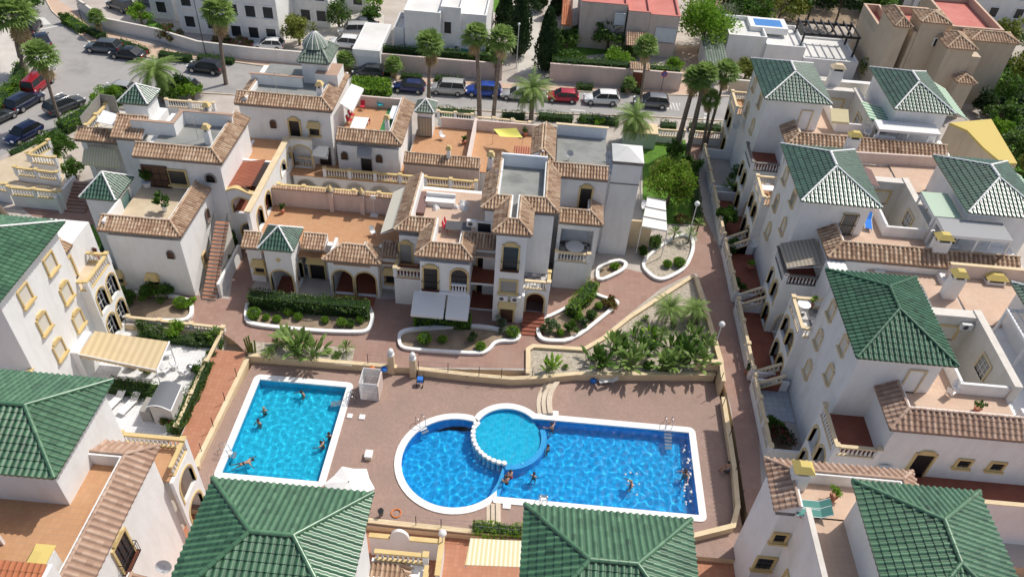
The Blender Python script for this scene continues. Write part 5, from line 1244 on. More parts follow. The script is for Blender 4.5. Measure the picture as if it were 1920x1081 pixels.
c4 = hipx('wide green tiled hip roof house bottom centre, in front of the large pool', 1.15, 9.95, 15.9, 23.15, 'tile_green2', 4.4, 6.7, 'tile_green2', 'green roofed houses at the bottom edge')
wallbox(c4, -2.4, 1.4, 12, 19.8, ZS, 4.9); tile_band(c4, [(-2.9, 20.2), (-2.9, 14)], 5.1, 1.2, .6, 'tile_brown', down=4.9); tile_band(c4, [(1.2, 20.3), (-2.8, 20.3)], 5.1, 1.1, .6, 'tile_brown', down=4.9)
awning('striped_awning', 'cream and yellow striped awning left of the bottom centre green roof', (U(978, 1062, 5.3), U(872, 1058, 5.3)), (U(979, 1013, 4.6), U(882, 1008, 4.6)), 'stripe_cream')
# terrace walls and gate arch between the bottom roofs
g = thing('garden_wall', 'white wall with arched panel and ochre coping between the bottom green roofs', 'wall', (-6, 24, ZS))
gy_ = U(760, 1012, 1.0).y; g0 = U(690, 1012, 1.0).x; g1 = U(826, 1012, 1.0).x; gm0 = U(730, 1012, 1.0).x; gm1 = U(768, 1012, 1.0).x
ww = MB(); ww.box(g0, g1, gy_, gy_+.2, ZS, 1.0, 'white'); ww.build('masonry', g)
for a_, b_ in ((g0, gm0), (gm1, g1)): cp = MB(); cp.box(a_, b_, gy_-.06, gy_+.26, 1.0, 1.12, 'ochre'); cp.build('coping', g)
ar = MB(); n_ = 12
for i in range(n_):
    x0_, x1_ = gm0+(gm1-gm0)*i/n_, gm0+(gm1-gm0)*(i+1)/n_; h0 = 1.0+1.0*sin(pi*i/n_)**.5; h1_ = 1.0+1.0*abs(sin(pi*(i+1)/n_))**.5
    ar.face([(x0_, gy_, 1.0), (x1_, gy_, 1.0), (x1_, gy_, h1_), (x0_, gy_, h0)], 'white'); ar.face([(x0_, gy_, h0), (x1_, gy_, h1_), (x1_, gy_+.2, h1_), (x0_, gy_+.2, h0)], 'coping'); ar.face([(x1_, gy_+.2, 1.0), (x0_, gy_+.2, 1.0), (x0_, gy_+.2, h0), (x1_, gy_+.2, h1_)], 'white')
ar.build('arched_panel', g)
lowwall([(829, 1008), (820, 1075)], ZS-.2, 1.3, mat='white', cop='ochre', label='white wall with ochre coping left of the globe lamp at the bottom')
# ================================================================ THE MIDDLE COMPLEX
def snap(px, z):
    P = [U(a, b, z) for a, b in px]; o = [(P[0].x, P[0].y)]
    for i in range(1, len(P)):
        x, y = P[i].x, P[i].y
        if abs(x-o[-1][0]) > abs(y-o[-1][1]): y = o[-1][1]
        else: x = o[-1][0]
        o.append((x, y))
    return o
OX = .4
# ---- west house
hw = thing('terrace_house', 'white house with beige roof terrace and green corner pavilion, left of the outside stair', 'house', (-30, 48, 0), 'white houses of the middle complex')
b = snap([(180, 431), (340, 443), (391, 352)], 6.9); (ax, ay), (bx, by), (_, cy) = b
tile_band(hw, b, 6.9, 1.25, .6, down=6.2); wallbox(hw, ax+OX, bx-OX, ay+OX, cy+4, -1, 6.15)
sheet(hw, ax+.5, bx-1.6, ay+1.6, cy+3, 6.25, 'sandfloor')
parapet(hw, [(ax+.5, ay+.5), (ax+.5, ay+3.6)], 6.2, 7.5)
for px, z in (((326, 470), 4.2),): p = U(*px, z+.3); opening(hw, 'S', p.x, ay+OX, z, w=.55, h=.8, arch=True, frame='trim_shade_grey', pane='woodbrown', fw=.05, sill=False)
for px in ((226, 520), (292, 527)): p = U(*px, 1.2); opening(hw, 'S', p.x, ay+OX, .9, w=.8, h=1.0, frame='ochre', pane='glass_dark', hood='canopy', fw=.08)
for yv, z, h_, ar in ((cy-1.2, 4.3, 1.1, True), (cy-3.6, 1.2, 1.1, False)): opening(hw, 'E', bx-OX, yv, z, w=.65, h=h_, arch=ar, frame='ochre' if not ar else 'trim_shade_grey', pane='woodbrown', fw=.09)
u = snap([(246, 292), (418, 303), (467, 221)], 9.6); (ux, uy), (vx, vy), (_, wy) = u
tile_band(hw, u, 9.6, 1.2, .6, down=9.3); wallbox(hw, ux+OX, vx-OX, uy+OX, wy, -1, 9.4)
sheet(hw, ux+1, vx-1.5, uy+1.5, wy+.3, 9.62, 'greyroof', 'flat_roof')
def PL(px, z): 
    return [tuple(U(a, b, z)[:2]) for a, b in px]
parapet(hw, snap([(246, 224), (322, 233), (338, 207)], 10.9), 9.5, 10.9, cop='tile_pink'); parapet(hw, snap([(338, 207), (433, 217)], 10.9), 9.5, 10.9, cop='tile_pink')
opening(hw, 'S', U(399, 332, 7.5).x, uy+OX, 7.3, w=.8, h=.8, arch=True, frame='blind_grey', pane='dark', fw=.12, sill=False, name='window')
opening(hw, 'S', U(292, 330, 7.5).x, uy+OX, 6.3, w=2.0, h=2.1, frame='woodbrown', pane='woodbrown', bars='i', sill=False, name='door'); opening(hw, 'S', U(335, 330, 7.5).x, uy+OX, 6.8, w=1.5, h=1.4, frame='ochre', pane='glass_dark', sill=True)
chimney(hw, U(391, 262, 10).x, U(391, 262, 10).y, 9.6, 10.9, .5, 'ochre'); chimney(hw, U(391, 200, 11).x, U(391, 204, 11).y, 9.6, 11, .5, 'ochre')
c = snap([(205, 257), (262, 266)], 9.6); tile_band(hw, c, 9.6, 2.2, 1.0, down=9); wallbox(hw, c[0][0]+.3, c[1][0]-.1, c[0][1]+OX, c[0][1]+6, -1, 9.4)
d = snap([(137, 261), (213, 274)], 7.2); tile_band(hw, d, 7.2, 1.2, .6, down=6.6); wallbox(hw, d[0][0]+.4, d[1][0], d[0][1]+2.6, d[0][1]+6, -1, 6.9); wallbox(hw, d[0][0]+.4, d[0][0]+.9, d[0][1]+.4, d[0][1]+2.6, -1, 6.9)
sheet(hw, d[0][0]+.4, d[1][0], d[0][1]+1, d[0][1]+6, 7.0, 'palefloor')
balustrade(hw, (d[0][0]+.8, d[0][1]+1.4), (d[0][0]+.8, d[0][1]+5.4), 7.0, rail='ochre')
a1 = U(158, 272, 6.2); a2 = U(216, 281, 6.2); q1 = U(153, 306, 5.0); q2 = U(226, 313, 5.0)
awning('striped_awning', 'cream striped awning over the doorway behind the small green pavilion', (a1, a2), (q1, q2), 'stripe_cream')
for fl, fr, bk, z, rise, zb, lab in (((222, 190), (275, 199), (295, 169), 11.3, 1.2, 6, ''), ((148, 371), (217, 376), (247, 331), 7.6, 1.5, -1, '')):
    x0, x1, y0, y1 = R4(fl, fr, bk, z); hip_roof(hw, x0, x1, y0, y1, z, rise, 'tile_green', 'y', ins=((y1-y0)/2, (y1-y0)/2), cap='coping', pitch=.28, fascia='trim_shade_grey'); wallbox(hw, x0+.3, x1-.3, y0+.3, y1-.3, zb, z-.2)
opening(hw, 'E', x1-.3, (y0+y1)/2, 5.6, w=1.6, h=1.5, frame='white', pane='glasspanel', sill=False)
pg = PL([(240, 166+30), (177+20, 228), (225, 237), (239, 214)], 8.4)
o = thing('canvas_canopy', 'white flat canvas canopy below the small green pavilion on the far left', 'canopy', (pg[1][0], pg[1][1], 7))
flatpanel(o, [(*U(180, 228, 8.6)[:2], 8.6), (*U(226, 238, 8.6)[:2], 8.6), (*U(240, 222, 8.6)[:2], 8.7), (*U(194, 208, 8.6)[:2], 8.7)], 'fabric_white', .05, 'canvas')
for q in ((180, 228), (226, 238), (194, 208)): p = U(*q, 8.55); m_ = MB(); m_.tube([(p.x, p.y, 6.8), (p.x, p.y, 8.56)], .04, 'whitepaint', 5); m_.build('pole', o)
# screen fence behind the canopy
f = thing('screen_fence', 'grey slatted screen fence around the terrace at far left', 'fence', tuple(U(160, 232, 7.2)))
mb = MB(); P = [U(*q, 7.2) for q in ((160, 250), (196, 205), (224, 210))]
for p, q in zip(P, P[1:]):
    t = (q-p).to_2d(); L = t.length; t.normalize(); n = Vector((-t.y, t.x)); k = int(L/.2)
    for i in range(k): mb.obox(p+(q-p)*((i+.5)/k), t, n, .085, .03, 6.9, 8.9, 'blind_grey')
mb.build('slats', f)
# awning arm on the terrace of the west house
awning('retracted_awning', 'white half-rolled awning frame on the beige terrace of the west house', (U(350, 310, 9.0), U(340, 310+12, 9.0)), (U(328, 352, 8.3), U(333, 352, 8.3)), 'fabric_white') if 0 else None
# outside stair with iron rail
st = thing('outside_stair', 'steep flight of terracotta steps with black iron rail beside the white house', 'stairs', tuple(U(390, 560, 0)))
s0 = U(392, 562, 0); s1 = U(412, 415, 4.2); n_s = 20; mb = MB(); L = s1.y-s0.y
for i in range(n_s):
    yy = s0.y+L*i/n_s; mb.box(s0.x-.6, s0.x+.6, yy, yy+L/n_s+.0, 0, 4.2*(i+1)/n_s, 'cream', top='paver_orange')
mb.build('steps', st)
for sx in (-.62, .62):
    r_ = MB(); r_.tube([(s0.x+sx, s0.y, 1.0), (s0.x+sx, s1.y, 5.2)], .025, 'iron', 5)
    for i in range(0, 36): yy = s0.y+L*i/36; r_.tube([(s0.x+sx, yy, 4.2*i/36), (s0.x+sx, yy, 4.2*i/36+1.0)], .012, 'iron', 3)
    r_.build('handrail', st)
wallbox(st, s0.x+.75, s0.x+1.0, s0.y+.5, s0.y+6, 0, 1.5)
# ---- courtyard house
hc = thing('courtyard_house', 'white arcaded house with wide orange roof terrace and green tiled entrance pavilion', 'house', (-20, 52, 0), 'white houses of the middle complex')
TZ = 3.2
gx = U(467, 396, 6.6).x; gy0 = U(467, 396, 6.6).y; gy1 = U(531, 256, 6.6).y
arch_wall(hc, 'E', (gx, gy0), gy1-gy0, 0, 6.5, [(2.0, 1.5, TZ+.1, 5.5), (4.4, 1.5, TZ+.1, 5.5), (9.4, 1.5, TZ+1.0, 5.6), (11.6, 1.5, TZ+1.0, 5.6), (4.5, 1.6, .1, 2.5)], th=.3)
mb = MB(); mb.box(gx-.45, gx+.12, gy0-.1, gy1, 6.5, 6.62, 'ochre_pale'); mb.build('coping', hc)
px0 = U(412, 356, 6.4).x; py0 = U(412, 356, 6.4).y; px1 = U(474, 360, 6.4).x
arch_wall(hc, 'S', (px0, py0), px1-px0, 0, 6.3, [(1.75, 1.7, 4.0, 5.7), ((px1-px0)*.72, 1.8, .05, 2.9)], th=.3)
mb = MB(); W = px1-px0
for i in range(10):
    a, b_ = px0+W*i/10, px0+W*(i+1)/10; ha = 6.3+.5*sin(pi*i/10)**2; hb = 6.3+.5*sin(pi*(i+1)/10)**2
    mb.face([(a, py0-.02, 6.3), (b_, py0-.02, 6.3), (b_, py0-.02, hb), (a, py0-.02, ha)], 'white'); mb.face([(a, py0-.1, ha), (b_, py0-.1, hb), (b_, py0+.4, hb), (a, py0+.4, ha)], 'ochre'); mb.face([(a, py0-.1, ha-.14), (b_, py0-.1, hb-.14), (b_, py0-.1, hb), (a, py0-.1, ha)], 'ochre')
mb.build('curved_coping', hc)
mb = MB(); tile_face(mb, (px0, py0+4.6, 6.25), (px0, py0+.25, 6.25), (1, 0), W-.1, .65, 0, 0, 'tile_sheet', .24); mb.build('roof', hc)
wallbox(hc, px0, px0+.25, py0+.3, py0+9, 0, 6.1); wallbox(hc, px0+.3, gx-.35, py0+4.7, py0+4.95, TZ, 6.6)
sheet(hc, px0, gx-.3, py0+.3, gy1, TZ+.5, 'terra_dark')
sheet(hc, U(478, 262, 5.9).x-1, gx-.3, py0+5.0, gy1+.4, 5.9, 'terracotta')
wallbox(hc, px0, gx-.3, py0+5, gy1+.4, 0, 5.8)
# big terrace
nwl = U(508, 350, 5.2); nwr = U(742, 371, 5.2); ny = (nwl.y+nwr.y)/2
fy = U(604, 487, 4.2).y; tx1 = U(745, 480, 4.2).x
wallbox(hc, gx+.01, tx1+1.6, fy+3.4, ny, 0, TZ-.1)
sheet(hc, gx+.02, tx1+1.7, fy+1.4, ny-.1, TZ, 'terracotta')
mb = MB(); mb.box(gx+.05, nwr.x+.3, ny-.12, ny+.12, TZ-.1, 5.15, 'pinkwall'); mb.build('parapet', hc)
mb = MB(); tile_face(mb, (gx+.05, ny-.16, 5.16), (nwr.x+.3, ny-.16, 5.16), (0, 1), .4, .06, 0, 0, 'tile_brown', .24); mb.build('coping', hc)
for px in ((625, 392), (682, 398)):
    p = U(*px, TZ); m_ = MB(); m_.box(p.x-.2, p.x+.2, ny-.42, ny-.13, TZ, 5.5, 'pinkwall'); o_ = m_.build('pillar', hc)
    m2 = MB(); v = [(p.x-.34, ny-.6), (p.x+.34, ny-.6), (p.x+.34, ny+.05), (p.x-.34, ny+.05)]; m2.prism(v, 5.5, 5.62, 'trim_shade_grey'); m2.lathe((p.x, ny-.28, 5.62), [(.32, 0), (.26, .25), (.08, .5), (.02, .6)], 'ochre', 4); m2.build('cap', o_)
# walkway with balusters behind the parapet, courtyard arches below
by_ = U(640, 353, 5.0).y
bl_ = balustrade(hc, (gx+.4, ny+.9), (nwr.x+.6, ny+.9), 4.0, h=.95, rail='ochre', every=2.6, sp=.3)
ga = U(590, 312, 4.2); gb = U(762, 331, 4.2); gyy = (ga.y+gb.y)/2; gxe = U(892, 343, 4.2).x
ac = []; 
span = gb.x-(gx+.3)+3.5; nn = 6
for i in range(nn): ac.append(((i+.5)*span/nn, span/nn-.5, .2, 2.7))
arch_wall(hc, 'S', (gx+.3, gyy), gxe-gx-.3, 0, 3.15, ac, th=.3, frame='cream')
n2 = U(690, 268, 6.9).y
sheet(hc, gx, gxe, gyy-.05, n2+3, TZ, 'terracotta'); wallbox(hc, gx, gxe, gyy+2.2, n2+2, 0, 3.05, 'cream')
balustrade(hc, (gb.x-8.2, gyy+.12), (gxe, gyy+.12), TZ, every=2.6, rail='ochre', sp=.26)
mb = MB(); mb.box(gx+.2, gxe, ny+1.2, gyy, .0, .06, 'soil'); mb.build('courtyard_floor', hc)
# gallery end wall with arch (behind the corner)
e0 = U(531, 257, 6.6); e1 = U(580, 264, 6.6)
arch_wall(hc, 'S', (gx, e0.y), e1.x-gx+.1, TZ, 6.5, [((e1.x-gx)*.52, 1.9, TZ+.05, TZ+2.6)], th=.3); mb = MB(); mb.box(gx+.13, e1.x+.15, e0.y-.1, e0.y+.35, 6.5, 6.6, 'ochre_pale'); mb.build('coping', hc)
balustrade(hc, (gx+.5, e0.y+.5), (e1.x-.2, e0.y+.5), TZ, posts=False)
# entrance pavilion and front arcades
x0, x1, y0, y1 = R4((482, 467), (549, 472), (566, 428), 5.2)
hip_roof(hc, x0, x1, y0, y1, 5.2, 1.3, 'tile_green', 'y', ins=((y1-y0)/2, (y1-y0)/2), cap='coping', pitch=.27, fascia='trim_shade_grey')
arch_wall(hc, 'S', (x0+.35, y0+.35), x1-x0-.7, 0, 5.0, [((x1-x0-.7)/2, 1.9, .05, 2.7)], th=.3); wallbox(hc, x0+.35, x0+.65, y0+.65, y1-.3, 0, 5.0)
arch_wall(hc, 'E', (x1-.35, y0+.66), y1-y0-.96, 0, 5.0, [((y1-y0)/2-.5, 1.6, .05, 2.6)], th=.3); wallbox(hc, x0+.65, x1-.65, y1-.6, y1-.3, 0, 5.0, 'cream')
mb = MB(); c_ = Vector(((x0+x1)/2, y0+.3, 3.9)); mb.face([c_+Vector((0, 0, -.28)), c_+Vector((.24, 0, 0)), c_+Vector((0, 0, .28)), c_+Vector((-.24, 0, 0))], 'ochre'); mb.build('diamond_tile', hc)
s1_ = snap([(450, 463), (483, 466)], 4.2); tile_band(hc, s1_, 4.2, 1.4, .6, down=3.2); wallbox(hc, s1_[0][0]+.3, s1_[1][0], s1_[0][1]+.4, s1_[0][1]+1.4, 0, 4); wallbox(hc, s1_[0][0]+.3, s1_[1][0], s1_[0][1]+1.4, s1_[0][1]+5, 0, 3.1); opening(hc, 'S', s1_[0][0]+1.2, s1_[0][1]+.4, 1.2, w=.8, h=1.0, frame='ochre', pane='glass_dark', hood='canopy')
s2_ = snap([(563, 466), (607, 470)], 4.2); tile_band(hc, s2_, 4.2, 1.4, .6, down=3.2); wallbox(hc, s2_[0][0], s2_[1][0]+.5, s2_[0][1]+1.0, s2_[0][1]+1.5, 0, 4.0); wallbox(hc, s2_[0][0], s2_[1][0]+.5, s2_[0][1]+1.5, s2_[0][1]+4, 0, 3.1)
opening(hc, 'S', (s2_[0][0]+s2_[1][0])/2-.1, s2_[0][1]+1.0, .1, w=1.3, h=2.1, frame='ochre', pane='dark', hood='canopy', sill=False, name='door')
ar_ = snap([(603, 487), (713, 497), (722, 468)], 4.2); tile_band(hc, ar_, 4.2, 1.5, .7, down=3.2, ends=(1, 0))
L = ar_[1][0]-ar_[0][0]-.7; arch_wall(hc, 'S', (ar_[0][0]+.35, ar_[0][1]+.35), L, 0, 4.0, [(L*.27, L*.40, .1, 2.9), (L*.74, L*.40, .1, 2.9)], th=.3)
arch_wall(hc, 'E', (ar_[1][0]-.35, ar_[1][1]+.66), 2.4, 0, 4.0, [(1.2, 1.5, .1, 2.7)], th=.3); wallbox(hc, ar_[0][0]+.35, ar_[0][0]+.6, ar_[0][1]+.66, ar_[0][1]+3.4, 0, 4)
opening(hc, 'S', ar_[0][0]+L*.72, ar_[0][1]+3.4, .1, w=1.2, h=2.0, frame='ochre', pane='blind_grey', sill=False, name='door'); wallbox(hc, ar_[0][0]+.4, tx1+1.5, ar_[0][1]+3.4, ar_[0][1]+3.6, 0, 3.1)
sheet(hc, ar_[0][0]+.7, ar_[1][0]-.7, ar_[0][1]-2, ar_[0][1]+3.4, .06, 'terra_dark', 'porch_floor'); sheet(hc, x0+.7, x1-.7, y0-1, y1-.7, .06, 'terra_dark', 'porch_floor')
mb = MB()
for i in range(14): xx = ar_[0][0]+1+i*(L-1.4)/13; mb.box(xx-.12, xx+.12, ar_[0][1]+.28, ar_[0][1]+.345, 3.55, 3.8, 'tile_orange' if 0 else 'terracotta')
mb.build('tile_frieze', hc)
s3_ = snap([(713, 480), (747, 484)], 4.2); tile_band(hc, s3_, 4.2, 1.3, .6, down=3.2, mat='tile_brown'); wallbox(hc, s3_[0][0]-.3, s3_[1][0], s3_[0][1]+.45, s3_[0][1]+1.3, 0, 4)
opening(hc, 'S', s3_[0][0]+.75, s3_[0][1]+.45, .9, w=.9, h=1.3, frame='ochre', pane='glass_dark', hood='canopy', grille=True)
# ---- north house with table terrace
hn = thing('terrace_house', 'white two-storey house with long tiled roof, grey flat roof and conical green cupola', 'house', (-22, 66, 0), 'white houses of the middle complex')
b = snap([(438, 193), (622, 211), (661, 141)], 9.6); (ax, ay), (bx, by), (_, cy) = b
tile_band(hn, b, 9.6, 1.25, .6, down=9.3); wallbox(hn, ax+.3, bx-OX, ay+OX, cy+1, -1, 9.35); sheet(hn, ax+1, bx-1.6, ay+1.5, cy+1, 9.6, 'greyroof', 'flat_roof')
tile_band(hn, snap([(470, 150), (437, 190)], 9.6), 9.6, .9, .5, down=9.3)
parapet(hn, snap([(470, 137), (562, 152)], 10.7), 9.5, 10.7, cop='tile_pink'); x0_, x1_, y0_, y1_ = R4((590, 136), (632, 141), (632, 128), 11.2); wallbox(hn, x0_, x1_, y0_, y1_+1.2, 9.5, 11.1, top='tile_pink')
opening(hn, 'S', U(515, 226, 7.5).x, ay+OX, 7.0, w=.55, h=.85, arch=True, frame='trim_shade_grey', pane='woodbrown', fw=.05, sill=False)
opening(hn, 'S', U(556, 238, 7.0).x, ay+OX, 5.9, w=1.0, h=2.1, frame='ochre', pane='dark', hood='arc', sill=False, name='door')
opening(hn, 'S', U(594, 238, 7.0).x, ay+OX, 6.6, w=.95, h=1.1, frame='ochre', pane='dark', hood='canopy', fw=.08)
opening(hn, 'S', U(606, 302, 4.2).x, ay+OX, TZ, w=1.1, h=2.0, frame='trim_shade_grey', pane='dark', sill=False, name='door', fw=.05)
parapet(hn, snap([(522, 256), (590, 263)], 6.6), 5.7, 6.5, cop='ochre_pale') if 0 else None
a1 = U(586, 272, 6.0); a2 = U(616, 275, 6.0); b1 = U(586, 292, 5.3); b2 = U(614, 296, 5.3)
awning('door_awning', 'grey awning over the dark door beside the gallery', (a1, a2), (b1, b2), 'fabric_grey')
b2_ = snap([(628, 262), (752, 275), (779, 195)], 6.9); (px_, py_), (qx_, qy_), (_, ry_) = b2_
tile_band(hn, b2_, 6.9, 1.2, .6, down=6.2); wallbox(hn, px_, qx_-OX, py_+OX, ry_, -1, 6.1); sheet(hn, px_, qx_-1.5, py_+1.5, ry_-.2, 6.2, 'terracotta')
parapet(hn, [(px_, ry_-.1), (qx_-1.2, ry_-.1)], 6.1, 7.4, mat='pinkwall')
for px in ((647, 288), (711, 296)): opening(hn, 'S', U(*px, 5).x, py_+OX, 4.5, w=.6, h=.85, arch=True, frame='trim_shade_grey', pane='woodbrown', fw=.05, sill=False)
opening(hn, 'S', U(687, 312, 4).x, py_+OX, TZ, w=1.0, h=2.0, frame='trim_shade_grey', pane='dark', sill=False, fw=.05, name='door')
a1 = U(670, 275, 6.1); a2 = U(697, 278, 6.1); b1 = U(669, 292, 5.5); b2 = U(696, 295, 5.5)
awning('door_awning', 'small blue-grey awning between the two arched windows', (a1, a2), (b1, b2), 'fabric_grey')
chimney(hn, U(727, 230, 7.6).x, U(733, 244, 7).y, 6.9, 8.0, .4, 'ochre'); chimney(hn, U(601, 178, 10).x, U(601, 178, 10).y, 9.5, 10.8, .55, 'ochre')
awning('terrace_awning', 'large white awning leaning off the tiled roof above the table terrace', (U(659, 157, 9.4), U(637, 193, 9.4)), (U(682, 166, 8.5), U(661, 208, 8.5)), 'fabric_white')
# cupola
x0, x1, y0, y1 = R4((557, 115), (617, 121), (627, 86), 12.0); 
mbw = wallbox(hn, x0+.3, x1-.3, y0+.3, y1-.3, 0, 11.8); hip_roof(hn, x0, x1, y0, y1, 12, 1.6, 'tile_oldgreen', 'y', ins=((y1-y0)/2, (y1-y0)/2), cap='tile_oldgreen', pitch=.28, fascia='trim_shade_grey')
cx_, cy_ = (x0+x1)/2-.2, (y0+y1)/2; m_ = MB()
m_.lathe((cx_, cy_, 12.4), [(.8, 0), (.8, .6)], 'cream', 8); o_ = m_.build('cupola', hn)
m_ = MB(); 
rows = []
for r_, z_ in ((1.25, 12.95), (.95, 13.45), (.5, 13.95), (.1, 14.35)): rows.append([(cx_+r_*cos(2*pi*j/24)*(1+.05*(j % 2)), cy_+r_*sin(2*pi*j/24)*(1+.05*(j % 2)), z_) for j in range(24)])
for j in range(0, 24, 2): m_.tube([r__[j] for r__ in rows], .05, 'coping', 4, cap=False)
m_.grid(rows, 'tile_oldgreen', closed=True, smooth=False); m_.lathe((cx_, cy_, 14.3), [(.06, 0), (.1, .15), (.02, .45)], 'iron', 6); m_.build('cupola_roof', o_)
# brown coping strip and the orange side terraces
hs = thing('terrace_house', 'row of low walled orange terraces with yellow shade sail behind the balusters', 'house', (-4, 62, 0), 'white houses of the middle complex')
b3 = snap([(756, 304), (898, 318)], 4.9); tile_band(hs, b3, 4.9, 1.0, .5, down=3.5); wallbox(hs, b3[0][0], b3[1][0], b3[0][1]+.3, b3[0][1]+1.2, 0, 4.8, 'pinkwall')
ty = b3[0][1]+1.2; tyn = U(850, 238, 3.9).y; txe = U(1012, 262, 3.9).x; wallbox(hs, b3[0][0], txe, ty, tyn+.2, 0, 3.7); sheet(hs, b3[0][0]+.1, txe, ty-.1, tyn, 3.8, 'terracotta')
parapet(hs, [(U(826, 226, 5).x, tyn), (txe, tyn)], 3.7, 5.0, mat='pinkwall'); xm = U(890, 250, 4).x; parapet(hs, [(xm, tyn), (xm, ty)], 3.7, 5.1, mat='white', cop='pinkwall')
x0, x1, y0, y1 = R4((778, 207), (813, 215), (823, 192), 6.8); hip_roof(hs, x0, x1, y0, y1, 6.8, .9, 'tile_oldgreen', 'y', ins=((y1-y0)/2, (y1-y0)/2), cap='coping', pitch=.28, fascia='trim_shade_grey'); wallbox(hs, x0+.25, x1-.25, y0+.25, y1-.25, 0, 6.6); opening(hs, 'S', (x0+x1)/2, y0+.25, 3.85, w=1.4, h=2.2, frame='blind_grey', pane='stripe_brown', sill=False, name='door', fw=.06)
chimney(hs, U(842, 290, 5.4).x, b3[0][1]+.9, 5.2, 6.0, .35, 'ochre')
mb = MB(); q0 = U(962, 296, 4.9); q1 = U(1002, 300, 4.9); tile_face(mb, (q0.x, q0.y, 4.9), (q1.x, q0.y, 4.9), (0, 1), 1.6, .4, 0, 0, 'tile_sheet', .24); mb.build('roof', hs)
# shade sail
o = thing('shade_sail', 'bright yellow shade sail stretched over the orange terrace', 'shade sail', tuple(U(950, 252, 3.8)))
c4_ = [U(925, 242, 5.6), U(968, 240, 5.9), U(980, 258, 5.5), U(938, 256, 5.7)]; mb = MB(); mid = sum(c4_, Vector())/4-Vector((0, 0, .25)); N = 6
rows = [[(c4_[0].lerp(c4_[1], j/N)).lerp(c4_[3].lerp(c4_[2], j/N), i/N)-Vector((0, 0, .35*sin(pi*i/N)*sin(pi*j/N))) for j in range(N+1)] for i in range(N+1)]
mb.grid(rows, 'fabric_yellow'); mb.build('cloth', o)
for c_ in (c4_[0], c4_[2]): m_ = MB(); m_.tube([(c_.x, c_.y, 3.8), tuple(c_)], .03, 'steel', 5); m_.build('pole', o)
# ---- east house (three storeys)
he = thing('terrace_house', 'white stepped three-storey house with grey flat roof and awnings above its front garden', 'house', (-2, 50, 0), 'white houses of the middle complex')
A7 = 7.0
pa = snap([(767, 333), (743, 431), (789, 433), (776, 479), (889, 483), (893, 464), (927, 467)], A7)
tile_band(he, pa, A7, 1.15, .6, down=6.2)
wx, wn = pa[0]; ys1 = pa[2][1]; fx0, fy0 = pa[3]; fx1 = pa[4][0]; ry = pa[5][1]; tz = 6.3
wallbox(he, wx+.35, fx0+.5, ys1+.35, wn, 0, 6.2); wallbox(he, fx0+.35, fx1-.35, fy0+.35, wn-.01, 0, 6.19); 
T10 = 10.0
pb = snap([(917, 296), (878, 388), (929, 391), (925, 436), (998, 440), (1004, 397), (1048, 399), (1056, 331), (1140, 335)], T10)
print('east', pa, pb)
tile_band(he, pb, T10, 1.15, .6, down=9.4)
(bx0, bn), (_, bs), (tx0, _), (_, tys), (tx1_, _), (_, rys), (rx1, _), (_, uys), (ux1, _) = pb
wallbox(he, bx0+.35, rx1-.35, bs+.35, bn-.5, 0, 9.55); wallbox(he, tx0+.35, tx1_-.35, tys+.35, bs+.5, 0, 9.56); wallbox(he, tx1_-.5, rx1-.36, rys+.35, bs+2, 0, 9.57); wallbox(he, rx1-.5, ux1, uys+.35, bn-.5, 0, 9.58)
sheet(he, bx0+1.3, rx1-1.2, bs+1.3, bn-.5, 9.75, 'greyroof', 'flat_roof'); sheet(he, rx1+.2, ux1, uys+1.3, bn-.5, 9.75, 'greyroof', 'flat_roof'); sheet(he, tx0+1.3, tx1_-1.3, tys+1.3, bs+1.4, 9.74, 'greyroof', 'flat_roof')
sheet(he, wx+1.2, bx0+.4, ys1+1.3, wn-.6, tz, 'terra_pink'); sheet(he, fx0+1.3, tx0+.4, fy0+1.4, ys1+1.5, tz-.002, 'terra_pink')
mid_x = U(925, 450, 8).x
wallbox(he, fx1-.5, tx0+.5, ry+.35, ys1+6, 0, 6.6) if 0 else None
# recessed loggias between the front wing and the tall wing
lx0_, lx1_ = fx1-.35, tx0+.36
for zl in (.12, 3.1): 
    m_ = MB(); m_.box(lx0_, lx1_, ry-.1, ry+2.2, zl-.12, zl+.1, 'white', top='terra_dark'); m_.build('loggia_floor', he)
wallbox(he, lx0_, lx1_, ry+2.2, bs+1, 0, 6.6); wallbox(he, lx0_, lx1_, ry+.3, ry+2.2, 5.75, 6.6); opening(he, 'S', (lx0_+lx1_)/2, ry+2.19, 3.2, w=1.3, h=2.1, frame='ochre', pane='dark', sill=False, name='door'); opening(he, 'S', (lx0_+lx1_)/2, ry+2.19, .2, w=1.3, h=2.1, frame='ochre', pane='dark', sill=False, name='door')
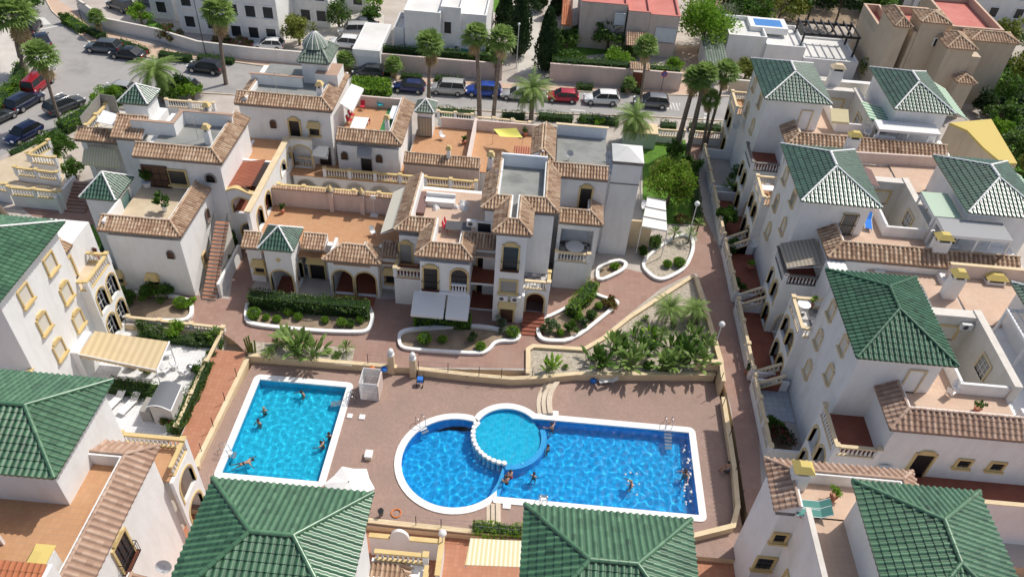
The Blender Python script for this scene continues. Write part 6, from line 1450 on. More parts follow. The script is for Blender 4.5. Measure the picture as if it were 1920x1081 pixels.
# openings of the front wing
opening(he, 'S', U(808, 520, 4.4).x, fy0+.35, 3.25, w=1.15, h=2.3, frame='ochre', pane='glass_dark', hood='arc', sill=False, balc=True, bars='i', name='balcony_door')
opening(he, 'S', U(863, 515, 4.4).x, fy0+.35, 3.3, w=1.35, h=2.4, arch=True, frame='ochre', pane='glass_dark', bars='i', sill=False, name='balcony_door')
balustrade(he, (U(863, 515, 4.4).x-.65, fy0+.22), (U(863, 515, 4.4).x+.65, fy0+.22), 3.25, posts=False, rail='whitepaint', sp=.22, h=.9)
wallbox(he, fx0+.3, fx1-.3, fy0+.2, fy0+.348, 2.8, 3.1, 'bluewhite', name='ledge')
opening(he, 'S', U(760, 465, 5).x, ys1+.35, 3.3, w=1.0, h=2.0, frame='ochre', pane='blind_grey', hood='arc', sill=False, name='door')
sx0 = U(742, 490, 4).x; sheet(he, sx0, fx0+.36, ys1-1.6, ys1+.35, 3.15, 'terra_dark', 'balcony_floor'); wallbox(he, sx0, fx0+.35, ys1-1.6, ys1+.35, 0, 3.04); balustrade(he, (sx0+.1, ys1-1.5), (fx0+.3, ys1-1.5), 3.15, every=4, ends=(1, 0)); balustrade(he, (sx0+.1, ys1+.2), (sx0+.1, ys1-1.4), 3.15, ends=(0, 0), rail='ochre')
# tall wing
cx_ = (tx0+tx1_)/2
opening(he, 'S', cx_, tys+.35, 6.1, w=1.2, h=2.4, frame='ochre', pane='glass_dark', hood='arc', sill=False, balc=True, name='balcony_door'); opening(he, 'S', cx_, tys+.35, 3.6, w=1.35, h=1.25, frame='ochre', pane='blind_grey'); opening(he, 'S', cx_, tys+.35, .15, w=1.1, h=2.0, frame='ochre', pane='woodbrown', hood='canopy', sill=False, name='door')
opening(he, 'S', U(909, 418, 8).x, bs+.35, 7.0, w=1.1, h=1.3, frame='white', pane='glass_dark', sill=False)
ac_unit('two-fan air conditioner under the middle window of the tall white wing', 'S', cx_-.4, tys+.35, 2.75); ac_unit('air conditioner next to another one above the brown ground-floor door', 'S', cx_+.7, tys+.35, 2.75); ac_unit('air conditioner by the upper window over the cluttered terrace', 'S', U(888, 402, 8).x, bs+.35, 8.0)
# entrance porch with steps, balcony on top
ex0 = tx1_-.35; ex1 = U(1032, 533, 4.1).x; eys = U(985, 528, 4.1).y
arch_wall(he, 'S', (ex0, eys), ex1-ex0, 0, 3.2, [((ex1-ex0)/2, 1.5, .5, 2.85)], th=.3); wallbox(he, ex1-.3, ex1, eys+.3, rys+.4, 0, 3.19); wallbox(he, ex0, ex0+.2, eys+.3, tys+.4, 0, 3.19)
sheet(he, ex0, ex1-.02, eys+.02, rys+.35, 3.25, 'checker', 'balcony_floor'); balustrade(he, (ex0+.1, eys+.12), (ex1-.12, eys+.12), 3.25, every=4, ends=(0, 1), rail='ochre_pale'); balustrade(he, (ex1-.12, eys+.3), (ex1-.12, rys-.6), 3.25, rail='ochre', ends=(0, 1))
opening(he, 'S', (ex0+ex1)/2-.2, rys+.35, 3.3, w=1.8, h=2.2, frame='bluewhite', pane='bluewhite', sill=False, fw=.05, name='shutter')
mb = MB(); stairs(mb, ((ex0+ex1)/2, eys-2.3), (0, 1), 1.9, 6, -.0, .085*1.2, .4, 'terra_dark'); mb.build('steps', he)
wallbox(he, ex0+.3, ex1-.3, rys, rys+.34, 0, 3.0, 'terra_dark')
# right wing with roofed balcony
pc = snap([(1048, 416), (1131, 420), (1112, 380)], A7); tile_band(he, pc, A7, 1.15, .6, down=6.0)
(gx0, gy_), (gx1_, _), (_, gyn) = pc
wallbox(he, gx0, gx1_-.35, gy_+2.2, uys+3, 0, 6.5); wallbox(he, gx0, gx1_-.35, gy_+.3, gy_+2.2, 6.1, 6.6); wallbox(he, gx0, gx0+.3, gy_+.3, gy_+2.2, 3.2, 6.1); wallbox(he, gx1_-.65, gx1_-.35, gy_+.3, gy_+2.2, 3.2, 6.1); wallbox(he, gx0, gx1_-.36, gy_+.31, gy_+2.2, 0, 3.15)
sheet(he, gx0+.3, gx1_-.7, gy_-.6, gy_+2.2, 3.25, 'checker', 'balcony_floor'); wallbox(he, gx0, gx1_-.8, gy_-.7, gy_+.3, 0, 3.14)
balustrade(he, (gx0+.1, gy_-.6), (gx1_-.9, gy_-.6), 3.25, every=5); opening(he, 'S', (gx0+gx1_)/2-.2, gy_+2.19, 3.3, w=2.2, h=2.2, frame='bluewhite', pane='bluewhite', sill=False, fw=.05, name='shutter')
sheet(he, gx0+.2, gx1_-1.3, gy_+1.3, uys+.4, 6.65, 'terra_pink'); opening(he, 'S', U(1098, 365, 8).x, uys+.35, 6.7, w=1.0, h=2.1, frame='ochre', pane='dark', hood='arc', sill=False, name='door')
table('pale oval table on the checkered balcony of the stepped house', (gx0+gx1_)/2-.2, gy_+.6, 3.25, 1.7, .9, 'whitepaint', True)
# roof clutter
yN = U(1100, 258, 9.7).y; wallbox(he, rx1-.6, ux1, bn-.5, yN, 0, 9.55); sheet(he, rx1-.4, ux1, bn-.45, yN-.1, 9.76, 'greyroof', 'flat_roof')
parapet(he, [(bx0+1.2, bn-.6), (rx1-1.2, bn-.6)], 9.6, 11.0, mat='bluewhite'); parapet(he, [(rx1-.5, yN), (ux1, yN)], 9.6, 10.9, mat='bluewhite', cop='ochre_pale'); parapet(he, [(rx1-1.3, bn-1), (rx1-1.3, bs+3)], 9.6, 10.2, mat='white')
tile_band(he, snap([(1010, 300), (1040, 302), (1040, 240)], 10.4), 10.4, 1.0, .5, down=9.5); tile_band(he, snap([(1000, 240), (988, 290)], 10.4), 10.4, .9, .5, down=9.5)
chimney(he, U(921, 292, 11).x, U(921, 300, 11).y, 9.6, 11.2, .45, 'ochre'); chimney(he, U(1150, 262, 11).x, bn-.2, 9, 11.2, 1.0, 'tile_pink', .7) if 0 else None
# ---- white stair tower
tw = thing('stair_tower', 'plain tall white tower with pale pyramid cap beside the glass lean-to', 'tower', (7, 57, 0), 'white houses of the middle complex')
x0, x1, y0, y1 = R4((1149, 303), (1208, 306), (1208, 274), 10.6); wallbox(tw, x0+.1, x1-.1, y0+.1, y1-.1, 0, 10.3)
m_ = MB(); m_.box(x0, x1, y0, y1, 10.3, 10.6, 'trim_shade_grey'); a_ = Vector(((x0+x1)/2, (y0+y1)/2, 11.3)); v = [(x0, y0, 10.62), (x1, y0, 10.62), (x1, y1, 10.62), (x0, y1, 10.62)]
for i in range(4): m_.face([v[i], v[(i+1) % 4], a_], 'whiteroof')
m_.build('cap', tw); m_ = MB(); m_.box(x0+.05, x1-.05, y0+.05, y0+.1, 8.2, 8.3, 'trim_shade_grey'); m_.build('string_course', tw)
wallbox(tw, ux1-1.2, x0+.1, y0+.6, y1, 0, 9.4); wallbox(tw, gx1_-.36, x0+.1, y0+.3, y0+2, 0, 9.0) 
flatpanel(tw, [(x1-.05, y0+.4, 9.0), (x1+.7, y0+.6, 5.0), (x1+.7, y1, 5.0), (x1-.05, y1, 9.0)], 'glasspanel', .05, 'glass_screen')
wallbox(tw, x1-.1, x1+2.2, y0+1.5, y0+1.7, 0, 3.2, 'sandwall'); p = U(1210, 455, 1.0)
o = thing('pergola', 'white ribbed translucent pergola roof beside the stair tower', 'pergola', tuple(p), 'terrace pergolas')
q = [U(1203, 425, 3.3), U(1251, 434, 3.2), U(1248, 377, 3.3), U(1214, 370, 3.4)]; flatpanel(o, q, 'fabric_white', .06, 'cover')
for t_ in (.0, .33, .66, 1.0):
    m_ = MB(); a = q[0].lerp(q[3], t_)+Vector((0, 0, .06)); b = q[1].lerp(q[2], t_)+Vector((0, 0, .06)); m_.tube([a, b], .05, 'blind_grey', 4); m_.build('rib', o)
for c_ in q: m_ = MB(); m_.tube([(c_.x, c_.y, 0), (c_.x, c_.y, c_.z)], .05, 'whitepaint', 5); m_.build('post', o)
# front awnings of the east house
for (a, b, lab) in (((777, 541), (837, 545), 'left of the two grey-white awnings above the front hedge'), ((842, 541), (883, 545), 'right, narrower one of the two grey-white awnings above the front hedge')):
    A_a = Vector((U(*a, 2.9).x, fy0+.3, 2.85)); B_a = Vector((U(*b, 2.9).x, fy0+.3, 2.85))
    awning('front_awning', lab, (A_a, B_a), (A_a+Vector((0, -1.9, -1.0)), B_a+Vector((0, -1.9, -1.0))), 'fabric_white', 'front awnings')
awning('terrace_awning', 'cream rolled-out awning against the tiled wall of the big orange terrace', ((pa[0][0]+.1, pa[1][1]+6.8, 6.9), (pa[0][0]+.1, pa[1][1]+.6, 6.9)), ((pa[0][0]-1.3, pa[1][1]+6.8, 6.0), (pa[0][0]-1.3, pa[1][1]+.6, 6.0)), 'fabric_cream2')
# ================================================================ NORTH SIDE VILLAS
def PRJ(v):
    d = Vector(v)-Vector((0, 0, CAM_H)); k = d.dot(CF); return 960+F_PX*d.dot(CX)/k, 540.5+F_PX*d.dot(CD)/k
def flatroof_box(root, x0, x1, y0, y1, z, wall='white', roof='whiteroof', rim=.5, cop=None):
    wallbox(root, x0, x1, y0, y1, -.5, z, wall, name='wall'); sheet(root, x0+.2, x1-.2, y0+.2, y1-.2, z+.02, roof, 'flat_roof')
    if rim: parapet(root, [(x0+.1, y0+.1), (x1-.1, y0+.1), (x1-.1, y1-.1), (x0+.1, y1-.1)], z, z+rim, .2, wall, cop, closed=True)
def bx(fl, fr, bk, z): return R4(fl, fr, bk, z)
# white villa with grey-blue shaded front
v2 = thing('white_villa', 'white cubic villa with flat roof and small square windows across the street', 'house', tuple(U(820, 100, 0)), 'villas across the street')
def blk(root, fl, fr, depth, z, **k):
    a, b = U(*fl, z), U(*fr, z); y = (a.y+b.y)/2; flatroof_box(root, a.x, b.x, y, y+depth, z, **k); return a.x, b.x, y
q = blk(v2, (757, 27), (826, 31), 13, 6.8); q2 = blk(v2, (826, 21), (864, 24), 12.6, 7.2, rim=.6); q3 = blk(v2, (864, 32), (912, 37), 12, 6.4); q4 = blk(v2, (738, 62), (757, 63), 5, 3.6, rim=.7)
opening(v2, 'S', U(843, 42, 5).x, q2[2], 4.4, w=.9, h=1.5, frame='white', pane='dark', sill=False); opening(v2, 'S', U(842, 80, 1.5).x, q2[2], 1.0, w=.7, h=1.2, frame='white', pane='dark', sill=False); opening(v2, 'S', U(850, 82, 1.5).x, q2[2], .6, w=.9, h=1.6, frame='white', pane='glass_dark', sill=False)
opening(v2, 'S', U(761, 80, 1.5).x, q[2], 1.2, w=.9, h=.9, frame='white', pane='glass_dark', sill=False); opening(v2, 'S', U(875, 92, 1.5).x, q3[2], .2, w=1.2, h=2.0, frame='white', pane='turquoise', sill=False, name='door')
ac_unit('air conditioner on the shaded front of the cubic white villa', 'S', U(860, 74, 3).x, q2[2], 2.4)
for i in range(6): table('white chair-sized bench on the flat roof of the cubic villa, number', 0, 0, 0, 1, 1, 'whitepaint') if 0 else None
gr = thing('garage', 'white garage with grey roller door and long pale roof beside the street', 'garage', tuple(U(690, 127, 0)))
a, b, y0, y1 = bx((660, 91), (712, 94), (728, 44), 3.2); flatroof_box(gr, a, b, y0, y1, 3.1, rim=0); opening(gr, 'S', (a+b)/2+.1, y0, .05, w=2.6, h=2.2, frame='white', pane='bluewhite', sill=False, name='roller_door')
def gwall(px, h, mat, cop, label, name='garden_wall', w=.25):
    P = [U(a, b, 0) for a, b in px]; mb = MB(); cp = MB()
    for i, (p, q) in enumerate(zip(P, P[1:])):
        t = (q-p).to_2d(); L = t.length; t.normalize(); n = Vector((-t.y, t.x)); e = .001*i
        mb.obox((p+q)/2, t, n, L/2+.05, w/2-e, -.2, h-.08-e, mat); cp.obox((p+q)/2, t, n, L/2+.1, w/2+.03-e, h-.08-e, h-e, cop)
    o = thing(name, label, 'wall', tuple(P[0])); mb.build('masonry', o); cp.build('coping', o); return o
gwall([(714, 131), (830, 141), (940, 150)], 2.3, 'pinkwall', 'pinkwall', 'long beige wall between the white garage and the palms')
gwall([(1030, 152), (1100, 157), (1176, 163)], 2.5, 'pinkwall', 'pinkwall', 'beige wall left of the tiled red gate, below the bright round bushes')
gwall([(1208, 165), (1272, 170)], 2.5, 'pinkwall', 'pinkwall', 'beige wall right of the tiled red gate, behind the round road sign')
gwall([(150, 18), (200, 56), (297, 76), (375, 100), (475, 112), (590, 122), (655, 128)], 1.7, 'white', 'cream', 'long winding white wall along the red pavement at the upper left')
gwall([(1365, 172), (1440, 178)], 1.8, 'beige', 'cream', 'short ochre wall next to the white modern house')
gt = thing('garden_gate', 'red garden gate under a little tiled canopy between beige walls', 'gate', tuple(U(1192, 165, 0)))
a = U(1178, 164, 0); b = U(1206, 165, 0)
for x in (a.x+.1, b.x-.1): m_ = MB(); m_.box(x-.2, x+.2, a.y-.2, a.y+.2, 0, 2.9, 'pinkwall'); m_.build('post', gt)
m_ = MB(); m_.box(a.x+.3, b.x-.3, a.y-.05, a.y+.05, 0, 2.2, 'terra_dark'); m_.build('door', gt); m_ = MB(); tile_face(m_, (a.x-.3, a.y-.9, 3.0), (b.x+.3, a.y-.9, 3.0), (0, 1), 1.0, .35, 0, 0, 'tile_brown', .28); tile_face(m_, (b.x+.3, a.y+1.1, 3.0), (a.x-.3, a.y+1.1, 3.0), (0, -1), 1.0, .35, 0, 0, 'tile_brown', .28); m_.build('roof', gt)
ph = thing('beige_villa', 'beige villa with flat red roofs beyond the street', 'house', tuple(U(1180, 90, 0)), 'villas across the street')
for fl, fr, z in (((1091, 9), (1177, 13), 6.2), ((1179, 25), (1220, 29), 5.8), ((1220, 32), (1275, 36), 5.6)): blk(ph, fl, fr, 14, z, wall='beige' if 0 else 'pinkwall', roof='redroof', rim=.35, cop='redroof')
p = U(1174, 82, 3); m_ = MB(); q = U(1215, 86, 3); tile_face(m_, (p.x, p.y, 2.8), (q.x, p.y, 2.8), (0, 1), 2.4, .9, 0, 0, 'tile_brown', .28); m_.build('roof', ph)
opening(ph, 'S', U(1160, 33, 4).x, U(1091, 9, 6.2).y-.05, 3.8, w=1.2, h=1.6, frame='bluewhite', pane='bluewhite', sill=False); opening(ph, 'S', U(1245, 60, 3).x, U(1220, 32, 5.6).y+.0, 2.2, w=2.6, h=1.9, frame='bluewhite', pane='bluewhite', sill=False)
# pink tiled small house with green side
sh_ = thing('garden_house', 'small house with pink tile roof between cypresses and villa', 'house', tuple(U(1060, 60, 0))); a, b, y0, y1 = bx((1052, 47), (1072, 48), (1073, 8), 3.0)
wallbox(sh_, a+.2, b-.2, y0+.2, y1, 0, 2.9, 'beige'); m_ = MB(); tile_face(m_, (a, y0, 3), (b, y0, 3), (0, 1), min(9, y1-y0), 1.2, 0, 0, 'tile_orange', .3); m_.build('roof', sh_)
# modern white house with black pergola
mh = thing('white_villa', 'modern white house with rooftop pool and black pergola', 'house', tuple(U(1400, 112, 0)), 'villas across the street')
a, b, y0, y1 = bx((1366, 73), (1434, 77), (1352+70, 40), 3.9); Dm = y1-y0; flatroof_box(mh, a, b+.2, y0, y0+Dm, 3.9, rim=.6); a2 = U(1440, 84, 3.5); b2 = U(1508, 88, 3.5); flatroof_box(mh, b+.2, b2.x, y0-.6, y0+Dm-.2, 3.3, rim=.5); b3 = U(1604, 96, 3.0); flatroof_box(mh, b2.x, b3.x, y0-1.0, y0+Dm-.4, 2.2, rim=.3)
wallbox(mh, b-1.6, b+3.6, y0+Dm*.45, y0+Dm-.3, 3.7, 4.6); m_ = MB(); m_.box(b-.9, b+2.9, y0+Dm*.45+.5, y0+Dm-.9, 4.58, 4.62, 'poolblue'); m_.build('rooftop_pool', mh)
o = thing('black_pergola', 'black timber pergola on the terrace of the modern white house', 'pergola', (b2.x+2, y0+2, 2.2)); X0, X1, Y0, Y1 = b2.x-.2, b3.x-.3, y0+1.2, y0+Dm-1.5
for x in (X0, X1):
    for y in (Y0, Y1): m_ = MB(); m_.box(x-.12, x+.12, y-.12, y+.12, 2.2, 4.8, 'dark'); m_.build('post', o)
m_ = MB(); m_.box(X0-.2, X1+.2, Y0-.15, Y0+.15, 4.8, 5.1, 'dark'); m_.box(X0-.2, X1+.2, Y1-.15, Y1+.15, 4.8, 5.1, 'dark')
m_.build('beam', o)
for i in range(8): x = X0+(X1-X0)*i/7; r_ = MB(); r_.box(x-.08, x+.08, Y0-.6, Y1+.6, 5.1, 5.3, 'dark'); r_.build('rafter', o)
o = thing('tiled_carport', 'open shelter with mottled white tile roof left of the modern house', 'carport', tuple(U(1340, 120, 0))); a, b, y0, y1 = bx((1326, 124), (1358, 126), (1352, 76), 2.6); m_ = MB(); tile_face(m_, (a, y0, 2.6), (b+.6, y0, 2.6), (0, 1), y1-y0, .8, 0, 0, 'tile_oldgreen', .35, .6); m_.build('roof', o); wallbox(o, a+.2, b, y0+.3, y1, 0, 2.5)
# big tan house, upper right
th = thing('tan_house', 'large sandy three-storey house with brown tile caps and red roof terrace', 'house', tuple(U(1760, 200, 0)), 'villas across the street')
def tanblk(fl, fr, depth, z, roof=None, rise=.8, **k):
    a, b = U(*fl, z), U(*fr, z); y = (a.y+b.y)/2; wallbox(th, a.x+.3, b.x-.3, y+.3, y+depth-.3, -.5, z-.1, 'beige')
    if roof == 'hip': hip_roof(th, a.x, b.x, y, y+depth, z, rise, 'tile_brown', 'y' if depth > b.x-a.x else 'x', ins=(min(depth, b.x-a.x)/2,)*2, pitch=.34, fascia='beige')
    else: sheet(th, a.x+.3, b.x-.3, y+.3, y+depth-.3, z-.05, roof or 'redroof', 'flat_roof'); parapet(th, [(a.x+.4, y+.4), (b.x-.4, y+.4), (b.x-.4, y+depth-.4), (a.x+.4, y+depth-.4)], z-.1, z+.9, .25, 'beige', 'terra_pink', closed=True)
    return a.x, b.x, y
t1 = tanblk((1678, 50), (1712, 53), 6, 9.5, 'hip'); t2 = tanblk((1728, 43), (1785, 46), 4.2, 10.2, 'hip', .7); t3 = tanblk((1706, 75), (1780, 80), 9, 7.8, None); t4 = tanblk((1776, 91), (1834, 95), 5, 8.6, 'hip', .9); t5 = tanblk((1822, 78), (1912, 82), 3.4, 8.6, 'hip', .6); t6 = tanblk((1780, 66), (1880, 70), 12, 8.0, None); t7 = tanblk((1640, 62), (1680, 66), 8, 6.2, None)
t8 = tanblk((1795, 156), (1832, 158), 2.6, 5.0, 'hip', .6); wallbox(th, t4[0]+.33, t4[1]+1, t4[2]+.5, t4[2]+9, -.5, 7.6, 'beige')
opening(th, 'S', U(1746, 62, 8).x, t2[2]+.3, 7.2, w=.5, h=1.0, frame='bluewhite', pane='dark', sill=False); opening(th, 'S', U(1750, 62, 8).x+.6, t2[2]+.3, 7.2, w=.5, h=1.0, frame='bluewhite', pane='dark', sill=False)
opening(th, 'S', U(1735, 74, 6).x, t3[2]+.3, 4.8, w=2.4, h=1.4, frame='terra_pink', pane='woodbrown', sill=True); opening(th, 'S', U(1732, 118, 3).x, t3[2]+.3, 1.4, w=3.0, h=1.6, frame='terra_pink', pane='woodbrown', sill=True)
# white apartment rows at the very top
def farhouse(fl, fr, z, label, depth=9, wins=3, mat='white', base=-.5, storeys=2):
    o = thing('white_villa', label, 'house', tuple(U(*fl, 0)), 'white houses at the top of the picture'); a, b = U(*fl, z), U(*fr, z); y = (a.y+b.y)/2; flatroof_box(o, a.x, b.x, y, y+depth, z, wall=mat, rim=.5)
    for s_ in range(storeys):
        for i in range(wins):
            x = a.x+(b.x-a.x)*(i+.5)/wins; opening(o, 'S', x, y, .9+2.9*s_, w=1.3, h=1.5, frame='white', pane='glass_dark', sill=True)
    return a.x, b.x, y, o
def base_house(bl, br, z, label, **k):
    """given by the foot of its front wall"""
    a, b = U(*bl, 0), U(*br, 0); y = (a.y+b.y)/2
    pa_, pb_ = PRJ((a.x, y, z)), PRJ((b.x, y, z)); return farhouse(pa_, pb_, z, label, **k)
for (bl, br, z, lab, kw) in (((432, 78), (528, 88), 8.5, 'bluish white villa with stepped balconies behind the long white wall', dict(wins=3, storeys=3)), ((532, 46), (620, 52), 7.5, 'white villa with open ground floor behind the oval topiary tree', dict(wins=3, storeys=2)),
    ((286, 34), (330, 36), 7, 'narrow white villa at the top, left of the tall palm', dict(wins=1)), ((620, 18), (690, 20), 7, 'white villa cut off by the top edge behind the parked cars', dict(wins=2)), ((340, 62), (424, 66), 7.5, 'shaded white villa behind the tall fan palm', dict(wins=2)),
    ((1610, 20), (1700, 24), 6, 'white row house at the top right with blue door', dict(wins=2)), ((1705, 30), (1800, 36), 6, 'white row house behind the red roof terrace, left one', dict(wins=3)), ((1800, 38), (1870, 42), 6, 'white row house behind the red roof terrace, right one', dict(wins=2)), ((1872, 44), (1990, 50), 6, 'white row house in the top right corner', dict(wins=2))):
    r_ = base_house(bl, br, z, lab, **kw)
# balconies on the bluish villa
# ================================================================ PLANTS
CROWN = {}
for k_, (kind, sd_) in enumerate((('fan', 3), ('fan', 5), ('date', 8), ('date', 9))):
    random.seed(sd_); m_ = MB(); 
    if kind == 'fan': fan_crown(m_, (0, 0, 0), 44, 1.0, .85, dead=26 if sd_ == 3 else 8)
    else: date_crown(m_, (0, 0, 0), 2.9, 52, ll=.6)
    o_ = m_.build('crown'); CROWN.setdefault(kind, []).append(o_.data); bpy.data.objects.remove(o_)
random.seed(11)
def palm(kind, base, top, label, sc=1.0, var=0, group='street palms', z0=0, r=.2):
    b = U(*base, z0); best = None
    for i in range(10, 150):
        z = z0+i*.12; t = U(*top, z); e = (t-Vector((b.x, b.y, z))).length
        if best is None or e < best[0]: best = (e, t)
    t = best[1]; o = thing('fan_palm' if kind == 'fan' else 'date_palm', label, 'palm tree', tuple(b), group); m_ = MB(); N = 10; pts = []
    for i in range(N+1):
        k = i/N; p = b.lerp(t, k); off = (t-b).to_2d()*(k*k-k)*.6; pts.append(Vector((p.x+off.x, p.y+off.y, p.z-.2*(i == 0))))
    m_.tube(pts, [r*(1.25-.45*i/N)*random.uniform(.92, 1.08)*(1.25 if kind == 'date' else 1) for i in range(N+1)], 'bark_palm', 9); m_.build('trunk', o)
    c = bpy.data.objects.new('crown', CROWN[kind][var]); C.objects.link(c); c.parent = o; c.location = t-b; c.rotation_euler = (random.uniform(-.1, .1), random.uniform(-.1, .1), random.random()*6); c.scale = (sc,)*3
    return o
palm('date', (307, 192), (291, 132), 'big feathery date palm in front of the black parked saloon', 1.15)
palm('fan', (424, 158), (408, 22), 'very tall fan palm at the top, left of the bluish villa', 1.3, 0, r=.22)
palm('fan', (48, 140), (24, 26), 'tall shaggy fan palm in the top left corner', 1.6, 0, r=.3)
palm('fan', (116, 238), (76, 106), 'fan palm leaning over the red car at the upper left', 1.15, 1, r=.16)
palm('fan', (191, 66), (181, 33), 'small fan palm on the red pavement beside the clipped hedge', .75, 1, r=.16)
palm('fan', (804, 191), (806, 84), 'fan palm in front of the gap between blue and silver car', 1.15, 0, r=.2)
palm('fan', (899, 233), (892, 68), 'tall fan palm crossing the bright blue car', 1.0, 1, r=.24)
palm('fan', (924, 236), (942, 74), 'tall leaning fan palm just right of the bright blue car', 1.0, 1, r=.22)
palm('fan', (930, 152), (933, 104), 'short fan palm behind the bright blue car', .8, 1, r=.14)
palm('date', (996, 224), (998, 168), 'date palm in front of the grey car and red car', 1.0, 0)
palm('fan', (1198, 206), (1212, 88), 'slim fan palm next to the tiled red gate', .95, 1, r=.15)
palm('date', (1186, 272), (1190, 222), 'date palm by the lawn, beside the white stair tower', 1.0, 1)
palm('fan', (1266, 288), (1304, 148), 'leftmost leaning palm of the four beside the crosswalk', .95, 1, r=.26)
palm('fan', (1288, 292), (1322, 142), 'second leaning palm of the four beside the crosswalk, thick trunk', 1.0, 1, r=.26)
palm('fan', (1316, 282), (1332, 186), 'shortest palm of the four beside the crosswalk', .75, 1, r=.16)
palm('fan', (1322, 276), (1362, 136), 'rightmost tall palm of the four beside the crosswalk', .95, 1, r=.16)
palm('fan', (655, 134), (648, 112), 'small fan palm beside the grey garage door', .8, 1, r=.15); palm('fan', (740, 146), (738, 122), 'small palm in front of the long beige wall', .75, 1, r=.15)
palm('fan', (1182, 176), (1180, 156), 'small palm at the foot of the red gate', .6, 1, r=.12); palm('fan', (0, 400), (4, 330), 'palm trunk at the left edge above the lawn', 1.2, 0, r=.3) if 0 else None
m_ = thing('palm_stump', 'rough thick palm trunk at the left edge beside the red path', 'palm tree', tuple(U(8, 408, 0))); t_ = MB(); p = U(8, 408, 0); t_.tube([p, p+Vector((-.5, -.3, 2.5)), p+Vector((-1.4, -.6, 6))], [.5, .45, .4], 'bark_palm', 10); t_.build('trunk', m_)
palm('fan', (1858, 180), (1850, 135), 'bright young palm behind the tan house', 1.3, 1, r=.2)
def T(label, px, h, r, mat, n=700, s=.32, z=0, **k):
    p = U(*px, z); return tree(k.pop('name', 'broadleaf_tree'), label, p.x, p.y, z, h, r, mat, n, s, **k)
T('yellowish dense tree in front of the bluish villa', (562, 85), 4.6, 2.3, 'leaf_olive', 1300, .3, crown_h=2.2)
T('bright round tree behind the white wall, upper left', (267, 50), 3.2, 1.8, 'leaf_bright', 900, .26, crown_h=1.5)
T('dark green bushy tree below the date palm', (325, 190), 3.4, 2.3, 'leaf', 1000, .32, crown_h=1.7)
T('light green tree between date palm and tiled house', (362, 186), 3.0, 1.7, 'leaf_bright', 800, .28, crown_h=1.5)
T('small dark tree behind the garage roof', (697, 44), 3.0, 1.7, 'leaf', 700, .3)
T('large bright green tree right of the beige villa', (1312, 98), 7.5, 4.3, 'leaf_bright', 3200, .38, crown_h=3.6, trunk=.25, clumps=40)
T('magnolia-like tree with pale blossoms in front of the beige villa', (1138, 94), 4.5, 2.7, 'leaf', 1300, .34, mat2='leaf_white', m2=.22, crown_h=2.0)
T('bright yellow-green round tree above the beige wall', (1152, 132), 3.0, 2.2, 'leaf_bright', 1400, .28, crown_h=1.4)
T('bushy green tree above the left end of the beige wall', (1068, 134), 2.8, 2.3, 'leaf', 1200, .3, crown_h=1.3)
T('small bright bush tree above the wall by the road sign', (1260, 138), 2.2, 1.4, 'leaf_bright', 700, .24, crown_h=1.0)
T('big citrus tree with yellow-green crown beside the stair tower', (1250, 384), 5.4, 2.7, 'leaf_bright', 4200, .27, crown_h=2.3, mat2='leaf_olive', m2=.35, clumps=44)
T('dark young tree above the citrus tree', (1258, 300), 2.6, 1.3, 'leaf', 600, .26)
T('leafy tree with yellow flowers left of the tan house', (1640, 150), 4.2, 2.6, 'leaf', 1300, .3, mat2='leaf_yellow', m2=.25)
T('white flowering tree beside the large bright tree', (1350, 70), 5.5, 2.4, 'leaf_white', 900, .3)
T('bushy tree overhanging the balustrade left of the first stair', (112, 300), 3.6, 2.0, 'leaf', 1000, .3, crown_h=1.8)
T('small tree beside the entrance stair, upper left', (142, 335), 2.4, 1.2, 'leaf', 600, .24)
far = [((1400, 60), 7, 3.6, 'leaf'), ((1455, 50), 7.5, 4.0, 'leaf_olive'), ((1510, 48), 7.5, 3.8, 'leaf'), ((1560, 60), 8.5, 3.8, 'leaf_dark'), ((1610, 70), 9, 3.6, 'leaf'), ((1645, 30), 6, 3.2, 'leaf_dark'), ((1350, 28), 7, 3.6, 'leaf_dark'), ((1480, 10), 7, 3.8, 'leaf_dark'), ((1550, 10), 7, 3.8, 'leaf'), ((1420, 8), 7, 3.8, 'leaf_dark')]
labs = ['behind the rooftop pool, leftmost of the row', 'grey-olive one behind the rooftop pool', 'behind the left end of the black pergola', 'darkest tall one behind the black pergola', 'tall one at the right end of the black pergola', 'by the white row house, dark and rounded', 'dark one behind the large bright tree', 'dark one at the top edge, above the olive one', 'green one at the top edge above the pergola', 'dark one at the top edge, above the modern house']
for (px, h, r, mt), lb in zip(far, labs): T('leafy tree '+lb, px, h, r, mt, 1000, .5, group='trees beyond the modern house')
fr_ = [((1880, 200), 5, 2.6, 'leaf'), ((1905, 170), 5.5, 2.8, 'leaf_olive'), ((1870, 240), 4, 2.4, 'leaf'), ((1915, 240), 4.5, 2.6, 'leaf_dark'), ((1900, 290), 3.6, 2.2, 'leaf'), ((1925, 330), 3.6, 2.2, 'leaf_olive')]
fr_ += [((1850, 150), 4.5, 2.4, 'leaf'), ((1935, 120), 6, 3, 'leaf'), ((1880, 90), 5, 2.6, 'leaf_olive'), ((1860, 262), 3, 2, 'leaf_bright'), ((1915, 385), 3, 2, 'leaf'), ((1845, 215), 3.4, 2, 'leaf_dark')]
labs = ['just right of the tan house', 'olive coloured one at the right edge', 'with pale leaves above the yellow roof', 'dark one at the right edge', 'right of the yellow roof', 'below the yellow roof, at the right edge', 'close behind the tan house wall', 'top one at the right edge by the row houses', 'olive one beside the tan house roof', 'bright one just above the yellow roof', 'lowest one at the right edge', 'dark one between tan house and yellow roof']
for (px, h, r, mt), lb in zip(fr_, labs): T('garden tree '+lb, px, h, r, mt, 900, .38, group='garden trees at the right edge', mat2='leaf_white' if mt == 'leaf' else None, m2=.1)
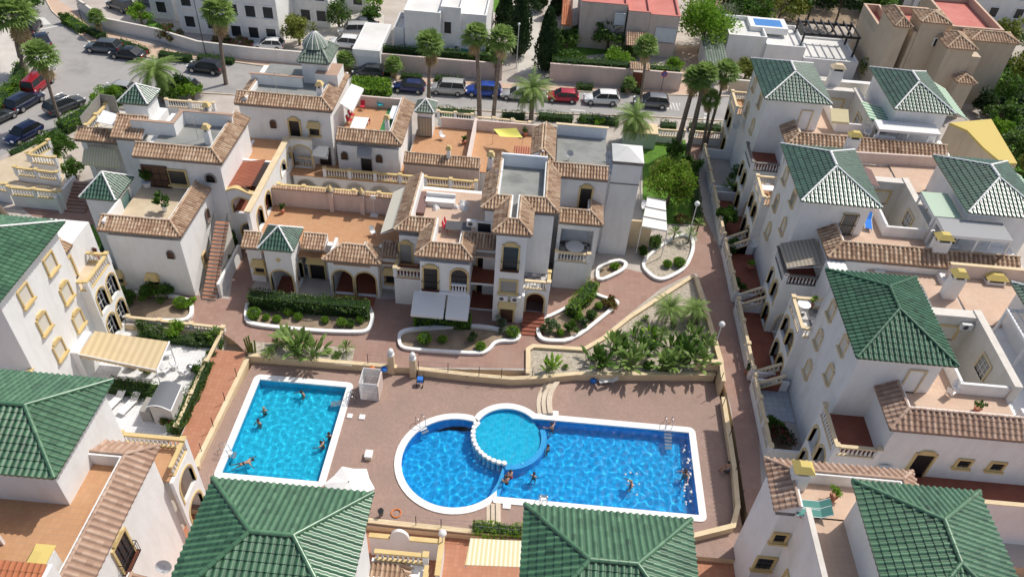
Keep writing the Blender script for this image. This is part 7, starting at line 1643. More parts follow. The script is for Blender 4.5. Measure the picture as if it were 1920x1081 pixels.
T('oval clipped topiary tree with thin trunk by the parked white cars', (636, 56), 4.4, 1.7, 'leaf', 1700, .22, crown_h=2.1, group='topiary', name='topiary_tree')
for px, h, r, lb in (((972, 104), 9.5, 1.9, 'dark cypress left of the paved alley'), ((1022, 132), 8.5, 1.8, 'dark cypress right of the paved alley, nearest the road'), ((1010, 20), 7, 1.5, 'dark cypress at the top edge beside the alley'), ((945, 60), 6, 1.6, 'dark conifer behind the cubic villa'), ((1045, 30), 6, 1.4, 'narrow cypress above the garden house')):
    p = U(*px, 0); cypress('cypress_tree', lb, p.x, p.y, 0, h, r, 1500)
def B(label, px, r, h, mat, n=260, s=.16, z=0, round_=False, **k):
    p = U(*px, z); return bush('shrub', label, p.x, p.y, z, r, h, mat, n, s, round_=round_, **k)
for px, r, h, mt, lb in (((478, 596), .62, 1.05, 'leaf_bright', 'largest clipped green ball at the left end of the front bed'), ((520, 602), .36, .6, 'leaf_bright', 'small clipped ball right of the largest ball'), ((542, 590), .42, .7, 'leaf_bright', 'clipped bush below the flowering hedge'), ((641, 610), .45, .8, 'leaf_bright', 'clipped ball in the middle of the curved white kerb bed'), ((676, 604), .36, .7, 'leaf_bright', 'loose yellow-green ball near the right end of the left bed'),
                         ((796, 642), .62, 1.0, 'leaf_bright', 'bright yellow-green ball in the bed left of the dark soil'), ((901, 655), .45, .8, 'leaf_bright', 'yellow-green ball at the lower corner of the middle bed'), ((961, 630), .60, 1.0, 'leaf_bright', 'dark green clipped ball beside the porch steps'), ((1108, 596), .5, .85, 'leaf', 'clipped ball in the triangular bed, lower of two'), ((1122, 578), .38, .65, 'leaf_bright', 'clipped ball in the triangular bed, upper of two'),
                         ((1250, 500), .45, .75, 'leaf_bright', 'round bush at the left of the pointed bed near the lamp'), ((1272, 498), .62, .9, 'leaf_bright', 'rounded bush in the pointed bed near the lamp'), ((1085, 74), 1.3, 2.0, 'leaf', 'large clipped drum-shaped bush on the villa lawn'), ((340, 575), .6, 1.0, 'leaf_bright', 'bright bush at the foot of the outside stair')):
    p = U(*px, 0); bush('clipped_bush', lb, p.x, p.y, 0, r, h, mt, int(500*max(1, r/.5)), .12 if r < 1 else .2, round_=True, group='clipped round bushes')
for px, r, h, mt, lb, m2 in (((1030, 618), .8, 1.5, 'leaf', 'white flowering shrub right of the porch steps', 'leaf_white'), ((1066, 622), .7, 1.1, 'leaf', 'feathery green shrub in the lower bed corner', None), ((1094, 612), .45, .8, 'leaf', 'grey-green shrub between feathery shrub and ball', 'leaf_white'), ((1143, 575), .75, 1.0, 'leaf_olive', 'reddish olive shrub at the tip of the triangular bed', 'leaf_red'),
                              ((940, 615), .7, 1.2, 'leaf_white', 'white blossoming shrub beside the dark green ball', None), ((1152, 505), .45, .8, 'leaf_bright', 'small bush beside the curved white kerb', None), ((1225, 462), .8, 1.3, 'leaf', 'shrub next to the little wooden gate', None), ((1205, 478), .7, 1.0, 'leaf', 'overhanging shrub above the low white wall', None), ((660, 610), .4, .7, 'leaf', 'low dark shrub between the clipped balls', None), ((885, 640), .45, .9, 'leaf', 'wispy shrub left of the lower yellow ball', 'leaf_white'),
                              ((240, 566), .9, 1.2, 'leaf', 'climbing shrub below the beige-terrace house, left', None), ((280, 560), 1.0, 1.8, 'leaf', 'climbing shrub below the beige-terrace house, middle', None), ((315, 560), .9, 1.6, 'leaf', 'climbing shrub below the beige-terrace house, right', None), ((355, 575), .7, .8, 'leaf_bright', 'small bright plant by the white bed corner', None),
                              ((130, 700), .8, 1.2, 'leaf', 'pink bougainvillea at the foot of the left tower', 'leaf_pink'), ((1465, 830), 1.2, 1.4, 'leaf_dark', 'red-leaved bush in the shaded garden on the right', 'leaf_red'), ((1450, 800), .8, 1.0, 'leaf', 'dark green bush beside the red-leaved one', None), ((1380, 345), 1.2, 2.4, 'leaf', 'tall shaded shrub against the right row', None), ((1372, 470), .9, 1.3, 'leaf', 'bluish shrub on the stair landing of the right row', None), ((1385, 545), .8, 1.0, 'leaf', 'potted shrubs in the shaded patio of the right row', None),
                              ((318, 80), 1.6, 2.4, 'leaf', 'cactus-like shrub with reddish tint behind the white wall', 'leaf_red'), ((430, 92), 1.2, 1.8, 'leaf', 'pink oleander hedge, left part behind the wall', 'leaf_pink'), ((410, 90), 1.1, 1.6, 'leaf', 'dark pink oleander behind the wall, next to the palm', 'leaf_pink'), ((462, 92), 1.2, 1.7, 'leaf', 'pink flowered oleander, right part behind the wall', 'leaf_pink'),
                              ((1440, 118), 1.2, 1.5, 'leaf', 'white flowering bush in front of the modern house', 'leaf_white'), ((1490, 118), 1.3, 1.8, 'leaf_bright', 'bright bush in front of the modern house, left', None), ((1530, 122), 1.3, 1.9, 'leaf', 'green bush in front of the modern house, right', None), ((1278, 420), .9, 1.2, 'leaf', 'flower bed shrub beside the lawn strip', 'leaf_red'), ((440, 470), .7, 2.4, 'leaf', 'climbing plant on the wall beside the outside stair', None), ((436, 500), .7, 1.6, 'leaf', 'lower climbing plant beside the outside stair', None),
                              ((205, 190), 1.6, 2.2, 'leaf_bright', 'broad leafy plant beside the street at the far left', None), ((740, 104), .8, 1.1, 'leaf', 'low bush at the garage corner', None), ((690, 64), 1.0, 1.4, 'leaf', 'bush by the parked dark car near the villa', None), ((120, 45), 1.0, 1.6, 'leaf', 'rounded bush at the start of the clipped roadside hedge', None)):
    p = U(*px, 0); bush('shrub', lb, p.x, p.y, 0, r*1.15, h*1.1, mt, int(760*max(.7, r)), .18, mat2=m2, m2=.35 if m2 else 0, group='garden shrubs')
random.seed(31)
for i, (px, r, h, mt, m2, z, lb) in enumerate((((268, 622), .8, 1.5, 'leaf', 'leaf_white', -.6, 'white-flowered shrub behind the patio awning, left'), ((300, 634), .9, 1.8, 'leaf', 'leaf_white', -.6, 'white-flowered shrub behind the patio awning, middle'), ((335, 628), 1.0, 2.1, 'leaf_bright', None, -.6, 'tall bright shrub by the ochre balustrade'), ((372, 644), .9, 1.6, 'leaf', 'leaf_white', -.6, 'flowering shrub before the ochre balustrade, right'), ((408, 640), .8, 1.8, 'leaf_bright', 'leaf_white', -.6, 'climbing shrub at the corner of the left patio'),
    ((395, 672), .6, 1.0, 'leaf', 'leaf_white', -.6, 'shrub at the right edge of the white patio'), ((372, 700), .7, 1.0, 'leaf', None, -.6, 'round-leaved shrub beside the barbecue'), ((335, 775), .8, 1.4, 'leaf_olive', None, -.7, 'brownish shrub right of the grey shed'), ((318, 800), .7, 1.2, 'leaf', 'leaf_red', -.7, 'flowering shrub below the grey shed'), ((250, 690), .7, 1.0, 'leaf', 'leaf_red', -.6, 'reddish planting under the awning edge'), ((280, 700), .7, .9, 'leaf_olive', None, -.6, 'olive planting before the awning posts'),
    ((152, 704), .6, 1.2, 'leaf', 'leaf_pink', -.6, 'pink bougainvillea by the left tower wall'), ((490, 570), .6, 1.2, 'leaf_olive', 'leaf_white', 0, 'pale flowering patch of the long hedge, left'), ((600, 584), .7, 1.3, 'leaf_olive', 'leaf_white', 0, 'pale flowering patch of the long hedge, middle'), ((668, 590), .6, 1.2, 'leaf_white', 'leaf_olive', 0, 'cream flowering patch at the right end of the long hedge'), ((1215, 690), .5, .7, 'leaf', None, 0, 'low dark plant at the foot of the palm bed'), ((1160, 640), .5, .6, 'leaf_bright', None, 0, 'small green plant by the winding ochre kerb'),
    ((100, 290), .9, 1.2, 'leaf', None, 0, 'shrub above the slanting balustrade'), ((60, 282), 1.0, 1.0, 'leaf_olive', None, 0, 'olive shrub beside the lower left road'), ((1090, 232), .9, 1.0, 'leaf', None, 0, 'shrub behind the stepped house near the kerb'), ((1120, 236), .9, 1.2, 'leaf_bright', None, 0, 'bright shrub behind the stepped house'), ((838, 232), .9, 1.4, 'leaf_bright', None, 0, 'bright shrub behind the ochre street balustrade'))):
    p = U(*px, z); bush('shrub', lb, p.x, p.y, z, r, h, mt, int(560*max(.7, r)), .17, mat2=m2, m2=.35 if m2 else 0, group='garden shrubs')
def H_(label, a, b, w, h, mat='leaf', z=0, **k):
    return hedge('hedge', label, U(*a, z), U(*b, z), z, w, h, mat, **k)
H_('long flowering hedge in front of the arcades', (470, 572), (694, 592), 1.2, 1.5, 'leaf', mat2='leaf_white', m2=.16, dens=75)
H_('trimmed hedge in front of the two white awnings', (776, 606), (884, 612), 1.1, 1.3, 'leaf_bright', dens=80)
H_('bright hedge running back beside the porch', (1068, 596), (1112, 545), 1.1, 1.3, 'leaf_bright', dens=80)
H_('clipped low hedge on the red pavement at the top left', (124, 40), (160, 62), 1.6, .9, 'leaf_bright', dens=40); H_('short clipped hedge by the small palm', (166, 60), (196, 74), 1.2, .8, 'leaf', dens=40)
H_('roadside hedge between blue-black car and palm', (222, 84), (276, 104), 1.4, .8, 'leaf', dens=40); H_('roadside hedge behind the black saloon', (300, 108), (360, 116), 1.3, .9, 'leaf', dens=40); H_('roadside hedge left of the palm trunk', (372, 112), (440, 120), 1.2, .8, 'leaf', dens=40)
H_('long hedge on the left pavement edge', (44, 130), (30, 196), 1.3, 1.2, 'leaf_bright', dens=40); H_('wide hedge lower left beside the parked cars', (30, 170), (-10, 215), 2.0, 1.2, 'leaf_bright', dens=40)
H_('hedge along the road behind the silver roof rack car', (236, 185), (118, 250), 1.8, 1.3, 'leaf_bright', dens=45); H_('hedge in the lower left corner of the road', (120, 260), (30, 305), 1.8, 1.2, 'leaf', dens=45)
for a, b, lb in (((820, 214), (890, 219), 'low hedge on the near kerb, left of the tall palms'), ((940, 222), (985, 224), 'low hedge on the near kerb between palms and date palm'), ((1008, 222), (1075, 228), 'low hedge on the near kerb right of the date palm'), ((1085, 226), (1160, 234), 'leafy hedge on the near kerb, above the stepped house'), ((1236, 240), (1268, 242), 'short hedge left of the leaning palms'), ((1290, 242), (1352, 246), 'short hedge right of the leaning palms')): H_(lb, a, b, 1.2, .8, 'leaf', dens=45, group='low roadside hedges')
for a, b, lb in (((752, 146), (792, 150), 'kerbside hedge behind the dark blue car'), ((815, 150), (868, 156), 'kerbside hedge behind the silver estate car'), ((1080, 166), (1112, 168), 'kerbside hedge between red and white cars'), ((1162, 172), (1205, 176), 'kerbside hedge between white and grey cars'), ((660, 133), (735, 142), 'kerbside hedge beside the garage drive')): H_(lb, a, b, 1.0, .7, 'leaf', dens=45, group='kerbside hedges')
H_('row of dark shrubs on top of the long beige wall', (718, 124), (925, 140), 1.0, 2.9, 'leaf', dens=30, s=.22); H_('hedge above the beige wall near the cypresses', (1032, 146), (1174, 156), 1.4, 2.9, 'leaf', dens=28, s=.24); H_('hedge above the wall by the road sign', (1212, 158), (1270, 163), 1.2, 2.7, 'leaf_bright', dens=28, s=.22)
H_('dark hedge between the awning patio and the lounger patio', (206, 730), (325, 745), 1.1, 1.0, 'leaf', z=-.6, dens=70); H_('flowering hedge behind the ochre balustrade, left of the pool path', (262, 634), (420, 650), .9, .7, 'leaf', z=-.6, dens=80, mat2='leaf_white', m2=.14)
H_('hedge along the slanting balustrade beside the terracotta ramp', (395, 690), (330, 820), 1.0, 1.1, 'leaf', z=-.8, dens=80, mat2='leaf_white', m2=.06); H_('hedge against the bottom awning', (885, 1000), (980, 1008), .9, 1.1, 'leaf_bright', z=ZS, dens=90)
big = H_('large glossy green shrub mass beside the dark blue car', (660, 180), (732, 186), 3.0, 2.0, 'leaf_bright', dens=40, s=.34)
H_('dark foliage strip along the lawn edge', (1296, 310), (1308, 420), .8, .9, 'leaf', dens=50); H_('dark hedge bordering the left lawn', (200, 470), (170, 545), .8, .9, 'leaf_dark', dens=40)
for px, h, r, mt, lb in (((60, 20), 3.5, 2.2, 'leaf', 'beside the dark car at the top left corner'), ((700, 20), 4, 2.2, 'leaf_bright', 'by the villa yard at the top'), ((920, 118), 3.5, 1.8, 'leaf', 'behind the beige wall among the palms'), ((1190, 110), 3.2, 1.8, 'leaf', 'in front of the beige villa, right of the magnolia'), ((1060, 96), 3.5, 2, 'leaf', 'beside the drum-shaped bush'), ((1395, 150), 3.2, 1.9, 'leaf_olive', 'between palms and ochre wall'), ((985, 40), 5, 2.2, 'leaf_dark', 'between the cypresses and the cubic villa'), ((1290, 330), 2.6, 1.3, 'leaf', 'at the alley side of the lawn'), ((1355, 425), 2.4, 1.1, 'leaf', 'in the shaded garden opposite the lawn')): T('leafy garden tree '+lb, px, h, r, mt, 900, .3, group='garden trees of the villas')
PG('planting_bed', [(1325, -10), (1650, -10), (1655, 70), (1600, 48), (1350, 36), (1330, 60)], .011, 'soil', zpx=0); PG('lawn', [(1838, 130), (2000, 110), (2000, 430), (1930, 400), (1905, 330), (1862, 225)], .011, 'lawn', zpx=0)
# planting north of the pool
PGs = lambda name, px, mat, z=.01, zp=0: PG(name, px, z, mat, zpx=zp)
PG('planting_bed', [(990, 672), (1000, 650), (1110, 656), (1150, 615), (1240, 545), (1296, 515), (1325, 640), (1340, 698), (1080, 696), (1010, 704), (985, 704)], .012, 'gravel', zpx=0)
PG('planting_bed', [(470, 640), (665, 652), (660, 686), (472, 664)], .012, 'gravel', zpx=0)
lowwall([(990, 700), (990, 656), (1000, 650), (1095, 656), (1130, 636), (1180, 596), (1300, 518)], -.1, .28, w=.3, mat='ochre_pale', cop='ochre_pale', zpx=.1, label='ochre kerb wall winding round the gravel palm bed')
lowwall([(1306, 520), (1330, 600), (1352, 676)], -.1, .45, w=.35, mat='sandwall', label='straight beige wall between palm bed and shaded alley')
def kerbbed(px, label, soil='soil', w=.28, h=.32):
    for _ in range(2): px = [q for a, b in zip(px, px[1:]+px[:1]) for q in ((a[0]*.78+b[0]*.22, a[1]*.78+b[1]*.22), (a[0]*.22+b[0]*.78, a[1]*.22+b[1]*.78))]
    PG('planting_bed', px, .02, soil, zpx=0); return lowwall(px+[px[0]], -.1, h, w=w, mat='coping', cop='coping', zpx=.1, label=label, name='bed_kerb')
kerbbed([(460, 596), (470, 610), (600, 622), (680, 624), (693, 618), (700, 596), (690, 570), (466, 560)], 'white kerb around the long front bed left of the gate')
kerbbed([(748, 630), (756, 622), (776, 618), (890, 610), (975, 626), (970, 640), (930, 640), (916, 658), (900, 664), (770, 656), (750, 650)], 'white kerb around the bed with dark soil before the awnings')
kerbbed([(1008, 622), (1012, 634), (1025, 640), (1074, 640), (1156, 574), (1158, 566), (1130, 558), (1112, 550), (1040, 590), (1012, 600)], 'white kerb around the triangular bed right of the porch')
kerbbed([(1120, 530), (1168, 508), (1175, 495), (1160, 488), (1120, 500)], 'curved white kerb left of the wooden gate')
kerbbed([(1203, 500), (1225, 522), (1245, 526), (1285, 505), (1300, 470), (1298, 445), (1270, 440), (1215, 480)], 'white kerb around the pointed bed near the globe lamp', soil='gravel')
kerbbed([(236, 600), (345, 604), (362, 590), (358, 560), (225, 545), (222, 580)], 'white kerb around the bed under the beige-terrace house')
PG('planting_bed', [(800, 626), (900, 632), (905, 652), (800, 648)], .03, 'terra_dark' if 0 else 'soil', zpx=0)
strel = [((1125, 690), 1.9, 18), ((1150, 660), 1.9, 18), ((1180, 690), 2.0, 20), ((1205, 668), 1.8, 16), ((1240, 692), 1.9, 18), ((1262, 690), 1.8, 16), ((1285, 678), 1.9, 18), ((1310, 690), 1.8, 16), ((1318, 655), 1.6, 14), ((1222, 640), 1.4, 12), ((1032, 694), 1.4, 14), ((1298, 636), 1.5, 14)]
labs = ['leftmost clump of the palm bed', 'clump touching the ochre kerb', 'dense clump before the middle of the wall', 'clump behind the dense one', 'clump in the bed centre by the wall', 'reddish-stalked clump', 'clump left of the corner wall', 'clump beside the corner wall', 'clump under the globe lamp', 'small clump in the pale gravel', 'lone yellow-green clump near the fence', 'clump near the straight beige wall']
for (px, L_, n_), lb in zip(strel, labs): p = U(*px, 0); broadleaf('bird_of_paradise', 'strelitzia plant, '+lb, p.x, p.y, 0, n_, L_, 'leaf_bright' if L_ == 1.4 else ('leaf_palm', 'leaf')[int(px[0]) % 2])
for px, L_, n_, lb in (((560, 668), 2.3, 22, 'tall clump in the left gravel bed'), ((590, 672), 1.9, 16, 'right part of the left gravel bed clump'), ((540, 650), 1.7, 12, 'upper clump of the left gravel bed'), ((1375, 365), 2.0, 14, 'shaded clump against the right row')): p = U(*px, 0); broadleaf('bird_of_paradise', 'strelitzia plant, '+lb, p.x, p.y, 0, n_, L_, 'leaf_palm')
palm('date', (1262, 614), (1256, 578), 'low feathery palm in the middle of the palm bed', .62, 1, r=.16); palm('date', (1305, 606), (1304, 580), 'low pale feathery palm near the straight wall', .55, 0, r=.13)
for px, h, L_, lb in (((1300, 590), .9, 1.5, 'broad pale spiky palm near the straight wall'), ((1195, 620), .6, .7, 'small spiky palm on pale gravel'), ((1238, 640), 1.0, 1.0, 'spiky palm with bluish leaves'), ((650, 660), .5, .95, 'round fan palm plant at the right of the left gravel bed'), ((505, 665), .2, .9, 'low spiky plant at the left of the left bed'), ((520, 650), .3, .7, 'second spiky plant of the left bed'), ((615, 662), .2, .5, 'small grey agave in the left bed'), ((632, 668), .1, .6, 'agave beside the fan palm plant'),
                      ((1290, 455), 1.2, 1.1, 'tall branching yucca beside the globe lamp'), ((1262, 450), .9, 1.0, 'yucca left of the branching one'), ((1305, 440), 1.4, .9, 'yucca crown nearest the alley'), ((1210, 600), .2, .5, 'tuft by the ochre kerb'), ((1060, 690), .2, .35, 'tiny tuft in the gravel'), ((215, 425), .3, .6, 'potted palm on the beige terrace edge')):
    z_ = 6.3 if px == (215, 425) else 0; p = U(*px, z_); spiky('yucca', lb, p.x, p.y, z_, 46, L_, 'leaf_palm', h=h)
for px, L_, n_, lb in (((1165, 668), 1.5, 12, 'small clump between the two kerb-side clumps'), ((1255, 660), 1.6, 13, 'clump behind the reddish-stalked one'), ((1280, 655), 1.6, 13, 'clump below the feathery palms'), ((1108, 676), 1.3, 10, 'low clump at the narrow end of the bed'), ((1190, 640), 1.3, 10, 'low clump in the upper part of the gravel')): p = U(*px, 0); broadleaf('bird_of_paradise', 'strelitzia plant, '+lb, p.x, p.y, 0, n_, L_, 'leaf')
for px, r, h, lb in (((560, 598), .38, .65, 'clipped ball below the middle of the long hedge'), ((610, 604), .34, .6, 'small clipped ball left of the middle one'), ((500, 598), .3, .5, 'tiny clipped ball right of the largest ball'), ((830, 640), .4, .6, 'low clipped ball in the dark soil'), ((1085, 600), .4, .7, 'clipped ball at the left side of the triangular bed'), ((1050, 628), .35, .6, 'small ball at the lower tip of the triangular bed')):
    p = U(*px, 0); bush('clipped_bush', lb, p.x, p.y, 0, r, h, 'leaf_bright', 480, .12, round_=True, group='clipped round bushes')
p = U(472, 660, 0); o = thing('cactus', 'grey column cactus at the left end of the pool wall', 'cactus', tuple(p)); m_ = MB()
for dx, h in ((0, 1.9), (.3, 1.4), (-.3, 1.5), (.1, 1.1), (-.15, 1.7)): m_.tube([(p.x+dx, p.y, 0), (p.x+dx*1.4, p.y+.05, h)], [.09, .07], 'leaf_olive', 6)
m_.build('stems', o)
# ================================================================ CARS
protos = {'hatch': car_proto('parked_car', 'hatch', 'darkblue', 'x'), 'saloon': car_proto('parked_car', 'saloon', 'black', 'x'), 'suv': car_proto('parked_car', 'suv', 'white', 'x'), 'van': car_proto('parked_car', 'van', 'silver', 'x')}
def car(kind, paint, front, rear, label, sc=1.0, rack=False):
    f, r = U(*front, .3), U(*rear, .3); c = (f+r)/2; a = math.atan2(f.y-r.y, f.x-r.x)
    o = place(protos[kind], (c.x, c.y, .014), a, label, sc, 'parked cars'); repaint(o, paint); return o
car('hatch', 'darkblue', (742, 164), (792, 168), 'dark blue hatchback parked left of the silver estate')
car('van', 'silver', (811, 168), (868, 172), 'silver estate car between the dark blue and the bright blue car')
car('suv', 'blue', (880, 172), (932, 175), 'bright blue small SUV behind the tall palm trunks')
car('saloon', 'silver', (945, 178), (998, 182), 'silver-grey car half hidden by the date palm')
car('hatch', 'brightred', (1024, 182), (1084, 186), 'bright red hatchback on the street')
car('suv', 'white', (1094, 187), (1160, 190), 'white SUV on the street right of the red one')
car('suv', 'grey', (1190, 192), (1250, 197), 'grey SUV behind the palm, before the striped marking')
car('suv', 'slate', (172, 90), (218, 94), 'blue-black car leading the pair on the curve')
car('saloon', 'black', (210, 100), (272, 108), 'long black saloon behind the blue-black car')
car('suv', 'black', (354, 126), (418, 134), 'glossy black SUV behind the date palm')
car('suv', 'black', (66, 44), (54, 66), 'black car at the top of the left kerb row'); car('saloon', 'navy', (74, 66), (86, 90), 'navy car second in the left kerb row')
car('suv', 'white', (96, 108), (80, 134), 'white car hidden by the leaning palm'); car('van', 'red', (88, 148), (58, 174), 'dark red people carrier in the left kerb row')
car('suv', 'navy', (70, 182), (28, 206), 'dark navy SUV with red tail light below the red one'); car('saloon', 'darkgrey', (20, 212), (-30, 236), 'dark grey car cut by the left edge')
car('suv', 'darkgrey', (150, 190), (96, 212), 'dark grey SUV with silver roof rails, left of the hedge'); car('hatch', 'darkblue', (18, 268), (72, 240), 'blue hatchback nearest the lower left corner')
car('suv', 'darkgrey', (205, 6), (248, 22), 'dark SUV in the yard at the top left'); car('suv', 'slate', (262, -2), (300, 10), 'second dark car at the top edge beside the villa')
car('hatch', 'white', (480, 86), (528, 88), 'white car roof behind the white wall'); car('suv', 'white', (626, 82), (668, 86), 'white SUV beside the garage roof'); car('van', 'silver', (642, 62), (684, 62), 'silver-white car between the parked cars by the villa'); car('saloon', 'slate', (660, 46), (698, 50), 'dark car furthest back by the villa')
car('hatch', 'darkgrey', (676, 136), (706, 138), 'dark car in front of the grey garage door'); car('hatch', 'silver', (212, 168), (238, 172), 'silver car half hidden beside the pavilion roof'); car('hatch', 'white', (330, 160), (355, 165), 'white car hidden behind the bushy tree'); car('saloon', 'navy', (12, 8), (38, 20), 'dark car at the top left corner'); 
# roof rails
for o in list(bpy.data.objects):
    if o.get('label', '').startswith('dark grey SUV with silver'):
        for s_ in (-.62, .62):
            m_ = MB(); m_.tube([(-1.2, s_, 1.66), (-1.0, s_, 1.72), (.4, s_, 1.72), (.6, s_, 1.66)], .03, 'steel', 5); ORG[o.name] = Vector((0, 0, 0)); m_.build('roof_rail', o)
# ================================================================ STREET FURNITURE
def LP(label, base, top, ball=.28, pole='whitepaint', z0=0):
    b = U(*base, z0); best = min(((PRJ((b.x, b.y, z0+i*.1))[1]-top[1])**2, z0+i*.1) for i in range(5, 90))[1]; lamp_post(label, b.x, b.y, z0, best-z0, ball, pole=pole)
LP('globe lamp at the top of the shaded alley beside the palm bed', (1338, 655), (1348, 612)); LP('globe lamp between the citrus lawn and the alley', (1292, 440), (1301, 386)); LP('globe lamp between the bottom green roofs', (830, 1052), (833, 1003), z0=ZS); LP('globe lamp in the villa garden at the top left', (350, 50), (341, 28), .35); LP('globe lamp beside the cypress alley', (968, 128), (973, 48), .18); LP('grey lamp post among the parked cars at left', (105, 130), (98, 108), .3)
def pole(label, base, top, r=.06, mat='iron', name='lamp_pole'):
    b = U(*base, 0); best = min(((PRJ((b.x, b.y, i*.1))[1]-top[1])**2, i*.1) for i in range(5, 140))[1]; o = thing(name, label, 'pole', tuple(b)); m_ = MB(); m_.tube([(b.x, b.y, 0), (b.x, b.y, best)], [r, r*.7], mat, 6); m_.build('shaft', o); m_ = MB(); m_.tube([(b.x, b.y, best), (b.x+.5, b.y, best+.2), (b.x+1.0, b.y, best+.15)], .03, mat, 5); m_.box(b.x+.8, b.x+1.3, b.y-.12, b.y+.12, best+.08, best+.2, 'blind_grey'); m_.build('lamp_head', o)
pole('thin dark street pole left of the tall fan palm', (386, 104), (362, 0)); pole('thin pole on the pavement near the small palm', (156, 46), (146, 8), .05)
b = U(1239, 172, 0); o = thing('road_sign', 'round blue and red no-parking sign on a dark post', 'road sign', tuple(b)); m_ = MB(); m_.tube([(b.x, b.y, 0), (b.x, b.y, 2.8)], .035, 'iron', 6); m_.build('post', o)
m_ = MB(); D = [(b.x+.42*cos(2*pi*i/20), b.y-.06, 2.5+.42*sin(2*pi*i/20)) for i in range(20)]; m_.face(D, 'plastic_red'); m_.face([(x, y+.03, z) for x, y, z in D][::-1], 'steel'); D2 = [(b.x+.32*cos(2*pi*i/20), b.y-.066, 2.5+.32*sin(2*pi*i/20)) for i in range(20)]; m_.face(D2, 'bluesign'); m_.face([(b.x-.26, b.y-.07, 2.70), (b.x-.20, b.y-.07, 2.76), (b.x+.26, b.y-.07, 2.30), (b.x+.20, b.y-.07, 2.24)][::-1], 'plastic_red'); m_.build('disc', o)
# balustrades of the upper left and along the street
def bal(label, a, b, z, zr=None, **k):
    p, q = U(*a, z), U(*b, z); o = thing('balustrade_fence', label, 'balustrade', tuple(p), 'garden balustrades'); balustrade(o, p, q, z, **k); return o
def wallbal(label, a, b, z, base=-.3, **k):
    p, q = U(*a, z), U(*b, z); o = thing('balustrade_fence', label, 'balustrade', tuple(p), 'garden balustrades'); t = (q-p).to_2d(); L = t.length; t.normalize(); n = Vector((-t.y, t.x)); m_ = MB(); m_.obox((p+q)/2, t, n, L/2, .14, base, z, 'white'); m_.build('plinth_wall', o); balustrade(o, p, q, z, **k); return o
g = MB(); P = [U(*q, 1.3) for q in ((-20, 345), (20, 350), (118, 362), (122, 320), (108, 250), (40, 285), (-20, 310))]; g.prism([(p.x, p.y) for p in P], -1, 1.3, 'white', top='sandfloor'); structure(g, 'terrace_ground')
wallbal('long ochre and white balustrade above the red path at far left', (22, 365), (118, 374), 1.3, rail='ochre'); wallbal('balustrade on the upper left terrace, middle row', (34, 328), (112, 338), 1.9, rail='ochre'); wallbal('balustrade on the upper left terrace, top row', (60, 304), (108, 310), 2.4, rail='ochre'); wallbal('slanting balustrade near the bushy tree', (58, 302), (96, 278), 2.4, rail='ochre'); wallbal('short balustrade at the left image edge', (-10, 355), (18, 360), 1.3, rail='ochre')
o = thing('entrance_stair', 'red brick stair with white side wall beside the left balustrades', 'stairs', tuple(U(140, 395, 0))); m_ = MB(); p = U(140, 398, 0); stairs(m_, (p.x, p.y), (0, 1), 2.0, 9, 0, .17, .34, 'paver'); m_.build('steps', o); m_ = MB(); m_.box(p.x-1.25, p.x-1.02, p.y-.4, p.y+3.4, 0, 1.9, 'white'); m_.build('side_wall', o)
wallbal('white balustrade between house and street at the left', (315, 200), (403, 207), 1.0, rail='ochre_pale'); wallbal('balustrade behind the orange terraces', (822, 222), (885, 228), 1.2, rail='ochre_pale'); wallbal('balustrade left of the yellow shade sail', (890, 232), (960, 238), 1.2, rail='ochre_pale'); wallbal('balustrade behind the flat roof, short', (962, 240), (992, 243), 1.2, rail='ochre_pale')
wallbal('balustrade left of the leaning palms', (1232, 255), (1280, 258), .8, rail='ochre_pale'); wallbal('balustrade right of the leaning palms', (1292, 258), (1352, 262), .8, rail='ochre_pale')
o = thing('garden_shed', 'small grey-green garden shed by the street date palm', 'shed', tuple(U(1200, 262, 0))); a, b_, y0, y1 = R4((1172, 248), (1232, 252), (1232, 236), 2.0); wallbox(o, a, b_, y0, y1, 0, 2.0, 'greenpanel'); m_ = MB(); m_.box(a-.15, b_+.15, y0-.15, y1+.15, 2.0, 2.15, 'ochre_pale'); m_.build('roof', o)
# gardens in front of the right row
px0 = U(1385, 640, 0).x; YS = [(36.8, 43.8), (44.6, 53.0), (54.2, 61.5), (62.5, 70.5), (71.5, 79)]
labs = ['beside the blue tiled patio', 'beside the second patio, with steps', 'in front of the middle arcade', 'in front of the far arcade', 'at the street end of the alley']
for (ya, yb), lb in zip(YS, labs):
    o = thing('balustrade_fence', 'white garden wall with ochre-capped balusters '+lb, 'balustrade', (19.5, ya, 0), 'alley balustrades'); m_ = MB(); m_.box(19.35, 19.65, ya, yb, -.3, .75, 'white'); m_.build('plinth_wall', o); balustrade(o, (19.5, ya), (19.5, yb), .75, h=.8)
    wallbox(o, 19.65, 22.4, ya-.1, ya+.1, -.3, 1.1, name='side_wall'); wallbox(o, 19.65, 22.4, yb-.1, yb+.1, -.3, 1.1, name='side_wall')
g = MB(); g.box(19.65, 21.7, 36.9, 40.5, -.4, .03, 'soil'); g.box(19.65, 22.5, 40.5, 43.7, -.4, .04, 'bluetile'); g.box(19.65, 22.5, 44.7, 52.9, -.4, .04, 'terra_dark'); g.box(19.65, 22.5, 54.3, 61.4, -.4, .04, 'terra_dark'); g.box(19.65, 22.5, 62.6, 70.4, -.4, .04, 'terra_dark'); structure(g, 'patio')
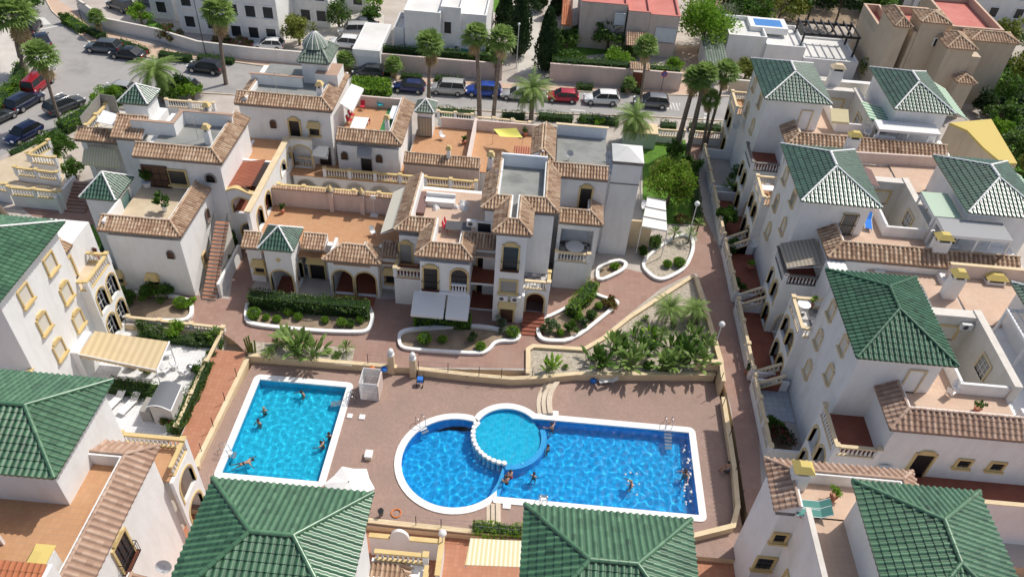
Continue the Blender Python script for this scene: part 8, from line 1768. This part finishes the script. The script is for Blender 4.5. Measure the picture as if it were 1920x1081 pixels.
for yy, lb in ((44.2, 'nearest to the pool, down to the blue tiled patio'), (53.6, 'between the middle gardens'), (62.0, 'beside the far shaded garden')):
    o = thing('entrance_stair', 'terracotta stair with white balusters '+lb, 'stairs', (21, yy, 0), 'alley stairs'); m_ = MB(); stairs(m_, (19.9, yy), (1, 0), 1.2, 6, 0, .2, .3, 'terra_dark'); m_.build('steps', o); balustrade(o, (19.9, yy-.65), (21.7, yy-.65), .2, h=.8, posts=False, z2=1.3); balustrade(o, (19.9, yy+.65), (21.7, yy+.65), .2, h=.8, posts=False, z2=1.3)
# left patios
g = MB(); P = [U(*q, -.6) for q in ((232, 612), (425, 632), (340, 815), (215, 818), (150, 700))]; g.prism([(p.x, p.y) for p in P], ZS-.5, -.6, 'white', top='whitetile'); structure(g, 'patio')
wallbal('ochre-railed balustrade at the back of the left patio', (245, 608), (422, 628), -.5, base=-1.5, rail='ochre_pale', sp=.3); wallbal('slanting balustrade along the terracotta ramp, upper part', (422, 630), (392, 690), -.6, base=-1.6, rail='ochre_pale'); wallbal('slanting balustrade along the terracotta ramp, lower part', (388, 694), (336, 812), -.8, base=-1.8, rail='ochre_pale')
# big cream striped awning on the patio
o = thing('patio_awning', 'large cream striped patio awning with white frame beside the left tower', 'awning', tuple(U(230, 690, -.6))); q = [U(146, 664, 2.4), U(292, 694, 2.2), U(316, 640, 2.5), U(178, 620, 2.8)]; flatpanel(o, q, 'stripe_house', .06, 'fabric')
m_ = MB(); 
for i in range(20): a = q[0].lerp(q[1], i/20); b = q[0].lerp(q[1], (i+1)/20); mm = (a+b)/2; dz = Vector((0, 0, -.06)); m_.face([a+dz, b+dz, b+Vector((0, 0, -.28)), mm+Vector((0, 0, -.36)), a+Vector((0, 0, -.28))], 'stripe_house')
m_.build('valance', o)
m_ = MB(); m_.tube([q[1]+Vector((.08, 0, .02)), q[2]+Vector((.08, 0, .02))], .06, 'whitepaint', 6); m_.tube([q[0]+Vector((0, 0, .04)), q[1]+Vector((0, 0, .04))], .05, 'whitepaint', 6); m_.build('frame', o)
for c_ in (q[1], q[2]): m_ = MB(); m_.tube([(c_.x, c_.y, -.6), tuple(c_)], .05, 'whitepaint', 6); m_.build('post', o)
p = U(160, 640, 2.5); wallbox(o, U(132, 664, 2.4).x-.2, q[0].x+.1, q[0].y-.1, q[3].y, -.6, 2.65)
table('table with white cloth under the cream patio awning', U(215, 690, -.6).x, U(215, 690, -.6).y, -.6, 1.8, .9, 'whitepaint'); 
# shed with grey felt roof
o = thing('garden_shed', 'grey shed with curved dark felt roof on the lounger patio', 'shed', tuple(U(300, 790, -.6))); F0 = U(275, 762, 1.5); F1 = U(320, 770, 1.5); B1 = U(341, 722, 1.5); B0 = U(300, 716, 1.5); m_ = MB(); rows = []
for i in range(7): t_ = i/6; zz = 1.5+.32*sin(pi*t_); rows.append([F0.lerp(F1, t_)+Vector((0, 0, zz-1.5)), B0.lerp(B1, t_)+Vector((0, 0, zz-1.5))])
m_.grid(rows, 'greyfelt'); m_.grid([[v-Vector((0, 0, .08)) for v in r_][::-1] for r_ in rows], 'greyfelt'); m_.build('roof', o)
m_ = MB(); Q = [F0, F1, B1, B0]; cen = sum(Q, Vector())/4; m_.prism([tuple((cen+(v-cen)*.9)[:2]) for v in Q], -.6, 1.48, 'shedgrey'); m_.build('wall', o)
m_ = MB(); m_.tube([r_[0]+Vector((0, 0, .0)) for r_ in rows], .05, 'whitepaint', 5); m_.tube([F1, B1], .05, 'whitepaint', 5); m_.build('roof_trim', o)
m_ = MB(); a = U(262, 762, -.6); m_.box(F0.x-.9, F0.x-.1, F0.y+.2, F0.y+1.6, -.6, .6, 'blind_grey'); m_.build('side_box', o)
# loungers
lw = lounger_proto('fabric_white'); lg_ = lounger_proto('fabric_green')
for px, z, a, lb, pr_ in (((218, 756), -.6, 1.25, 'left of the two white loungers on the white patio', lw), ((245, 762), -.6, 1.25, 'right white lounger, next to the grey shed', lw), ((1520, 952), 8.72, .0, 'green lounger with white frame on the bottom right terrace, upper one', lg_), ((1522, 966), 8.72, .0, 'green lounger with white frame on the bottom right terrace, lower one', lg_)):
    p = U(*px, z); place(pr_, (p.x, p.y, z+.01), a, lb, 1.0, 'sun loungers')
lb_ = lounger_proto('fabric_blue'); p = U(1626, 420, 8.8); place(lb_, (p.x, p.y, 8.72), 1.35, 'blue lounger under the green roof of the middle right house')
wc = chair_proto('whitepaint'); rc = chair_proto('fabric_red')
def chairs(proto, items, grp):
    for (px, z, a), lb in items: p = U(*px, z); place(proto, (p.x, p.y, z+.01), a, lb, 1.0, grp)
chairs(wc, [(((318, 668), -.6, .4), 'white chair beside the patio awning post'), (((330, 690), -.6, 2.0), 'white chair in the sun right of the patio awning'), (((312, 700), -.6, 1.2), 'white chair in front of the right awning post'), (((345, 705), -.6, 3.0), 'white chair by the silver barbecue'), (((700, 430+12), 3.21, .6), 'white chair under the cream awning of the orange terrace'), (((1436, 362), 5.78, 0), 'white chair on the balcony of the middle right house')], 'white garden chairs')
chairs(rc, [(((656, 232), 6.22, 1.5), 'red chair left of the white table on the roof terrace'), (((660, 222), 6.22, 1.5), 'red chair at the far left of the white table'), (((690, 232), 6.22, -1.5), 'red chair right of the white table'), (((680, 206), 6.22, 0), 'dark red chair behind the white table'), (((840, 425), 6.3, 1.5), 'red chair upper left of the dark terrace table'), (((836, 432), 6.3, 1.5), 'red chair lower left of the dark terrace table')], 'red terrace chairs')
table('white table on the roof terrace with red chairs', U(674, 230, 6.95).x, U(674, 230, 6.95).y, 6.21, 1.5, 2.2, 'whitepaint'); table('dark rectangular table on the cluttered pink terrace', U(860, 424, 7).x, U(860, 424, 7).y, 6.31, 2.2, 1.2, 'graphite', leg='graphite')
table('round table on the balcony by the emerald roof', U(1508, 570, 6.5).x, U(1508, 570, 6.5).y, 5.78, 1.1, 1.1, 'whitepaint', True); table('white table on the balcony of the middle right house', U(1440, 352, 6.5).x, U(1440, 352, 6.5).y, 5.78, 1.2, .9, 'whitepaint')
o = thing('ironing_board', 'pale blue massage table on green turf of the roof terrace', 'table', tuple(U(740, 215, 6.2))); p = U(740, 212, 6.9); m_ = MB(); m_.box(p.x-.45, p.x+.45, p.y-1.3, p.y+1.3, 6.9, 7.0, 'bluewhite'); m_.build('tabletop', o)
for sx in (-.35, .35):
    for sy in (-1.1, 1.1): m_ = MB(); m_.tube([(p.x+sx, p.y+sy, 6.2), (p.x+sx, p.y+sy, 6.9)], .03, 'steel', 5); m_.build('leg', o)
p = U(727, 240, 6.2); q = U(734, 200, 6.2); m_ = MB(); m_.box(p.x-.7, p.x+1.1, p.y-1.2, q.y, 6.2, 6.225, 'turf'); m_.build('turf_mat', None, org=(p.x, p.y, 6.2), label='green artificial turf mat on the orange roof terrace', category='mat')
p = U(714, 204, 6.2); tq = chair_proto('turquoise'); place(tq, (p.x, p.y, 6.21), .5, 'turquoise plastic chair by the turf mat', 1.2)
# clutter of white cloth on the pink terrace
o = thing('laundry_heap', 'heap of white sheets and furniture covers on the pink terrace', 'laundry', tuple(U(840, 385, 6.35)))
random.seed(21)
def heap(cpx, z, rx, ry, h, n, mat, nm='sheet_fold'):
    c = U(*cpx, z); 
    for i in range(n):
        m_ = MB(); x = c.x+random.uniform(-rx, rx); y = c.y+random.uniform(-ry, ry); r = random.uniform(.18, .42); rows = []
        for k in range(4): rr = r*(1-(k/3)**2*.9); rows.append([(x+rr*cos(2*pi*j/8)*random.uniform(.7, 1.3), y+rr*sin(2*pi*j/8)*random.uniform(.7, 1.3), z+h*k/3*random.uniform(.8, 1.1)) for j in range(8)])
        m_.grid(rows, mat, closed=True); m_.face(rows[-1], mat); m_.build(nm, o)
heap((846, 386), 6.3, 1.7, .9, .4, 16, 'fabric_white'); p = U(826, 372, 6.9); m_ = MB(); m_.box(p.x-1.3, p.x+1.3, p.y-.5, p.y+.5, 6.3, 6.85, 'fabric_white'); m_.box(p.x-1.3, p.x+1.3, p.y+.3, p.y+.5, 6.85, 7.2, 'fabric_white'); m_.build('covered_sofa', o)
o = thing('garden_table', 'brown slatted day bed on the pink terrace left of the white heap', 'bench', tuple(U(790, 380, 6.4))); p = U(791, 378, 6.7); m_ = MB(); m_.box(p.x-.45, p.x+.45, p.y-1.6, p.y+1.6, 6.55, 6.7, 'brownfab'); m_.build('seat', o); m_ = MB(); m_.box(p.x-.4, p.x+.4, p.y-1.5, p.y+1.5, 6.3, 6.55, 'woodbrown'); m_.build('frame', o)
p = U(865, 440, 6.35); parasol('closed dark parasol on the cluttered terrace', p.x, p.y, 6.31, 2.2, .25, 'graphite', rise=.9) if 0 else None
# items on the big orange terrace
o = thing('sign_stand', 'white floodlight stand casting a shadow on the big orange terrace', 'stand', tuple(U(702, 402, TZ))); p = U(702, 404, TZ); m_ = MB(); m_.tube([(p.x, p.y, TZ), (p.x, p.y, TZ+2.0)], .035, 'whitepaint', 6); m_.build('pole', o); m_ = MB(); m_.box(p.x-.35, p.x+.35, p.y-.3, p.y+.3, TZ, TZ+.12, 'whitepaint'); m_.build('base', o); m_ = MB(); m_.box(p.x-.22, p.x+.22, p.y-.05, p.y+.05, TZ+1.9, TZ+2.25, 'whitepaint'); m_.build('head', o)
# planters
for px, z, lb, r in (((277, 350), 6.3, 'white pot with leafy plant by the dark door of the west house', .4), ((310, 395), 6.3, 'small palm in a pot on the beige terrace', .25)):
    p = U(*px, z); o = thing('potted_plant', lb, 'potted plant', tuple(p), 'potted plants'); m_ = MB(); m_.lathe(tuple(p), [(r*.7, 0), (r, .5), (r*1.05, .55), (r*.9, .5)], 'whitepaint', 12); m_.build('pot', o); m_ = MB(); foliage(m_, (p.x, p.y, z+1.2), (.8, .8, .8), 260, .22, 'leaf', 8, hollow=.2); m_.build('foliage', o)
random.seed(77)
for px, z, r, mt, lb in (((1520, 575), 5.8, .2, 'leaf_bright', 'small pot on the balcony by the emerald roof'), ((1400, 560), .05, .3, 'leaf', 'clay pot on the shaded patio beside the second alley wall'), ((1405, 505), .05, .3, 'leaf_bright', 'clay pot further along the shaded patio'), ((1400, 700), .05, .25, 'leaf', 'clay pot on the blue tiled patio'), ((185, 485), 5.8, .22, 'leaf_red', 'flower pot on the ochre balcony of the left tower'), ((1830, 770), 8.7, .25, 'leaf', 'clay pot on the pink terrace by the emerald roof'),
    ((1780, 460), 8.7, .25, 'leaf_olive', 'clay pot below the pale pergola'), ((870, 270), 3.8, .25, 'leaf', 'clay pot by the wall of the left orange terrace'), ((985, 255), 3.8, .25, 'leaf', 'clay pot beyond the yellow shade sail'), ((530, 400), 3.2, .22, 'leaf', 'clay pot at the arches of the big orange terrace'), ((775, 385), 6.3, .22, 'leaf', 'clay pot on the cluttered pink terrace'), ((1560, 935), 8.7, .25, 'leaf_bright', 'clay pot on the terrace with the green loungers'), ((60, 925), 8.7, .25, 'leaf', 'clay pot on the terracotta terrace at the bottom left')):
    p = U(*px, z); o = thing('potted_plant', lb, 'potted plant', tuple(p), 'potted plants'); m_ = MB(); m_.lathe(tuple(p), [(r*.7, 0), (r, .35), (r*1.08, .4), (r*.9, .36)], 'tile_sheet', 10); m_.build('pot', o); m_ = MB(); foliage(m_, (p.x, p.y, z+.75), (.42, .42, .45), 110, .15, mt, 7, hollow=.2); m_.build('foliage', o)
for (px, z, a), lb in ((((1790, 735), 8.7, .4), 'white chair on the pink terrace by the emerald roof'), (((1778, 742), 8.7, 2.2), 'second white chair on the pink terrace by the emerald roof'), (((1840, 425), 8.7, 1), 'white chair in the shade of the pale pergola'), (((1500, 590), 5.78, 2.), 'white chair by the round balcony table'), (((1405, 680), .05, 1.), 'white chair on the blue tiled patio'), (((830, 262), 3.8, 1.), 'white chair on the left orange terrace')):
    p = U(*px, z); place(wc, (p.x, p.y, z+.01), a, lb, 1.0, 'white garden chairs')
# dishes and air conditioners
for px, z, r, d, lb in (((1205, 384), 5.6, .45, (1, -.6, .4), 'white satellite dish on the stair tower wall'), ((1382, 236), 5.0, .55, (-1, -.3, .4), 'round grey dish on the street-end house facade'), ((1418, 455), 3.2, .55, (-1, -.3, .4), 'round grey dish on the middle right facade'), ((308, 1062), 5.2, .45, (.2, -1, .5), 'white satellite dish at the bottom, by the big green roof'), ((1626, 246), 9.6, .4, (0, -1, .5), 'satellite dish beside the white canopy'), ((1068, 290), 9.8, .35, (.3, -1, .5), 'dark dish on the grey roof of the stepped house'), ((1142, 292), 9.8, .35, (-.3, -1, .5), 'small dark dish beside the stair tower cap')):
    p = U(*px, z+.5); dish(lb, p.x, p.y, z, r, d, 'whitepaint' if 'white' in lb[:6] else 'dishgrey')
ac_unit('air conditioner on the north wall of the light well', 'S', 32.9, 43.5, 9.0); ac_unit('air conditioner under the long tiled eave of the middle right house', 'S', 29.0, 50.7, 7.5); ac_unit('air conditioner on the wall beside the dark door, lower right', 'S', 25.6, 33.2, 4.6)
for px, z, lb in (((930, 360), 9.76, 'thin television aerial on the stepped house roof'), ((372, 262), 9.63, 'television aerial on the roof of the west house'), ((520, 175), 9.63, 'television aerial on the roof below the green cupola'), ((1740, 470), 8.7, 'television aerial at the foot of the pale pergola')):
    p = U(*px, z); o = thing('aerial', lb, 'aerial', tuple(p), 'television aerials'); m_ = MB(); m_.tube([(p.x, p.y, z), (p.x, p.y, z+2.2)], .025, 'steel', 5); m_.build('mast', o); m_ = MB(); m_.tube([(p.x-.6, p.y, z+2.1), (p.x+.6, p.y, z+2.1)], .015, 'steel', 4)
    for i in range(7): x = p.x-.55+i*.18; m_.tube([(x, p.y-.25, z+2.1), (x, p.y+.25, z+2.1)], .01, 'steel', 3)
    m_.build('antenna', o)
o = thing('barbecue', 'silver round kettle barbecue on the white patio', 'barbecue', tuple(U(360, 700, -.6))); p = U(360, 702, -.6); m_ = MB(); m_.lathe((p.x, p.y, -.1), [(.05, 0), (.28, .15), (.32, .35), (.2, .55), (.02, .6)], 'steel', 12); m_.build('kettle', o)
for a in (0, 2.1, 4.2): m_ = MB(); m_.tube([(p.x, p.y, 0), (p.x+.3*cos(a), p.y+.3*sin(a), -.6)], .02, 'steel', 4); m_.build('leg', o)
# ================================================================ POOLSIDE
o = thing('shower_screen', 'white slatted screen cubicle beside the left pool', 'screen', tuple(U(693, 745, ZD))); a = U(676, 748, ZD); b = U(705, 750, ZD); c = U(712, 722, ZD); W = b.x-a.x
def slat(x0, x1, y0, y1, z0, z1, nm):
    m_ = MB(); n = 16
    if abs(x1-x0) > abs(y1-y0):
        for i in range(int((x1-x0)/.1)): x = x0+.1*i; m_.box(x, x+.07, y0-.02, y0+.02, z0, z1, 'whitepaint')
        for z in (z0, (z0+z1)/2, z1): m_.box(x0, x1, y0+.02, y0+.05, z-.04, z+.04, 'whitepaint')
    else:
        for i in range(int((y1-y0)/.1)): y = y0+.1*i; m_.box(x0-.02, x0+.02, y, y+.07, z0, z1, 'whitepaint')
        for z in (z0, (z0+z1)/2, z1): m_.box(x0+.02, x0+.05, y0, y1, z-.04, z+.04, 'whitepaint')
    m_.build(nm, o)
ya, yb = a.y, c.y
slat(a.x, a.x+1.4, ya, ya, ZD, ZD+1.9, 'slatted_panel'); slat(a.x, a.x+1.4, yb, yb, ZD, ZD+1.9, 'slatted_panel'); slat(a.x, a.x, ya, yb, ZD, ZD+1.9, 'slatted_panel')
m_ = MB(); m_.box(a.x+1.4, a.x+1.5, ya, yb, ZD, ZD+1.75, 'pinkwall'); m_.build('end_panel', o)
p = U(656, 950, ZD); pu = U(655, 908, 1.6); parasol('white hexagonal parasol below the left pool', pu.x, pu.y, ZD, 2.15, 1.75, 'fabric_white', 6, rise=.5)
p = U(692, 856, ZD); o = thing('pool_box', 'small white box on the pavers between the pools', 'box', tuple(p)); m_ = MB(); m_.box(p.x-.25, p.x+.25, p.y-.3, p.y+.3, ZD, ZD+.38, 'fabric_cream2'); m_.build('case', o); m_ = MB(); m_.box(p.x-.28, p.x+.28, p.y-.33, p.y+.33, ZD+.38, ZD+.44, 'whitepaint'); m_.build('lid', o)
for px, lb, w_, d_ in (((679, 782), 'small pale square cover near the left pool ladder', .22, .22), ((656, 780), 'white skimmer lid beside the left pool rim', .2, .2), ((1040, 775), 'white skimmer lid at the end of the curved steps', .3, .22), ((950, 948), 'white skimmer box lid on the south rim of the large pool', .28, .25)):
    p = U(*px, ZD); m_ = MB(); m_.box(p.x-w_, p.x+w_, p.y-d_, p.y+d_, ZD, ZD+.1, 'coping'); m_.build('pool_cover', None, org=tuple(p), label=lb, category='pool cover')
p = U(743, 962, ZD); o = thing('life_ring', 'orange life ring lying by the lower fence', 'life ring', tuple(p)); m_ = MB(); rows = [[(p.x+(.33+.045*cos(2*pi*j/8))*cos(2*pi*i/20), p.y+(.33+.045*cos(2*pi*j/8))*sin(2*pi*i/20), ZD+.06+.045*sin(2*pi*j/8)) for j in range(8)] for i in range(21)]; m_.grid(rows, 'plastic_orange', closed=True); m_.build('ring', o)
for px, z, lb in (((715, 968), ZD, 'dark litter bin by the lower deck fence'), ((876, 712), ZD, 'dark litter bin against the long north wall'), ((1246, 708), ZD, 'dark litter bin by the wall near the tall corner')):
    p = U(*px, z); o = thing('litter_bin', lb, 'litter bin', tuple(p), 'litter bins'); m_ = MB(); m_.lathe((p.x, p.y, z+.25), [(.14, 0), (.2, .5), (.22, .52), (.17, .5)], 'dark', 12); m_.build('bucket', o); m_ = MB(); m_.tube([(p.x, p.y+.2, z), (p.x, p.y+.2, z+.9)], .03, 'steel', 5); m_.build('post', o)
p = U(1298, 718, ZD)
for px, lb, mt in (((1112, 715), 'blue bag lying at the foot of the north wall', 'fabric_blue'), ((697, 693), 'orange-red bag on the wall by the pool gate', 'plastic_orange'), ((720, 694), 'blue and white bag next to the gate pillar', 'fabric_blue')):
    p = U(*px, ZD if 'foot' in lb else .1); o = thing('bag', lb, 'bag', tuple(p), 'bags'); m_ = MB(); m_.lathe(tuple(p), [(.18, 0), (.3, .1), (.26, .25), (.08, .36)], mt, 9); m_.build('sack', o); m_ = MB(); m_.tube([(p.x-.12, p.y, p.z+.3), (p.x, p.y, p.z+.48), (p.x+.12, p.y, p.z+.3)], .02, 'dark', 5); m_.build('strap', o)
o = thing('pushchair', 'dark pushchair with blue bag beside the right gate pillar', 'pushchair', tuple(U(788, 718, ZD))); p = U(788, 720, ZD)
for dx in (-.25, .25):
    for dy in (-.3, .35): m_ = MB(); m_.tube([(p.x+dx-.03, p.y+dy, ZD+.12), (p.x+dx+.03, p.y+dy, ZD+.12)], .12, 'dark', 10); m_.build('wheel', o)
    m_ = MB(); m_.tube([(p.x+dx, p.y-.3, ZD+.12), (p.x+dx, p.y+.1, ZD+.6), (p.x+dx, p.y+.45, ZD+1.0)], .02, 'iron', 5); m_.build('frame', o)
m_ = MB(); m_.box(p.x-.22, p.x+.22, p.y-.2, p.y+.2, ZD+.4, ZD+.75, 'fabric_blue'); m_.build('seat', o)
# white folding lounger and things by the wall
p = U(1140, 716, ZD); place(lw, (p.x, p.y, ZD+.01), .2, 'white lounger with towel at the foot of the north wall', .8, 'sun loungers')
def ladder(px, ang, label, n=5, plate=True, z=ZD):
    p = U(*px, z); o = thing('pool_ladder', label, 'pool ladder', tuple(p), 'pool ladders'); d = Vector((cos(ang), sin(ang))); t = Vector((-d.y, d.x))
    for s_ in (-.25, .25):
        b = Vector((p.x, p.y))+t*s_; m_ = MB(); m_.tube([(*(b-d*.5), z+.08), (*(b-d*.45), z+.75), (*(b-d*.1), z+.95), (*(b+d*.2), z+.7), (*(b+d*.3), z-.1), (*(b+d*.55), z-.9)], .028, 'steel', 6); m_.build('handrail', o)
    for i in range(n): c_ = Vector((p.x, p.y))+d*(.3+.28*i); m_ = MB(); m_.obox(c_, d, t, .11, .28, z-.12-.10*i, z-.08-.10*i, 'whitepaint'); m_.build('tread', o)
ladder((656, 752), pi+.1, 'steel ladder with white treads on the right side of the left pool'); ladder((1252, 800), -pi/2, 'steel ladder with white treads at the top right of the large pool', 6); ladder((790, 797), -.9, 'curved steel handrails at the round end of the large pool', 2); ladder((424, 850), .1, 'steel handrail at the lower left corner of the left pool', 2); ladder((1018, 940), pi/2, 'steel handrail on the south rim of the large pool', 2)
# people
def PP(label, px, pose, rz, z=ZD-.55, **k): p = U(*px, ZD); return person(label, (p.x, p.y, z), pose, rz, **k)
PP('bather near the far edge of the left pool with arms spread', (568, 734), 'reach', 2.6); PP('bather with fair hair in the upper left of the left pool', (495, 768), 'stand', .4, hair='hairlight'); PP('bather standing just below the fair-haired one', (485, 790), 'stand', 2.8)
PP('bather standing near the right wall of the left pool', (605, 832), 'reach', 1.2, swim='swimred'); PP('second bather at the right wall of the left pool, closer to the rim', (617, 815), 'stand', .3)
PP('swimmer stretched out in the lower left corner of the left pool', (456, 866), 'swim', -1.1, z=ZD-.16); PP('bather climbing at the upper left of the rectangular basin', (1036, 802), 'reach', .8, z=ZD-.3, swim='swimred'); PP('bather leaning on the light blue ledge', (1028, 838), 'stand', 1.2)
PP('couple on the ledge, upper bather', (958, 895), 'sit', 1.0, z=ZD+.05, swim='swimred'); PP('couple on the ledge, lower bather', (950, 906), 'sit', .6, z=ZD+.05); PP('bather wading right of the couple', (1001, 890), 'stand', -.4)
PP('bather splashing in the middle of the rectangular basin', (1186, 904), 'reach', 1.9, hair='hairlight', z=ZD-.5); PP('bather splashing by the right wall of the large pool', (1287, 886), 'reach', 2.4, z=ZD-.4); PP('second bather splashing by the right wall, slightly higher', (1285, 892-8), 'stand', .4, z=ZD-.5)
PP('person in blue shirt sitting in the shade by the right deck wall', (1362, 884), 'sit', 1.6, z=ZD+.45, swim='fabric_blue', group='people on the deck'); p = U(1362, 884, ZD); o = thing('stool', 'low dark stool under the person in the shade', 'stool', tuple(p)); m_ = MB(); m_.lathe(tuple(p), [(.18, 0), (.18, .3), (.2, .33)], 'graphite', 10); m_.build('seat', o)
# splashes: patches of foam at the surface
random.seed(5)
o = MB()
def splash(cx, cy, rx, ry, n, lab):
    m_ = MB()
    for i in range(n):
        p = U(cx+random.gauss(0, rx), cy+random.gauss(0, ry), ZD-.05); r = random.uniform(.03, .12); m_.lathe((p.x, p.y, ZD-.1), [(r, 0), (r*.8, .06*random.random()+.02), (.01, .09)], 'fabric_white', 6)
    m_.build('splash', None, kind='stuff', org=tuple(U(cx, cy, ZD)), label=lab, category='splash')
splash(1290, 875, 6, 28, 46, 'white splashing foam by the right wall'); splash(1190, 905, 14, 14, 12, 'white splashes round the middle bather')
